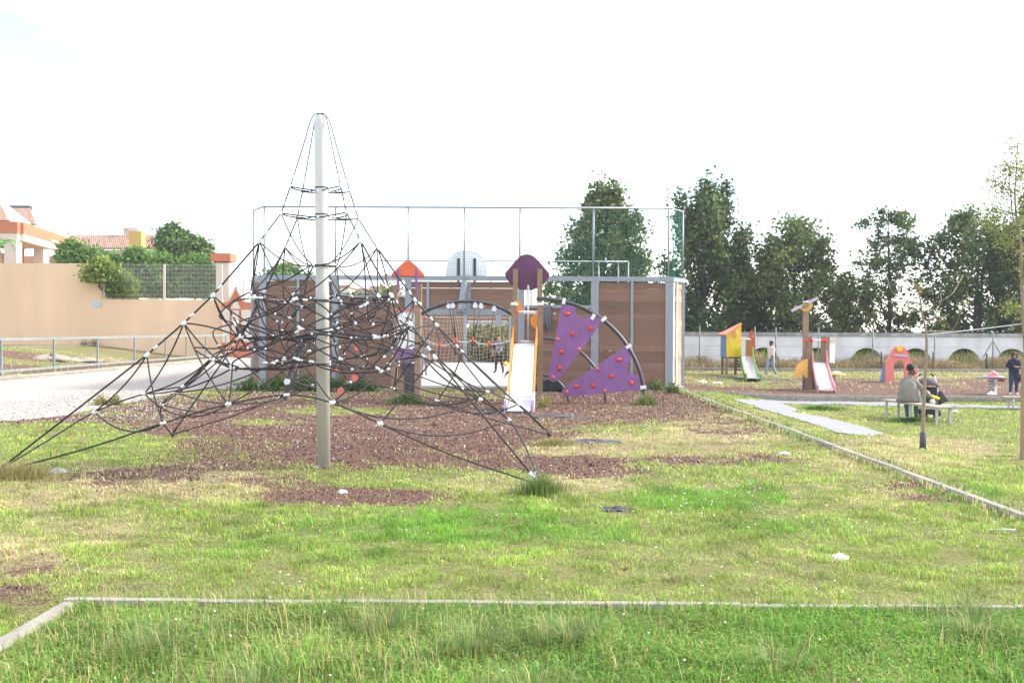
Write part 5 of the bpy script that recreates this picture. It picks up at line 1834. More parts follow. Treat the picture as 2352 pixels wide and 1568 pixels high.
YR = 19.0
rb = AT(2362, 1000, YR)
rb = Vector((rb.x, YR, float(terrain(rb.x, YR))))
rt = thing('slender_tree', 'tall slender young tree with sparse yellow green leaves at the right edge', 'tree', rb)
rp_ = lambda X_, Y_, dy=0.0: AT(*r2(X_, Y_), YR + dy)
mb = MB()
limb_tube(mb, [rb + Vector((0, 0, -0.1)), rp_(1222, 1600), rp_(1205, 1300), rp_(1195, 1000), rp_(1185, 780), rp_(1160, 640), rp_(1150, 480), rp_(1160, 300), rp_(1170, 140)], 0.042, 0.008, 8)
limb_tube(mb, [rp_(1185, 780), rp_(1135, 640), rp_(1120, 480), rp_(1110, 350), rp_(1125, 230)], 0.016, 0.006, 6)
mb.build('trunk', 'twig', rt)
mb = MB()
cl2 = []
for br in ([(1150, 620), (1080, 600), (1000, 640), (950, 560)], [(1145, 480), (1080, 440), (1020, 420), (1000, 370)], [(1160, 300), (1110, 300), (1070, 300)], [(1190, 1280), (1130, 1285), (1095, 1270)], [(1185, 780), (1100, 700), (1000, 740), (930, 640)], [(1170, 150), (1130, 150)], [(1190, 900), (1120, 840), (1050, 800)], [(1180, 700), (1230, 600), (1260, 500)], [(1165, 380), (1215, 330), (1240, 260)], [(1190, 1100), (1240, 1000), (1290, 900)], [(1165, 560), (1220, 480), (1290, 420)]):
    P3 = [rp_(a, b, random.uniform(-0.2, 0.2) * i) for i, (a, b) in enumerate(br)]
    limb_tube(mb, P3, 0.012, 0.004, 5)
    for q in catmull(P3, 5)[2:]:
        cl2.append(np.array(q))
mb.build('branches', 'twig', rt)
for (a, b) in ((1170, 190), (1190, 220), (1140, 240), (1180, 300), (1150, 380), (1190, 400), (1130, 420), (1080, 470), (1060, 520), (1040, 560), (1010, 610), (960, 590), (990, 680), (1020, 720), (960, 700), (1100, 640), (1190, 640), (1080, 760), (1200, 720), (1210, 850), (1050, 470), (1200, 270), (1230, 480), (1250, 620), (1260, 760)):
    cl2.append(np.array(rp_(a, b, random.uniform(-0.4, 0.4))))
cl2 = np.array(cl2)
ci = rng.integers(0, len(cl2), 4600)
lp = cl2[ci] + rng.normal(0, 0.11, (4600, 3))
v, t_, c = leaves(lp - np.array(rb), rng.uniform(0.016, 0.034, 4600), tint(4600, (0.21, 0.24, 0.07), 0.3), 0.9)
fastobj('crown', fastmesh('crown', v, t_, c, 'leaves'), rt)
# stake beside it and the tie line between the two young trees
skp = AT(2350, 1010, 18.4)
sk0 = Vector((skp.x, 18.4, float(terrain(skp.x, 18.4))))
skt = AT(*r1(1446, 715), 18.4)
MB().box((sk0.x, 18.4, (skt.z + sk0.z - 0.2) / 2), (0.075, 0.075, skt.z - sk0.z + 0.2)).build('tree_stake', 'post_wood', None, label='square wooden stake beside the slender tree at the right edge', cat='stake')
MB().tube(qcurve(sp(640, 497), rp_(1200, 1385), (0, 0, -0.01), 10), 0.009, 6).build('tie_line', 'clamp', None, label='pale tie line strung from the sapling to the slender tree', cat='rope')

# ================================================================== TODDLER AREA
hb = G(*z8(640, 945))
YH = hb.y
ph = thing('toddler_house', 'small tower house with yellow and blue walls, salmon roof and green slide', 'playhouse', hb)
h8 = lambda X_, Y_, dy=0.0: AT(*z8(X_, Y_), YH + dy)
zg = hb.z
yel = [h8(646, 432), h8(826, 318, 0.15), h8(820, 712, 0.15), h8(643, 712)]
hole = [(736 + 26 * math.cos(a), 450 + 42 * math.sin(a)) for a in [2 * math.pi * i / 16 for i in range(16)]]
# yellow wall built as a frame around the oval window
bnd = []
for i in range(16):
    a = 2 * math.pi * i / 16
    X_, Y_ = 735 + 400 * math.cos(a), 500 + 600 * math.sin(a)
    X_ = min(max(X_, 645), 824)
    ytop = 432 + (X_ - 645) / (824 - 645) * (318 - 432)
    Y_ = min(max(Y_, ytop), 712)
    bnd.append((X_, Y_))
mb = MB()
d8 = lambda X_: 0.15 * (X_ - 645) / 180
for i in range(16):
    j = (i + 1) % 16
    q = [bnd[i], bnd[j], hole[j], hole[i]]
    mb.plate([h8(a, b, d8(a)) for a, b in q], 0.04, (0.1, -1, 0))
yw = mb.build('front_wall', 'yellow', ph)
ro = MB()
ro.ball(h8(742, 425, 0.05), (0.19, 0.03, 0.22), 12, 8)
ro.build('window_cover', 'amber', yw)
MB().plate([h8(640, 436), h8(577, 440, 1.1), h8(574, 708, 1.1), h8(640, 710)], 0.04).build('side_wall', 'blue', ph)
MB().plate([h8(826, 318, 0.15), h8(826, 712, 0.15), h8(810, 712, 1.3), h8(810, 330, 1.3)], 0.04).build('back_wall', 'yellow', ph)
MB().plate([h8(545, 436, 0.5), h8(650, 440, -0.25), h8(842, 292, -0.1), h8(836, 300, 1.5), h8(600, 420, 1.6)][0:0] or [h8(640, 440, -0.25), h8(842, 296, -0.12), h8(828, 292, 1.4), h8(540, 434, 1.3)], 0.08).build('roof', 'roof_orange', ph)
MB().plate([h8(640, 722), h8(825, 722, 0.15), h8(812, 722, 1.3), h8(578, 722, 1.1)], 0.1, (0, 0, 1)).build('deck', 'grey_panel', ph)
for X_, dy in ((646, 0.0), (594, 1.05), (760, 1.1)):
    q = h8(X_, 712, dy)
    MB().box((q.x, q.y, (q.z + zg) / 2 - 0.1), (0.11, 0.11, q.z - zg + 0.2)).build('leg', 'post_wood', ph)
for k in range(4):
    yy = 765 + 35 * k
    MB().tube([h8(765, yy, 0.6), h8(845, yy + 5, 0.6)], 0.025, 8).build('ladder_rung', 'black_tube', ph)
MB().bar(h8(768, 715, 0.6), h8(748, 945, 0.6), 0.05, 0.08).build('ladder_rail', 'black_tube', ph)
# right hand deck posts
q = h8(972, 460, 0.2)
MB().box((q.x, q.y, (q.z + zg) / 2), (0.2, 0.12, q.z - zg)).build('post', 'orange_red', ph)
q = h8(915, 470, 0.9)
MB().box((q.x, q.y, (q.z + zg) / 2), (0.22, 0.12, q.z - zg)).build('post', 'post_wood', ph)
MB().plate([h8(928, 460, 0.15), h8(930, 410, 0.15), h8(950, 395, 0.15), h8(963, 365, 0.15), h8(975, 395, 0.15), h8(998, 410, 0.15), h8(996, 445, 0.15), h8(960, 440, 0.15), h8(945, 495, 0.15)], 0.05).build('post_crown', 'orange_red', ph)
MB().tube([h8(832, 488, 0), h8(945, 488, 0.1)], 0.035, 8).build('grab_bar', 'white_plastic', ph)
MB().plate([h8(838, 700, 0), h8(850, 700, 0), h8(845, 770, 0), h8(832, 760, 0)], 0.04).build('corner_trim', 'orange_red', ph)
# green slide
yE = G(*z8(990, 1025)).y


def ramp(parent, top, bot, w0, w1, matn, side, sideh, kick=0.25, thick=0.03, flare=1.0):
    """chute with two raised cheeks from a top point to a bottom point; curves out flat at the end"""
    top, bot = Vector(top), Vector(bot)
    N_ = 12
    cen, wid = [], []
    for k in range(N_ + 1):
        t = k / N_
        p = top.lerp(bot, t)
        tt = min(1, t / (1 - kick))
        p.z = top.z + (bot.z - top.z) * (tt if t < 1 - kick else 1) + 0.06 * math.sin(math.pi * min(1, tt)) * -1
        cen.append(p)
        wid.append(w0 + (w1 - w0) * t)
    d = (bot - top)
    sx = Vector((d.y, -d.x, 0)).normalized()
    if sx.x < 0:
        sx = -sx

    def strip(name, m_, f0, f1, z0, z1):
        vs, fs = [], []
        for k, (p, w_) in enumerate(zip(cen, wid)):
            t = k / N_
            for f in (f0, f1):
                for zf in (z0, z1):
                    vs.append(p + sx * f(w_) + Vector((0, 0, zf(t))))
        for k in range(N_):
            a, b = 4 * k, 4 * k + 4
            fs.extend([(a, a + 2, b + 2, b), (a + 1, b + 1, b + 3, a + 3), (a, b, b + 1, a + 1), (a + 2, a + 3, b + 3, b + 2)])
        e = 4 * N_
        fs.extend([(0, 1, 3, 2), (e, e + 2, e + 3, e + 1)])
        return MB().add(vs, fs, True if False else False).build(name, m_, parent)
    strip('slide_chute', matn, lambda w_: -w_ / 2, lambda w_: w_ / 2, lambda t: -thick, lambda t: 0.0)
    for s in (-1, 1):
        strip('slide_side', side, lambda w_: s * (w_ / 2 + 0.005), lambda w_: s * (w_ / 2 + 0.055), lambda t: -0.12, lambda t: sideh * (0.8 + 1.6 * max(0, 1 - t / 0.16)))


tp = h8(900, 705, -0.05)
bt = AT(*z8(985, 1015), yE)
bt.z = float(terrain(bt.x, bt.y)) + 0.18
ramp(ph, tp, bt, 0.52, 0.55, 'slide_steel', 'green_plastic', 0.2)
heap('rubber_mat', 'dark mat under the yellow playhouse', 'ground mat', G(*z8(720, 985)), (1.3, 0.35), 0.04, 'mat_rubber', 31)
heap('rubber_mat', 'dark mat between the green slide and the walking man', 'ground mat', G(*z8(1160, 1000)), (1.1, 0.35), 0.04, 'mat_rubber', 32)

# pink slide tower with a windmill
tb = G(*zt(470, 1430))
YT = tb.y
tw = thing('toddler_slide_tower', 'toddler tower with pink sided slide, amber fin and a propeller on its tall post', 'slide tower', tb)
t8 = lambda X_, Y_, dy=0.0: AT(*zt(X_, Y_), YT + dy)
for X_, yt, dy, w_, cap in ((478, 688, 0, 0.2, 1), (430, 320, 0.9, 0.19, 0), (725, 692, 0.0, 0.16, 1), (675, 690, 0.9, 0.17, 1)):
    q = t8(X_, yt, dy)
    o = MB().box((q.x, q.y, (q.z + tb.z) / 2 - 0.1), (w_, 0.16, q.z - tb.z + 0.2)).build('post', 'post_wood', tw)
    if cap:
        MB().box((q.x, q.y, q.z + 0.03), (w_ + 0.03, 0.19, 0.06)).build('post_cap', 'galvanised', o)
MB().plate([t8(455, 995, -0.12)] + [t8(a, b, -0.12) for a, b in ((400, 1008), (345, 1045), (300, 1100), (272, 1160), (262, 1215), (268, 1240), (300, 1250), (345, 1262), (350, 1240), (365, 1222), (392, 1215), (415, 1235), (418, 1255), (456, 1256))], 0.05).build('fin_panel', 'amber', tw)
MB().plate([t8(400, 1280, 0.2), t8(430, 1280, 0.2), t8(430, 1415, 0.2), t8(375, 1415, 0.2)], 0.05).build('base_panel', 'purple', tw)
MB().plate([t8(500, 1150, 0.1), t8(570, 1150, 0.1), t8(570, 1420, 0.1), t8(505, 1420, 0.1)], 0.05).build('base_panel', 'grey_panel', tw)
MB().plate([t8(655, 760, 0.85), t8(700, 760, 0.85), t8(700, 1040, 0.85), t8(655, 1040, 0.85)], 0.04).build('side_panel', 'grey_panel', tw)
MB().plate([t8(748, 752, 0.02), t8(830, 752, 0.1), t8(830, 1055, 0.1), t8(748, 1048, 0.02)], 0.04).build('side_panel', 'white_plastic', tw)
MB().bar(t8(745, 737, 0), t8(862, 737, 0.1), 0.14, 0.05).build('shelf', 'amber', tw)
MB().tube([t8(510, 735, -0.02), t8(700, 735, -0.02)], 0.03, 8).build('grab_bar', 'white_plastic', tw)
for X_ in (436, 508, 700, 672):
    MB().disc(t8(X_, 735, -0.05), (1, 0, 0), 0.085, 0.07, 12).build('bar_socket', 'red', tw)
MB().box((t8(600, 1045, 0.5).x, YT + 0.5, t8(600, 1050).z), (0.85, 0.9, 0.07)).build('deck', 'grey_panel', tw)
yE2 = G(*zt(725, 1468)).y
yE2 = max(yE2, 33.5)
b2_ = AT(*zt(725, 1450), yE2)
b2_.z = float(terrain(b2_.x, b2_.y)) + 0.12
ramp(tw, t8(620, 1045, -0.08), b2_, 0.46, 0.56, 'slide_steel', 'pink', 0.2, 0.12)
for s, X0 in ((-1, 605), (1, 835)):
    q = AT(*zt(X0, 1420), yE2 + 0.3)
    MB().plate([AT(*zt(X0 - 18, 1360), yE2 + 0.35), AT(*zt(X0 + 6, 1370), yE2 + 0.3), AT(*zt(X0 + 30, 1466), yE2 + 0.2), AT(*zt(X0 - 25, 1466), yE2 + 0.3)], 0.04).build('slide_foot', 'purple', tw)
# propeller: half disc and blade
hub = t8(430, 255, 0.8)
k3 = YT / F / 3.486 / 1.7415
tilt = math.radians(26)
pts = [t8(430 + 92 * math.cos(math.pi * i / 14 - tilt + math.pi * 0) , 240 + 92 * math.sin(math.pi * i / 14 - tilt), 0.72) for i in range(15)]
MB().plate(pts, 0.05).build('half_disc', 'amber', tw)
MB().bar(t8(230, 328, 0.66), t8(600, 143, 0.66), 0.06, 0.1).build('propeller_blade', 'pale_lilac', tw)
MB().disc(t8(428, 240, 0.64), (0, 1, 0), 0.12, 0.1, 12).build('propeller_hub', 'post_wood', tw)
MB().tube([t8(425, 205, 0.9), t8(425, 188, 0.9)], [0.13, 0.09], 12).build('post_cap', 'clamp', tw)

# spring table behind the pink slide
sb2 = G(*zt(805, 1345))
sq = AT(*zt(840, 1210), sb2.y)


def spring(parent, base, top, r, turns=5, rad=0.018, matn='galvanised'):
    pts = []
    for k in range(turns * 12 + 1):
        a = 2 * math.pi * k / 12
        t = k / (turns * 12)
        pts.append(Vector(base).lerp(Vector(top), t) + Vector((r * math.cos(a), r * math.sin(a), 0)))
    MB().tube(pts, rad, 5).build('spring', matn, parent)


stl = thing('spring_table', 'round yellow topped spring rocker behind the pink slide', 'spring rocker', sb2)
spring(stl, sb2, (sb2.x, sb2.y, sq.z), 0.1)
MB().disc((sq.x, sb2.y, sq.z), (0, 0, 1), 0.42, 0.07, 20).build('top', 'amber', stl)
MB().ball((sq.x + 0.05, sb2.y, sq.z + 0.06), (0.2, 0.2, 0.08), 12, 6).build('seat', 'white_plastic', stl)

# pink arch playhouse
ab = G(*zs(170, 685))
YA = ab.y
pa = thing('arch_playhouse', 'salmon pink arched play panel with yellow flower and blue side', 'playhouse', ab)
a8 = lambda X_, Y_, dy=0.0: AT(*zs(X_, Y_), YA + dy)
outer = [(90, 690), (95, 480), (100, 300), (165, 225), (195, 150), (235, 75), (290, 25), (360, 8), (430, 30), (480, 85), (510, 150), (530, 220), (560, 280), (590, 320), (600, 480), (600, 690)]
inner = [(265, 690), (250, 560), (240, 450), (250, 370), (290, 295), (350, 268), (405, 290), (440, 350), (455, 450), (450, 560), (440, 690)]
MB().plate([a8(*q) for q in outer] + [a8(*q) for q in reversed(inner)], 0.12).build('arch_panel', 'salmon', pa)
MB().plate([a8(88, 320, 0.1), a8(88, 688, 0.1), a8(8, 675, 0.9), a8(60, 420, 0.9)], 0.08).build('side_panel', 'blue', pa)
fl_ = [a8(360 + (55 + 8 * math.cos(6 * a)) * math.cos(a), 68 + (55 + 8 * math.cos(6 * a)) * math.sin(a), -0.1) for a in [2 * math.pi * i / 36 for i in range(36)]]
MB().plate(fl_, 0.05).build('flower', 'yellow', pa)
band = [(240, 175), (300, 165), (380, 170), (470, 185), (520, 195), (515, 215), (430, 215), (350, 208), (270, 200)]
MB().plate([a8(a, b, -0.085) for a, b in band], 0.04).build('name_band', 'pale_lilac', pa)

# spring see-saw with pink flower seat
sb3 = G(*zw(740, 1040))
s8 = lambda X_, Y_, dy=0.0: AT(*zw(X_, Y_), sb3.y + dy)
ss = thing('spring_seesaw', 'spring see-saw with grey board and pink flower shaped seat', 'spring rocker', sb3)
zt_ = s8(800, 720).z
spring(ss, sb3, s8(740, 740), 0.10, 5, 0.02)
q = s8(808, 780)
spring(ss, (q.x, sb3.y, sb3.z), q, 0.05, 7, 0.02, 'white_plastic')
MB().bar(s8(480, 715), s8(1035, 730), 0.3, 0.05).build('board', 'galvanised', ss)
for X_, Y_, r_ in ((770, 620, 0.10), (715, 650, 0.09), (825, 650, 0.09), (740, 680, 0.08), (800, 680, 0.08)):
    MB().ball(s8(X_, Y_, -0.02), r_, 10, 7).build('petal', 'pink', ss)
MB().disc(s8(775, 690), (0, 0, 1), 0.34, 0.05, 16).build('seat', 'pale_lilac', ss)
MB().box(s8(930, 755), (0.16, 0.16, 0.12)).build('hand_grip', 'red', ss)
heap('crumpled_paper', 'white plastic bag at the foot of the spring see-saw', 'litter', G(*zw(738, 1052)), (0.16, 0.1), 0.1, 'paper', 33)


# ================================================================== BENCHES
def bench(label, ends, zs_top, legs, depth, group):
    a, b = Vector(ends[0]), Vector(ends[1])
    o = thing('bench', label, 'bench', ((a.x + b.x) / 2, (a.y + b.y) / 2, float(terrain((a.x + b.x) / 2, (a.y + b.y) / 2))), group)
    t = Vector((b.x - a.x, b.y - a.y, 0)).normalized()
    s = Vector((-t.y, t.x, 0))
    for k in range(3):
        f = (k - 1) * depth / 3
        MB().bar(a + s * f, b + s * f, depth / 3 - 0.012, 0.05).build('seat_plank', 'bench_wood', o)
    L_ = (b - a).length
    for u_ in legs:
        for f in (-0.38, 0.38):
            p = a.lerp(b, u_) + s * (f * depth)
            g = float(terrain(p.x, p.y))
            MB().box((p.x, p.y, (p.z - 0.03 + g - 0.1) / 2), (0.055, 0.055, p.z - 0.03 - g + 0.1)).build('leg', 'bench_leg', o)
    return o


fr = G(*zs(1175, 1490))
zseat = AT(*zs(1175, 1170), fr.y).z
ya, yb = fr.y + 3.0, fr.y + 0.15
A_ = AT(*zs(175, 1005), ya)
B_ = AT(*zs(1240, 1140), yb)
A_.z = B_.z = zseat
bench('slatted grey wooden bench on metal legs with a seated woman', (A_, B_), zseat, (0.06, 0.5, 0.94), 0.48, 'park benches')
g2 = G(*zw(1085, 1345))
z2s = AT(*zw(1085, 1105), g2.y).z
a2 = AT(*zw(960, 1105), g2.y + 0.1)
a2.z = z2s
bench('empty wooden bench cut off by the right picture edge', (a2, Vector((a2.x + 1.9, a2.y - 0.1, z2s))), z2s, (0.14, 0.9), 0.45, 'park benches')

# ================================================================== PEOPLE
BASE = {
    'pelvis': ((0, 0, 0.53), 0.082), 'spine': ((0, 0, 0.62), 0.076), 'chest': ((0, 0.0, 0.73), 0.086), 'neckb': ((0, 0, 0.82), 0.045), 'neck': ((0, 0.006, 0.862), 0.032),
    'head': ((0, 0.016, 0.915), 0.050), 'crown': ((0, 0.008, 0.962), 0.042), 'nose': ((0, 0.072, 0.912), 0.010),
    'shR': ((0.098, 0, 0.795), 0.044), 'elR': ((0.13, -0.01, 0.635), 0.032), 'wrR': ((0.14, 0.03, 0.495), 0.021), 'paR': ((0.142, 0.04, 0.458), 0.020),
    'shL': ((-0.098, 0, 0.795), 0.044), 'elL': ((-0.13, -0.01, 0.635), 0.032), 'wrL': ((-0.14, 0.03, 0.495), 0.021), 'paL': ((-0.142, 0.04, 0.458), 0.020),
    'hiR': ((0.052, 0, 0.505), 0.066), 'knR': ((0.056, 0.01, 0.285), 0.045), 'anR': ((0.056, -0.012, 0.055), 0.028), 'toR': ((0.062, 0.075, 0.020), 0.024),
    'hiL': ((-0.052, 0, 0.505), 0.066), 'knL': ((-0.056, 0.01, 0.285), 0.045), 'anL': ((-0.056, -0.012, 0.055), 0.028), 'toL': ((-0.062, 0.075, 0.020), 0.024)}
EDG = [('pelvis', 'spine', 'top'), ('spine', 'chest', 'top'), ('chest', 'neckb', 'top'), ('neckb', 'neck', 'skin'), ('neck', 'head', 'skin'), ('head', 'crown', 'skin'), ('head', 'nose', 'skin')]
for s in 'RL':
    EDG += [('neckb' if False else 'chest', 'sh' + s, 'top'), ('sh' + s, 'el' + s, 'sleeve'), ('el' + s, 'wr' + s, 'fore'), ('wr' + s, 'pa' + s, 'skin'),
            ('pelvis', 'hi' + s, 'leg'), ('hi' + s, 'kn' + s, 'leg'), ('kn' + s, 'an' + s, 'leg'), ('an' + s, 'to' + s, 'shoe')]


def loft(rings, n_=20):
    mb_ = MB()
    vs, fs = [], []
    for k, (c_, a_, b_) in enumerate(rings):
        for i_ in range(n_):
            t_ = 2 * math.pi * i_ / n_
            f_ = 1 + 0.03 * math.sin(5 * t_ + 1.3 * k)
            vs.append(c_ + Vector((a_ * f_ * math.cos(t_), b_ * f_ * math.sin(t_), 0.0)))
    for k in range(len(rings) - 1):
        for i_ in range(n_):
            i2_ = (i_ + 1) % n_
            fs.append((k * n_ + i_, k * n_ + i2_, (k + 1) * n_ + i2_, (k + 1) * n_ + i_))
    fs.append(tuple(reversed(range(n_))))
    fs.append(tuple((len(rings) - 1) * n_ + i_ for i_ in range(n_)))
    return mb_.add(vs, fs, True)


def person(label, base, yaw, H_, pose, wear, hair, hairkind='short', fat=1.0, group=None, extra=None):
    """one continuous skinned body; clothes are the materials of its regions, hair a child"""
    J = {k: [Vector(p), r] for k, (p, r) in BASE.items()}
    for k, v in pose.items():
        if len(v) == 4:
            J[k] = [Vector(v[:3]), v[3]]
        else:
            J[k][0] = Vector(v)
    if fat != 1.0:
        for k in ('pelvis', 'spine', 'chest', 'shR', 'shL', 'hiR', 'hiL', 'knR', 'knL', 'elL', 'elR'):
            J[k][1] *= fat
    names = list(J)
    verts = [J[k][0] * H_ for k in names]
    rad = [J[k][1] * H_ for k in names]
    edges = [(names.index(a), names.index(b)) for a, b, _ in EDG]
    bones = [(names.index(a), names.index(b), m_) for a, b, m_ in EDG]
    for s in 'RL':
        pa_, wr_ = J['pa' + s][0], J['wr' + s][0]
        d = (pa_ - wr_).normalized()
        sd = d.cross(Vector((1, 0, 0)) if abs(d.x) < 0.8 else Vector((0, 0, 1))).normalized()
        up_ = d.cross(sd)
        pi = names.index('pa' + s)
        for f in range(5):
            if f < 4:
                root = pa_ + sd * ((f - 1.5) * 0.0085) + d * 0.012
                L_ = (0.036, 0.042, 0.040, 0.031)[f]
                m1, m2 = root + d * L_ * 0.55 + up_ * 0.004, root + d * L_ + up_ * 0.014
            else:
                root = pa_ - sd * 0.018
                m1, m2 = root + (d - sd * 0.8) * 0.014, root + (d - sd * 0.3) * 0.034
            i0 = len(verts)
            for p_, r_ in ((root, 0.0065), (m1, 0.0055), (m2, 0.0045)):
                verts.append(p_ * H_)
                rad.append(r_ * H_)
            edges += [(pi, i0), (i0, i0 + 1), (i0 + 1, i0 + 2)]
            bones += [(pi, i0, 'skin'), (i0, i0 + 1, 'skin'), (i0 + 1, i0 + 2, 'skin')]
    me = bpy.data.meshes.new('body_frame')
    me.from_pydata([tuple(v) for v in verts], edges, [])
    tmp = bpy.data.objects.new('body_frame', me)
    col.objects.link(tmp)
    md = tmp.modifiers.new('skin', 'SKIN')
    md.use_smooth_shade = True
    sv = me.skin_vertices[0].data if me.skin_vertices else None
    if sv is None:
        import bmesh
        bm = bmesh.new()
        bm.from_mesh(me)
        bm.verts.layers.skin.verify()
        bm.to_mesh(me)
        bm.free()
        sv = me.skin_vertices[0].data
    for k, d in enumerate(sv):
        d.radius = (rad[k], rad[k])
        d.use_root = (k == 0)
    for nm_, kx in (('pelvis', (1.15, 0.85)), ('spine', (1.1, 0.85)), ('chest', (1.15, 0.85))):
        k = names.index(nm_)
        sv[k].radius = (rad[k] * kx[0], rad[k] * kx[1])
    sd_ = tmp.modifiers.new('sub', 'SUBSURF')
    sd_.levels = sd_.render_levels = 2
    bpy.context.view_layer.update()
    dg = bpy.context.evaluated_depsgraph_get()
    ev = tmp.evaluated_get(dg)
    body = bpy.data.meshes.new_from_object(ev)
    bpy.data.objects.remove(tmp)
    slots = list(dict.fromkeys(wear.values()))
    body.materials.clear()
    for m_ in slots:
        body.materials.append(MATS[m_])
    A0 = np.array([verts[a] for a, b, _ in bones])
    B0 = np.array([verts[b] for a, b, _ in bones])
    R0 = np.array([(rad[a] + rad[b]) / 2 for a, b, _ in bones])
    n_ = len(body.polygons)
    cen = np.empty(n_ * 3, np.float32)
    body.polygons.foreach_get('center', cen)
    cen = cen.reshape(-1, 3)
    AB = B0 - A0
    ln = np.maximum((AB ** 2).sum(1), 1e-9)
    tt = np.clip(((cen[:, None] - A0[None]) * AB[None]).sum(2) / ln[None], 0, 1)
    dd = np.linalg.norm(cen[:, None] - (A0[None] + AB[None] * tt[..., None]), axis=2) / R0[None]
    idx = dd.argmin(1)
    mi = np.array([slots.index(wear[m_]) for _, _, m_ in bones], np.int32)[idx]
    body.polygons.foreach_set('material_index', mi)
    body.polygons.foreach_set('use_smooth', np.ones(n_, bool))
    o = bpy.data.objects.new('person', body)
    col.objects.link(o)
    o.location = base
    o.rotation_euler = (0, 0, yaw)
    ORG[o.name] = Vector((0, 0, 0))
    tag(o, label, 'person', group)
    # hair and eyes
    hd, cr_ = J['head'][0] * H_, J['crown'][0] * H_
    up_ = (cr_ - hd).normalized()
    fw = (J['nose'][0] * H_ - hd)
    fw = (fw - up_ * fw.dot(up_)).normalized()
    sx = fw.cross(up_)
    M3 = Matrix((sx, fw, up_)).transposed()
    mb = MB()
    k = H_
    c = (hd + cr_) / 2
    vs, fs = [], []
    nu, nv = 16, 10
    low = {'short': -0.1, 'long': -1.0, 'bun': 0.1}[hairkind]
    for j in range(nv + 1):
        th_ = math.pi * j / nv
        for i in range(nu):
            ph_ = 2 * math.pi * i / nu
            u3 = Vector((math.sin(th_) * math.cos(ph_), math.sin(th_) * math.sin(ph_), math.cos(th_)))
            r3 = Vector((0.062, 0.070, 0.066)) * k
            face = max(0, u3.y)
            lowz = low if u3.y < 0.25 else 0.5
            zz = max(u3.z, lowz)
            q = Vector((u3.x * r3.x, u3.y * r3.y - 0.006 * k, zz * r3.z + 0.004 * k))
            if hairkind == 'long' and u3.z < -0.2 and u3.y < 0.3:
                q.z -= 0.05 * k
                q.x *= 1.15
            if u3.y >= 0.25 and u3.z < 0.5:
                q *= 0.80
            vs.append(c + M3 @ q)
    for j in range(nv):
        for i in range(nu):
            i2 = (i + 1) % nu
            fs.append((j * nu + i, (j + 1) * nu + i, (j + 1) * nu + i2, j * nu + i2))
    mb.add(vs, fs, True)
    if hairkind == 'bun':
        mb.ball(c + M3 @ Vector((0, -0.012, 0.050)) * k, (0.060 * k, 0.062 * k, 0.056 * k), 14, 9)
    hm = mb.mesh('hair', hair)
    ho = bpy.data.objects.new('hair', hm)
    col.objects.link(ho)
    ho.parent = o
    for s in (-1, 1):
        em = MB().ball(hd + M3 @ Vector((s * 0.018, 0.047, 0.016)) * k, 0.006 * k, 6, 5).mesh('eye', 'hair_black')
        eo = bpy.data.objects.new('eye', em)
        col.objects.link(eo)
        eo.parent = o
        rm2 = MB().ball(hd + M3 @ Vector((s * 0.052, 0.0, 0.0)) * k, (0.006 * k, 0.013 * k, 0.018 * k), 6, 5, M3).mesh('ear', wear['skin'])
        eo = bpy.data.objects.new('ear', rm2)
        col.objects.link(eo)
        eo.parent = o
    if extra:
        for nm_, mb_, mt_ in extra(J, H_):
            e_ = bpy.data.objects.new(nm_, mb_.mesh(nm_, mt_))
            col.objects.link(e_)
            e_.parent = o
    return o


# walking man
mbp = G(*z8(1205, 972))
mh = AT(*z8(1185, 515), mbp.y).z - mbp.z
person('man in pale T-shirt and light jeans walking past the white wall', mbp, math.radians(118), mh * 1.01,
       {'knR': (0.05, 0.10, 0.29), 'anR': (0.05, 0.13, 0.055), 'toR': (0.055, 0.215, 0.022), 'knL': (-0.05, -0.03, 0.285), 'anL': (-0.05, -0.16, 0.065), 'toL': (-0.055, -0.08, 0.02),
        'elR': (0.125, -0.06, 0.64), 'wrR': (0.12, -0.07, 0.50), 'paR': (0.12, -0.06, 0.46), 'elL': (-0.125, 0.05, 0.64), 'wrL': (-0.11, 0.10, 0.51), 'paL': (-0.11, 0.12, 0.47)},
       {'top': 'tshirt', 'sleeve': 'tshirt', 'fore': 'skin_dark', 'skin': 'skin_dark', 'leg': 'jeans_pale', 'shoe': 'shoe_white'}, 'hair_black')

# standing woman
wbp = G(*zw(1185, 1062))
whh = AT(*zw(1120, 190), wbp.y).z - wbp.z
person('woman in navy jacket and dark jeans standing with hands together', wbp, math.radians(172), whh,
       {'elR': (0.150, -0.03, 0.66), 'wrR': (0.045, 0.11, 0.665), 'paR': (0.015, 0.125, 0.668), 'elL': (-0.150, -0.03, 0.66), 'wrL': (-0.05, 0.11, 0.65), 'paL': (-0.02, 0.13, 0.655),
        'pelvis': (0, 0, 0.53, 0.098), 'spine': (0, 0.005, 0.62, 0.096), 'knR': (0.060, 0.01, 0.285), 'anR': (0.072, -0.012, 0.055), 'toR': (0.085, 0.07, 0.02), 'knL': (-0.060, 0.01, 0.285), 'anL': (-0.065, -0.012, 0.055), 'toL': (-0.075, 0.07, 0.02)},
       {'top': 'navy', 'sleeve': 'navy', 'fore': 'navy', 'skin': 'skin_light', 'leg': 'jeans_dark', 'shoe': 'shoe_white'}, 'hair_brown', 'long', 1.08,
       extra=lambda J, H_: [('sunglasses', MB().box((J['head'][0] + Vector((0, 0.052, 0.014))) * H_, (0.085 * H_, 0.012 * H_, 0.02 * H_)), 'hair_black'),
                            ('collar', MB().tube([Vector((0.055 * math.cos(a), 0.01 + 0.045 * math.sin(a), 0.835 + 0.012 * math.cos(a))) * H_ for a in [2 * math.pi * i / 14 for i in range(14)]], 0.012 * H_, 6, True), 'stroller_grey')])
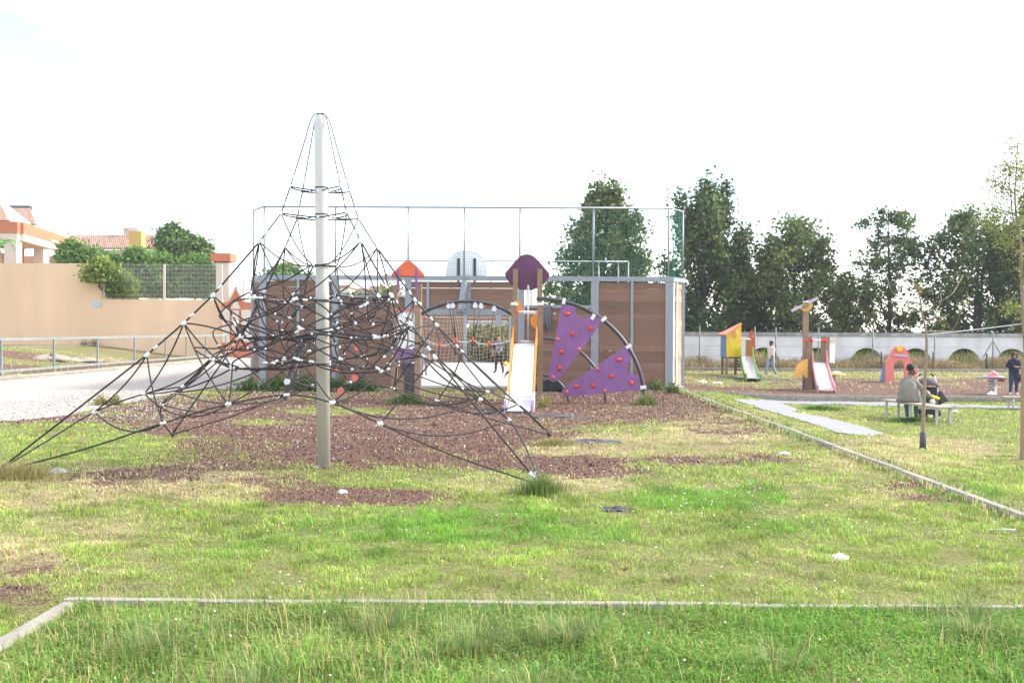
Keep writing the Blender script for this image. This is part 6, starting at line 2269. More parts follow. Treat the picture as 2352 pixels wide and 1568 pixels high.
q = AT(*zw(1290, 700), wbp.y - 0.05)
hb_ = MB().ball(q, (0.13, 0.1, 0.17), 12, 8)
hb_.tube([q + Vector((-0.05, 0, 0.15)), q + Vector((-0.12, 0.06, 0.5)), q + Vector((-0.25, 0.1, 0.85))], 0.012, 5)
hb_.build('handbag', 'stroller_black', None, label='black shoulder bag at the standing woman\'s side', cat='bag')

# seated woman seen from behind
sc_p = A_.lerp(B_, 0.36)
sh_h = 1.86
gz = float(terrain(sc_p.x, sc_p.y))
seat_n = (zseat - gz) / sh_h
dzs = seat_n + 0.075 - 0.53
S = lambda x_, y_, z_: (x_, y_, z_ + dzs)
person('woman in grey green cardigan sitting on the bench, turned to the baby', Vector((sc_p.x, sc_p.y, gz)), math.radians(-28), sh_h,
       {'pelvis': S(0, -0.02, 0.53) + (0.105,), 'spine': S(0, -0.03, 0.62) + (0.105,), 'chest': S(0.0, -0.02, 0.73) + (0.085,), 'neckb': S(0.01, 0.015, 0.825), 'neck': S(0.015, 0.03, 0.86), 'head': S(0.035, 0.04, 0.912), 'crown': S(0.03, 0.034, 0.960), 'nose': S(0.095, 0.045, 0.902),
        'shR': S(0.098, 0.0, 0.765), 'shL': S(-0.092, 0, 0.77), 'elR': S(0.200, -0.02, 0.645) + (0.044,), 'wrR': S(0.285, 0.03, 0.555) + (0.030,), 'paR': S(0.315, 0.04, 0.54), 'elL': S(-0.11, 0.08, 0.66), 'wrL': S(-0.02, 0.17, 0.68), 'paL': S(0.01, 0.18, 0.69),
        'hiR': S(0.06, 0.05, 0.51), 'hiL': S(-0.06, 0.05, 0.51), 'knR': (0.075, 0.25, seat_n + 0.035), 'anR': (0.075, 0.27, 0.055), 'toR': (0.08, 0.35, 0.02), 'knL': (-0.06, 0.25, seat_n + 0.035), 'anL': (-0.05, 0.25, 0.055), 'toL': (-0.05, 0.33, 0.02)},
       {'top': 'cardigan', 'sleeve': 'cardigan', 'fore': 'cardigan', 'skin': 'skin_dark', 'leg': 'jeans', 'shoe': 'shoe_dark'}, 'hair_black', 'bun', 1.0,
       extra=lambda J, H_: [('cardigan', loft([(Vector(S(*c_)) * H_, a_ * H_, b_ * H_) for c_, a_, b_ in (((-0.01, -0.04, 0.475), 0.165, 0.125), ((-0.01, -0.045, 0.52), 0.160, 0.122), ((-0.008, -0.05, 0.58), 0.142, 0.110), ((-0.005, -0.05, 0.65), 0.130, 0.102), ((0.0, -0.045, 0.71), 0.120, 0.092), ((0.0, -0.034, 0.755), 0.102, 0.078), ((0.003, -0.020, 0.788), 0.078, 0.060), ((0.006, -0.006, 0.812), 0.050, 0.044), ((0.008, 0.006, 0.828), 0.032, 0.032))]), 'cardigan')])
# baby held against her shoulder
bp_ = AT(*zs(668, 560), sc_p.y + 0.32)
person('baby in pink held at the seated woman\'s shoulder', bp_ - Vector((0, 0, 0.24)), math.radians(120), 0.52,
       {'head': (0, 0.016, 0.90, 0.095), 'crown': (0, 0.0, 0.98, 0.08), 'nose': (0, 0.12, 0.89, 0.015), 'knR': (0.07, 0.16, 0.42), 'anR': (0.07, 0.12, 0.25), 'toR': (0.07, 0.19, 0.21), 'knL': (-0.07, 0.16, 0.42), 'anL': (-0.07, 0.12, 0.25), 'toL': (-0.07, 0.19, 0.21), 'wrR': (0.12, 0.12, 0.62), 'paR': (0.11, 0.15, 0.63), 'wrL': (-0.12, 0.12, 0.62), 'paL': (-0.11, 0.15, 0.63)},
       {'top': 'baby_pink', 'sleeve': 'baby_pink', 'fore': 'baby_pink', 'skin': 'skin_light', 'leg': 'baby_pink', 'shoe': 'baby_pink'}, 'hair_brown', 'short', 1.3)

# children on the ball court
zb5 = zc(1950, 1250, 4.48)


def gcourt(px_, py_):
    d = ray(px_, py_)
    t = (SLAB - HC) / d.z
    return CP + d * t


cb = gcourt(*zb5(205, 1085))
ch = AT(*zb5(180, 395), cb.y).z - SLAB
person('boy in printed black T-shirt pointing sideways on the ball court', cb, math.radians(162), ch,
       {'shL': (-0.098, 0, 0.795), 'elR': (0.14, -0.01, 0.64), 'wrR': (0.15, 0.02, 0.5), 'paR': (0.15, 0.03, 0.46), 'elL': (-0.20, 0.06, 0.80), 'wrL': (-0.31, 0.12, 0.83), 'paL': (-0.345, 0.135, 0.835), 'anR': (0.085, 0.02, 0.055), 'toR': (0.12, 0.09, 0.02), 'anL': (-0.11, -0.02, 0.055), 'toL': (-0.12, 0.06, 0.02), 'knL': (-0.08, 0.02, 0.285), 'knR': (0.07, 0.02, 0.285)},
       {'top': 'black_print', 'sleeve': 'navy', 'fore': 'skin_light', 'skin': 'skin_light', 'leg': 'trousers_dark', 'shoe': 'shoe_dark'}, 'hair_brown')
rb2 = gcourt(*zb5(255, 1240))
person('running child behind the slide with one leg stretched back', rb2 + Vector((0.62, 0.1, 0.04)), math.radians(-70), 1.5,
       {'pelvis': (0, 0.06, 0.50), 'spine': (0, 0.10, 0.59), 'chest': (0, 0.15, 0.69), 'neckb': (0, 0.19, 0.77), 'neck': (0, 0.21, 0.81), 'head': (0, 0.235, 0.865), 'crown': (0, 0.24, 0.91), 'nose': (0, 0.295, 0.86), 'shR': (0.098, 0.17, 0.75), 'shL': (-0.098, 0.17, 0.75),
        'elR': (0.13, 0.08, 0.62), 'wrR': (0.12, 0.18, 0.56), 'paR': (0.12, 0.22, 0.56), 'elL': (-0.13, 0.26, 0.63), 'wrL': (-0.10, 0.36, 0.70), 'paL': (-0.09, 0.39, 0.72),
        'hiR': (0.05, 0.06, 0.48), 'hiL': (-0.05, 0.06, 0.48), 'knR': (0.05, 0.26, 0.40), 'anR': (0.05, 0.24, 0.16), 'toR': (0.055, 0.32, 0.12), 'knL': (-0.05, -0.10, 0.32), 'anL': (-0.05, -0.32, 0.17), 'toL': (-0.05, -0.345, 0.085)},
       {'top': 'navy', 'sleeve': 'navy', 'fore': 'skin_light', 'skin': 'skin_light', 'leg': 'trousers_dark', 'shoe': 'shoe_teal'}, 'hair_black')
lb = gcourt(974, 862)
person('child in grey patterned trousers behind the orange roofed tower', lb, math.radians(200), 1.5,
       {'elR': (0.14, 0.03, 0.65), 'wrR': (0.15, 0.13, 0.60), 'paR': (0.15, 0.17, 0.60)},
       {'top': 'grey_cloth', 'sleeve': 'grey_cloth', 'fore': 'skin_light', 'skin': 'skin_light', 'leg': 'trousers_grey', 'shoe': 'shoe_dark'}, 'hair_brown')
bq = gcourt(*zb5(325, 955))
MB().ball(bq + Vector((0, 0, 0.13)), 0.13, 14, 10).build('ball', 'yellow', None, label='yellow ball on the court floor behind the pointing boy', cat='ball')

# ------------------------------------------------------------------ stroller
stb = G(*zs(1030, 1400))
YST = sc_p.y + 0.38
stz = float(terrain(stb.x, YST))
so = thing('stroller', 'dark folding stroller with grey patterned hood beside the bench', 'stroller', (stb.x, YST, stz))
def q8(X_, Y_, dy=0.0):
    v_ = AT(*zs(X_, Y_), YST + dy)
    v_.z = max(v_.z, stz + 0.03)
    return v_


for X_, dy in ((760, 0.0), (1015, 0.0), (1080, 0.5), (840, 0.5)):
    c = q8(X_, 1345, dy)
    c.z = stz + 0.1
    wl = MB().tube([c + Vector((0, 0.085 * math.cos(a), 0.085 * math.sin(a))) for a in [2 * math.pi * i / 16 for i in range(16)]], 0.022, 6, True).build('wheel', 'stroller_black', so)
    MB().disc(c, (1, 0, 0), 0.06, 0.025, 12).build('rim', 'galvanised', wl)
for s, (x0, x1) in enumerate(((700, 1100), (1020, 770))):
    pass
MB().tube([q8(775, 520, 0.5), q8(720, 570, 0.45), q8(695, 640, 0.4), q8(720, 900, 0.2), q8(760, 1340, 0.0)], 0.016, 6).build('frame_tube', 'bench_leg', so)
MB().tube([q8(935, 530, 0.5), q8(1000, 570, 0.45), q8(1040, 680, 0.4), q8(1080, 980, 0.2), q8(1140, 1400, 0.0)], 0.016, 6).build('frame_tube', 'bench_leg', so)
for a, b in (((775, 520), (712, 572)), ((935, 530), (1000, 572))):
    MB().tube([q8(*a, 0.5), q8(*b, 0.45)], 0.028, 8).build('handle_grip', 'stroller_black', so)
# hood: half shell
hv = []
cH = q8(905, 790, 0.1)
rH = (165 * YST / F / 4.613 / 1.7415)
vs, fs = [], []
nu, nv = 14, 8
for j in range(nv + 1):
    a = math.pi * j / nv
    for i in range(nu + 1):
        b = math.pi * 0.62 * i / nu
        vs.append(cH + Vector((-rH * math.cos(a), -0.28 * math.cos(b) * math.sin(a) ** 0.6 + 0.1, rH * 1.05 * math.sin(a) ** 0.8 * math.sin(b * 0.8 + 0.35))))
for j in range(nv):
    for i in range(nu):
        k = j * (nu + 1) + i
        fs.append((k, k + 1, k + nu + 2, k + nu + 1))
ho_ = MB().add(vs, fs, True).build('hood', 'stroller_grey', so)
sm = ho_.modifiers.new('thick', 'SOLIDIFY')
sm.thickness = 0.015
MB().plate([q8(760, 770, 0.15), q8(1050, 780, 0.15), q8(1040, 1060, 0.05), q8(780, 1060, 0.05)], 0.05).build('seat_back', 'stroller_black', so)
MB().box(q8(900, 1080, -0.1), (0.42, 0.36, 0.06)).build('seat', 'stroller_black', so)
MB().plate([q8(1100, 850, 0.1), q8(1240, 1035, 0.05), q8(1100, 1100, 0.0), q8(1080, 960, 0.05)], 0.14).build('foot_muff', 'stroller_black', so)
MB().box((q8(900, 1230).x, YST + 0.15, q8(900, 1230).z), (0.42, 0.35, 0.14)).build('basket', 'stroller_black', so)
MB().tube([q8(760, 1345, 0.0), q8(1080, 1345, 0.5)], 0.014, 6).build('axle', 'bench_leg', so)
MB().tube([q8(900, 930, -0.25), q8(1000, 960, -0.25), q8(1090, 990, -0.25)], [0.05, 0.05, 0.04], 10).build('toy_bat', 'yellow', None, label='yellow toy bat lying on the stroller seat', cat='toy')
MB().ball(q8(875, 900, -0.22), (0.07, 0.07, 0.085), 12, 8).build('baby_bonnet', 'white_plastic', None, label='white baby bonnet in front of the stroller seat', cat='hat')
MB().ball(q8(965, 1050, -0.3), (0.07, 0.1, 0.09), 12, 8).build('soft_toy', 'paper', None, label='pale pink soft toy at the front of the stroller', cat='toy')
MB().plate([q8(725, 950, -0.25), q8(800, 1000, -0.25), q8(795, 1060, -0.25), q8(730, 1030, -0.25)], 0.05).build('blanket', 'pale_blue', None, label='pale blue cloth hanging by the seated woman\'s hand', cat='cloth')

# ================================================================== LEFT SIDE: railing, walls, houses
F0, F1 = G(3, 873), G(519, 826)


def on_line(a, b, px_):
    lo, hi = -0.2, 1.3
    for _ in range(40):
        m_ = (lo + hi) / 2
        p = a.lerp(b, m_)
        if proj(p.x, p.y, p.z)[0] < px_:
            lo = m_
        else:
            hi = m_
    return a.lerp(b, lo)


rail = thing('metal_railing', 'rusty blue grey metal railing along the gravel road', 'railing', F0)
RH = AT(3, 780, F0.y).z
tops = []
fposts = [on_line(F0, F1, p) for p in (-118, 3, 124, 224, 309, 380, 428, 472, 519)]
for p in fposts:
    MB().box((p.x, p.y, RH / 2), (0.07, 0.07, RH)).build('post', 'rail_paint', rail)
for a, b in zip(fposts, fposts[1:]):
    MB().bar((a.x, a.y, RH + 0.02), (b.x, b.y, RH + 0.02), 0.08, 0.10).build('top_rail', 'rail_paint', rail)
    MB().bar((a.x, a.y, RH * 0.22), (b.x, b.y, RH * 0.22), 0.05, 0.09).build('lower_rail', 'rail_paint', rail)
    MB().tube([(a.x, a.y, RH * 0.8), (b.x, b.y, RH * 0.8)], 0.008, 4).build('wire', 'rail_paint', rail)
kerb(fposts[0] + Vector((0.12, 0, 0)), fposts[-1] + Vector((0.12, 0.8, 0)), 0.3, lambda x, y: 0.16, 0.4, 2.5)

YL = 67.0
z_hi = AT(100, 605, YL).z
z_lo = AT(380, 688, YL).z
xs_step = AT(237, 700, YL).x
xe = AT(512, 760, YL).x
tw_ = thing('tan_wall', 'high smooth tan rendered wall stepping down towards the gate', 'wall', (xs_step, YL, 0))
MB().box(((xs_step - 62) / 2, YL, z_hi / 2 - 0.3), (xs_step + 62, 0.3, z_hi + 0.6)).build('high_part', 'tan_wall', tw_)
MB().box(((xs_step + xe) / 2, YL, z_lo / 2 - 0.3), (xe - xs_step, 0.3, z_lo + 0.6)).build('low_part', 'tan_wall', tw_)
MB().box(AT(*zh(1345, 1452), YL - 0.18), (0.62, 0.03, 0.34)).build('plaque', 'pale_blue', tw_)
mf = thing('mesh_fence', 'pale welded mesh fence panels on top of the low tan wall', 'fence', ((xs_step + xe) / 2, YL, z_lo))
zf_t = AT(380, 607, YL).z
for px_ in (240, 378, 509):
    x_ = AT(px_, 640, YL).x
    MB().box((x_, YL - 0.05, (z_lo - 0.2 + zf_t) / 2), (0.15, 0.1, zf_t - z_lo + 0.2)).build('post', 'house_white', mf)
for a, b in ((240, 378), (378, 509)):
    xa_, xb_ = AT(a, 640, YL).x + 0.08, AT(b, 640, YL).x - 0.08
    mb = MB()
    n_ = 40
    for k in range(n_ + 1):
        x_ = xa_ + (xb_ - xa_) * k / n_
        mb.bar((x_, YL, z_lo + 0.05), (x_, YL, zf_t), 0.008, 0.008)
    for k in range(9):
        z_ = z_lo + 0.06 + (zf_t - z_lo - 0.08) * k / 8
        mb.bar((xa_, YL - 0.015, z_), (xb_, YL - 0.015, z_), 0.012, 0.014)
    mb.build('mesh_panel', 'wire', mf)['kind'] = 'stuff'

# gate wall with gabled niche and pillar
YGt = 66.6
g8 = lambda X_, Y_, dy=0.0: AT(*zg_(X_, Y_), YGt + dy)
zg_ = zc(780, 980, 3.017)
gw = thing('gate_wall', 'orange gabled gate wall with white panels beside the tan wall', 'wall', g8(500, 1380))
gz0 = -0.3
bl, br_ = g8(328, 1385), g8(760, 1385)
MB().plate([Vector((bl.x, YGt, gz0)), Vector((br_.x, YGt, gz0)), g8(760, 690), g8(600, 690), g8(578, 660), g8(495, 512), g8(415, 660), g8(400, 690), g8(328, 690)], 0.4).build('wall_face', 'house_orange', gw)
for pl_ in ([(325, 765), (420, 765), (418, 1178), (325, 1178)], [(445, 785), (530, 785), (528, 1082), (445, 1078)], [(562, 780), (700, 780), (700, 1170), (562, 1166)], [(430, 770), (497, 640), (550, 772)]):
    MB().plate([g8(a, b, -0.24) for a, b in pl_], 0.1).build('panel', 'house_white', gw)
for a, b in (((408, 668), (495, 508)), ((495, 508), (582, 668)), ((582, 668), (612, 672))):
    MB().bar(g8(*a, -0.2), g8(*b, -0.2), 0.14, 0.16, (0, 1, 0)).build('gable_trim', 'house_white', gw)
gp = thing('gate_pillar', 'white gate pillar with orange block cap', 'pillar', g8(360, 690, 3))
c0, c1 = g8(285, 220, 3), g8(440, 220, 3)
px0 = (c0.x + c1.x) / 2
MB().box((px0, YGt + 3, c0.z / 2), (c1.x - c0.x, 1.2, c0.z)).build('shaft', 'house_white', gp)
zc0, zc1 = g8(300, 210, 3).z, g8(300, 112, 3).z
MB().box((px0 - 0.1, YGt + 3, (zc0 + zc1) / 2 + 0.02), (c1.x - c0.x + 0.5, 1.6, zc1 - zc0)).build('cap', 'house_orange', gp)
mf2 = thing('mesh_fence', 'pale mesh fence with white posts above the orange gate wall', 'fence', g8(620, 690))
for X_ in (400, 583, 690):
    a, b = g8(X_, 690, 0.3), g8(X_, 400, 0.3)
    MB().box((a.x, a.y, (a.z + b.z) / 2), (0.14, 0.1, b.z - a.z)).build('post', 'house_white', mf2)
for k in range(6):
    MB().bar(g8(345, 680 - 45 * k, 0.3), g8(760, 700 - 45 * k, 0.3), 0.02, 0.025).build('wire', 'wire', mf2)

# tiles
TILE = MB()
vs, fs = [], []
for k in (0, 1):
    for i in range(7):
        a = math.pi * i / 6
        sc__ = 1.0 - 0.14 * k
        vs.append((0.5 * sc__ * math.cos(a), k - 0.5, 0.42 * sc__ * math.sin(a)))
fs = [(i, i + 1, i + 8, i + 7) for i in range(6)]
TILE.add(vs, fs, True)
TILE_ME = TILE.mesh('tile', 'tile')


def tiled(parent, bl, br, tl, tr, nc, nr):
    bl, br, tl, tr = map(Vector, (bl, br, tl, tr))
    MB().plate([bl, br, tr, tl] if (tl - tr).length > 0.05 else [bl, br, tr], 0.12).build('roof_deck', 'tile', parent)
    nrm = (br - bl).cross(tl - bl).normalized()
    if nrm.z < 0:
        nrm = -nrm
    for r_ in range(nr):
        for c in range(nc):
            u0, u1 = (c + 0.5) / nc, 0
            a = bl.lerp(br, u0)
            b = tl.lerp(tr, u0)
            p = a.lerp(b, (r_ + 0.5) / nr)
            v = (b - a)
            wv = (bl.lerp(tl, (r_ + 0.5) / nr) - br.lerp(tr, (r_ + 0.5) / nr)).length / nc
            if wv < 0.05:
                continue
            y_ = v.normalized()
            x_ = y_.cross(nrm).normalized()
            put('tile', TILE_ME, parent, basis(x_, y_, nrm, p + nrm * 0.07, (wv * 0.9, v.length / nr * 1.06, wv * 0.8)))


# terrace house on the left
h4 = lambda X_, Y_, Yv: AT(*zh(X_, Y_), Yv)
Y1, Y2 = 82.0, 99.0
C0 = h4(243, 460, Y1)
C1 = h4(1025, 605, Y2)
hsA = thing('terrace_house', 'pale villa with orange parapet, columned terrace and tiled roofs at the left', 'house', (C0.x - 6, 90, 0))
zp1, zp0, zf0 = h4(243, 303, Y1).z, h4(243, 460, Y1).z, h4(243, 560, Y1).z
Lx = C0.x - 20


def side_pt(X_):
    a, b = Vector((C0.x, Y1, zp0)), Vector((C1.x, Y2, zp0))
    return on_line(a, b, zh(X_, 0)[0])


MB().box(((C0.x + Lx) / 2, Y1 + 0.25, (zp0 + zp1) / 2), (C0.x - Lx, 0.5, zp1 - zp0)).build('parapet', 'house_orange', hsA)
MB().plate([Vector((C0.x, Y1 + 0.5, zp0)), Vector((C1.x, Y2, zp0)), Vector((C1.x, Y2, zp1)), Vector((C0.x, Y1 + 0.5, zp1))], 0.5).build('parapet', 'house_orange', hsA)
MB().box(((C0.x + Lx) / 2, Y1 + 0.3, (zp0 + zf0) / 2 - 0.01), (C0.x - Lx - 0.1, 0.5, zp0 - zf0)).build('fascia', 'house_white', hsA)
MB().plate([Vector((C0.x - 0.05, Y1 + 0.55, zf0)), Vector((C1.x - 0.05, Y2, zf0)), Vector((C1.x - 0.05, Y2, zp0)), Vector((C0.x - 0.05, Y1 + 0.55, zp0))], 0.5).build('fascia', 'house_white', hsA)
zfl = 4.5
for X0, X1, fw_ in ((243, 290, 1.05), (620, 668, 0.9), (978, 1025, 0.9)):
    a, b = side_pt(X0), side_pt(X1)
    MB().box(((a.x + b.x) / 2 - fw_ / 2, (a.y + b.y) / 2, (zf0 + zfl) / 2), (fw_, abs(b.y - a.y) + 0.1, zf0 - zfl - 0.02)).build('column', 'house_white', hsA)
MB().box((Lx + 4, (Y1 + Y2) / 2 + 5, (zf0 + zfl) / 2), (C0.x - 5.6 - Lx, 14, zf0 - zfl - 0.03)).build('inner_wall', 'house_cream', hsA)
MB().box((C0.x - 7, Y2 + 1.0, (zf0 + zfl) / 2), (10, 0.4, zf0 - zfl - 0.03)).build('inner_wall', 'house_cream', hsA)
MB().box(((C0.x + Lx) / 2, (Y1 + Y2) / 2, zp0 + 0.1), (C0.x - Lx - 2.5, Y2 - Y1 - 1.5, 0.2)).build('roof_slab', 'house_cream', hsA)
MB().box(((C0.x + Lx) / 2, (Y1 + Y2) / 2, zfl), (C0.x - Lx, Y2 - Y1, 0.3)).build('terrace_floor', 'house_cream', hsA)
wq, wq2 = h4(300, 745, 92), h4(375, 890, 92)
wn = MB().box(((wq.x + wq2.x) / 2 - 0.2, 90.6, (wq.z + wq2.z) / 2 - 0.4), (wq2.x - wq.x, 0.5, wq.z - wq2.z + 1.4)).build('window', 'glass', hsA)
MB().box((wq2.x + 0.15, 90.5, (wq.z + wq2.z) / 2 - 0.4), (0.5, 0.5, wq.z - wq2.z + 1.6)).build('frame', 'house_red', wn)
MB().box(((wq.x + wq2.x) / 2, 90.45, wq.z + 0.35), (wq2.x - wq.x + 1.0, 0.5, 0.2)).build('frame', 'house_white', wn)
# hipped roofs
ap = h4(-10, 35, 91)
tiled(hsA, h4(-420, 302, 85), h4(130, 302, 85), ap + Vector((-3, 0, 0)), ap, 14, 5)
b3, t3 = h4(140, 300, 85), ap
e3, f3_ = h4(420, 335, 98), h4(60, 60, 98)
MB().plate([h4(130, 303, 85), h4(425, 338, 95), h4(90, 75, 95), ap], 0.2).build('hip_face', 'house_white', hsA)
tiled(hsA, h4(330, 335, 97), h4(510, 352, 97), h4(170, 128, 103), h4(420, 130, 103), 9, 5)
MB().box(h4(205, 112, 104), (3.6, 0.6, 0.5)).build('solar_panel', 'grey_panel', hsA)

# house with long tiled roof behind the hedge
YB2 = 112.0
k8 = lambda X_, Y_, Yv=YB2: AT(*zl1(X_, Y_), Yv)
hsB = thing('tiled_house', 'long low white house with tiled roof and yellow chimney behind the hedge', 'house', k8(720, 480))
tiled(hsB, k8(440, 384), k8(1000, 386), k8(440, 304, YB2 + 4), k8(965, 302, YB2 + 4), 44, 5)
wl_, wr_ = k8(440, 384), k8(985, 386)
MB().box(((wl_.x + wr_.x) / 2, YB2 + 3, wl_.z / 2 - 0.1), (wr_.x - wl_.x, 5, wl_.z)).build('wall', 'house_white', hsB)
for X_ in (520, 545, 590):
    MB().box(k8(X_, 430, YB2 + 0.4), (1.4, 0.3, 1.6)).build('window', 'house_red' if X_ != 520 else 'house_cream', hsB)
MB().box(k8(861, 335, YB2 - 1), (1.45, 1.3, 2.2)).build('chimney', 'house_yellow', hsB)
MB().box(k8(847, 276, YB2 - 1), (1.1, 1.1, 0.85)).build('chimney_cap', 'house_white', hsB)
MB().box(k8(790, 256, YB2 + 4), (1.3, 0.8, 0.12)).build('water_tank', 'clamp', hsB)
MB().box(k8(805, 277, YB2 + 4.5), (0.9, 0.8, 0.75)).build('water_tank', 'house_white', hsB)
# small orange building behind the mesh fence
hsC = thing('orange_shed', 'orange rendered shed seen through the mesh fence', 'shed', AT(*zh(1600, 1350), 74))
a, b = AT(*zh(1440, 1050), 74), AT(*zh(1960, 1330), 74)
MB().box(((a.x + b.x) / 2, 75, (b.z + a.z) / 2), (b.x - a.x, 2, a.z - b.z)).build('wall', 'house_orange', hsC)
MB().box(((a.x + b.x) / 2, 75, a.z + 0.12), (b.x - a.x + 0.4, 2.4, 0.2)).build('roof', 'house_cream', hsC)
MB().box(((a.x + b.x) / 2, 75.1, b.z / 2), (b.x - a.x - 0.4, 1.8, b.z - 0.02)).build('plinth', 'house_cream', hsC)

# hedges, vine and garden trees
HG = [(0.13, 0.25, 0.065), (0.10, 0.20, 0.055), (0.18, 0.29, 0.075)]
VG = [(0.21, 0.29, 0.045), (0.25, 0.31, 0.05), (0.14, 0.23, 0.04)]
gh = 'garden bushes behind the tan wall'


def bush(lab, X0, X1, ytop, ybot, Yv, sd, cols=HG, n_=90, leaf=0.16, name='garden_bush', conv=zl1, grp=gh, spires=4):
    a, b, m_ = AT(*conv(X0, ybot), Yv), AT(*conv(X1, ybot), Yv), AT(*conv((X0 + X1) / 2, ytop), Yv)
    base = Vector(((a.x + b.x) / 2, Yv, max(0, a.z)))
    r_ = (b.x - a.x) / 2
    return tree(name, lab, base, (m_.z - base.z) * 0.86, [(0, r_ * 0.85), (0.4, r_), (0.75, r_ * 0.75), (1, r_ * 0.3)], n_, 80, leaf, (0.30, 0.30, 0.24), cols, sd, 0.08, grp, crown0=0.0, gap=0.35, spires=spires, light=(0.16, 0.24, 0.05))


bush('spiky green bush left of the garden bushes by the terrace', 415, 480, 345, 480, 70, 81, n_=45)
bush('low green bush above the end of the high tan wall', 480, 640, 405, 500, 70, 82)
bush('rounded green bush with upright shoots before the tiled house', 620, 790, 380, 690, 70.5, 83, n_=150)
bush('dense green bush under the yellow chimney', 760, 960, 370, 690, 71, 84, n_=200)
bush('dense green bush behind the middle of the mesh fence', 920, 1130, 400, 695, 70.3, 85, n_=220)
bush('green bush at the gate end of the mesh fence', 1100, 1360, 430, 695, 70.8, 86, n_=240)
bush('yellow green vine hanging over the mesh fence corner', 560, 700, 455, 600, 66.6, 87, VG, 90, 0.15, 'vine', spires=0)
bush('yellow green creeper sagging inside the mesh fence', 690, 850, 540, 690, 67.9, 88, VG, 90, 0.13, 'vine', spires=0)
bush('dark feathery garden tree above the hedge', 1005, 1170, 200, 470, 80, 89, DG + HG, 190, 0.18, 'garden_tree', spires=8)
bush('lower rounded part tree beside the feathery garden tree', 1160, 1290, 318, 470, 80.5, 90, DG + HG, 120, 0.17, 'garden_tree', spires=3)
bush('bright green bush rising behind the left court wall', 690, 1020, 1025, 1250, 90, 91, HG, 150, 0.2, 'garden_bush', zl2, spires=6)
for k, (a, b, lab) in enumerate(((400, 470, 'thin dry weed by the tan wall left of its twin'), (590, 605, 'thin dry weed by the tan wall right of its twin'))):
    tuft('leafy_weed', lab, AT(*zl1((530, 585)[k], 1040), 66.3), (0.5, 0.3), 90, 0.5, 1.2, 0.04, [(0.16, 0.13, 0.08), OLV], 'weed', leaf=0.06)
# palm fronds at the left edge of the terrace
pm = AT(*zh(-25, 690), 78)
pt_ = thing('potted_palm', 'palm with arching fronds at the left edge of the terrace', 'palm', (pm.x, pm.y, 4.6))
mb = MB()
mb.tube([(pm.x, pm.y, 4.6), (pm.x + 0.1, pm.y, pm.z)], [0.16, 0.12], 8)
mb.build('trunk', 'bark', pt_)
for k in range(11):
    a = 2 * math.pi * k / 11 + 0.2
    mb = MB()
    L_ = random.uniform(1.6, 2.2)
    pts = [pm + Vector((math.cos(a) * L_ * t, math.sin(a) * L_ * t, 1.0 * math.sin(math.pi * 0.8 * t) - 0.3 * t)) for t in [i / 8 for i in range(9)]]
    mb.tube(pts, 0.02, 4)
    for i in range(1, 9):
        d = (pts[i] - pts[i - 1]).normalized()
        s = d.cross(Vector((0, 0, 1))).normalized()
        for sg in (-1, 1):
            e = pts[i] + s * sg * 0.45 * (1 - 0.5 * i / 8) + d * 0.25 - Vector((0, 0, 0.12))
            mb.add([pts[i] - d * 0.06, pts[i] + d * 0.06, e], [(0, 1, 2)])
    mb.build('frond', 'green_plastic', pt_)

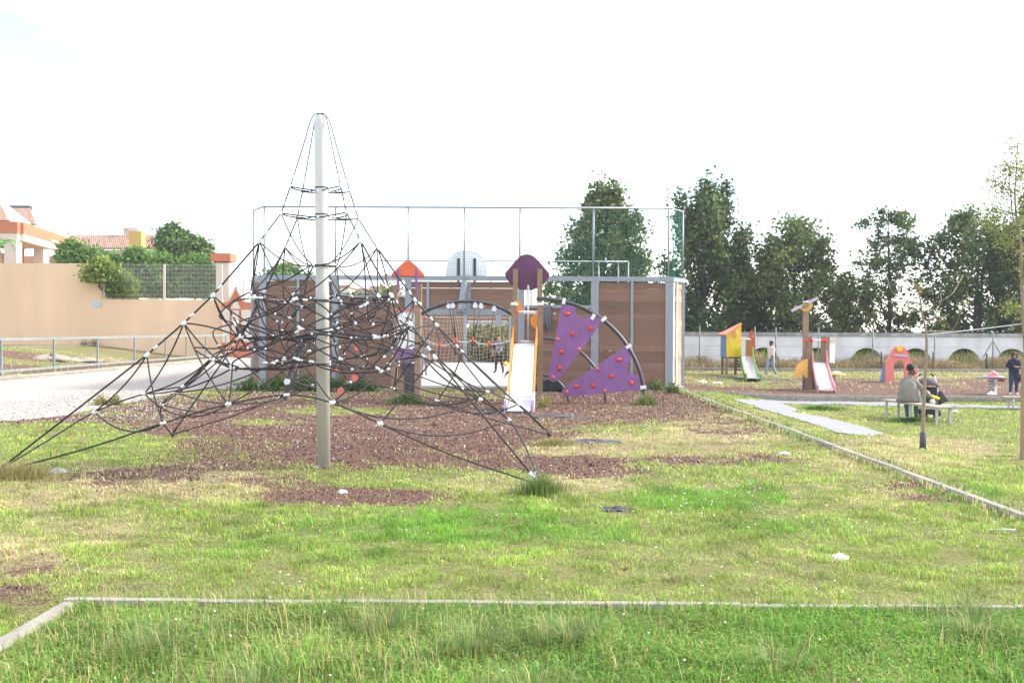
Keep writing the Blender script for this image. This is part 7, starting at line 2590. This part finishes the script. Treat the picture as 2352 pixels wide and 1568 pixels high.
# ------------------------------------------------------------------ far background behind the court
for k, (a, b, yt, Yv, lab, mt) in enumerate(((762, 800, 660, 170, 'far pale block seen over the court wall left of the orange roof', 'house_white'), (805, 850, 667, 190, 'far cream building between pale blocks over the court wall', 'house_cream'), (852, 905, 662, 175, 'far pale house nearest the orange roofed tower', 'house_white'), (1085, 1185, 750, 95, 'far white building seen through the goal', 'house_white'))):
    p0, p1 = AT(a, yt, Yv), AT(b, yt, Yv)
    hs = thing('far_house', lab, 'house', (p0.x, Yv, 0))
    MB().box(((p0.x + p1.x) / 2, Yv + 4, p0.z / 2 - 0.5), (p1.x - p0.x, 8, p0.z + 1)).build('wall', mt, hs)
    MB().box(((p0.x + p1.x) / 2, Yv + 4, p0.z + 0.2), (p1.x - p0.x + 0.6, 8.6, 0.4)).build('roof', 'tile' if k != 3 else 'house_white', hs)
    for i in range(3):
        MB().box((p0.x + (p1.x - p0.x) * (0.2 + 0.3 * i), Yv - 0.02, p0.z - 1.6), (0.9, 0.1, 1.2)).build('window', 'glass', hs)
YG2 = [(0.22, 0.22, 0.09), (0.30, 0.26, 0.12), (0.15, 0.18, 0.06)]
for k, (px_, yt, Yv, lab, cc_) in enumerate(((820, 672, 120, 'far dark tree over the court wall', OG), (895, 655, 62, 'green bush behind the court near the orange roofed tower', OG), (1095, 752, 60.5, 'yellowish bush seen through the far goal, left', YG2), (1130, 756, 61, 'bush seen through the far goal, middle', YG2), (1160, 748, 60.5, 'green bush seen through the far goal, right', YG2), (1200, 745, 61.5, 'green bush just behind the slide tower beyond the court', OG))):
    q = AT(px_, yt, Yv)
    tree('far_bush', lab, (q.x, Yv, -0.1), max(1.2, q.z), [(0, 1.2), (0.4, 1.5), (0.8, 1.0), (1, 0.3)] if Yv < 100 else [(0, 3), (0.5, 3), (1, 1)], 50, 60, 0.14 if Yv < 100 else 0.3, (0.35, 0.35, 0.3), cc_, 101 + k, 0.06, 'bushes beyond the court', crown0=0.0)

# ================================================================== ADDED HAZE
hm = bpy.data.materials.new('haze_glare')  # added volume standing in for lens glare, lifts the far dark tones
hm.use_nodes = True
hn = hm.node_tree
hn.nodes.clear()
ho2 = hn.nodes.new('ShaderNodeOutputMaterial')
pv = hn.nodes.new('ShaderNodeVolumePrincipled')
pv.inputs['Color'].default_value = (0.93, 0.95, 1.0, 1)
pv.inputs['Density'].default_value = 0.00045
pv.inputs['Anisotropy'].default_value = 0.2
hn.links.new(pv.outputs['Volume'], ho2.inputs['Volume'])
MATS['haze_glare'] = hm
hz_ = MB().box((0, 95, 9.0), (420, 330, 22.0)).build('haze', 'haze_glare', None, kind='stuff', label='thin added haze volume that lifts dark tones like lens glare', cat='haze')
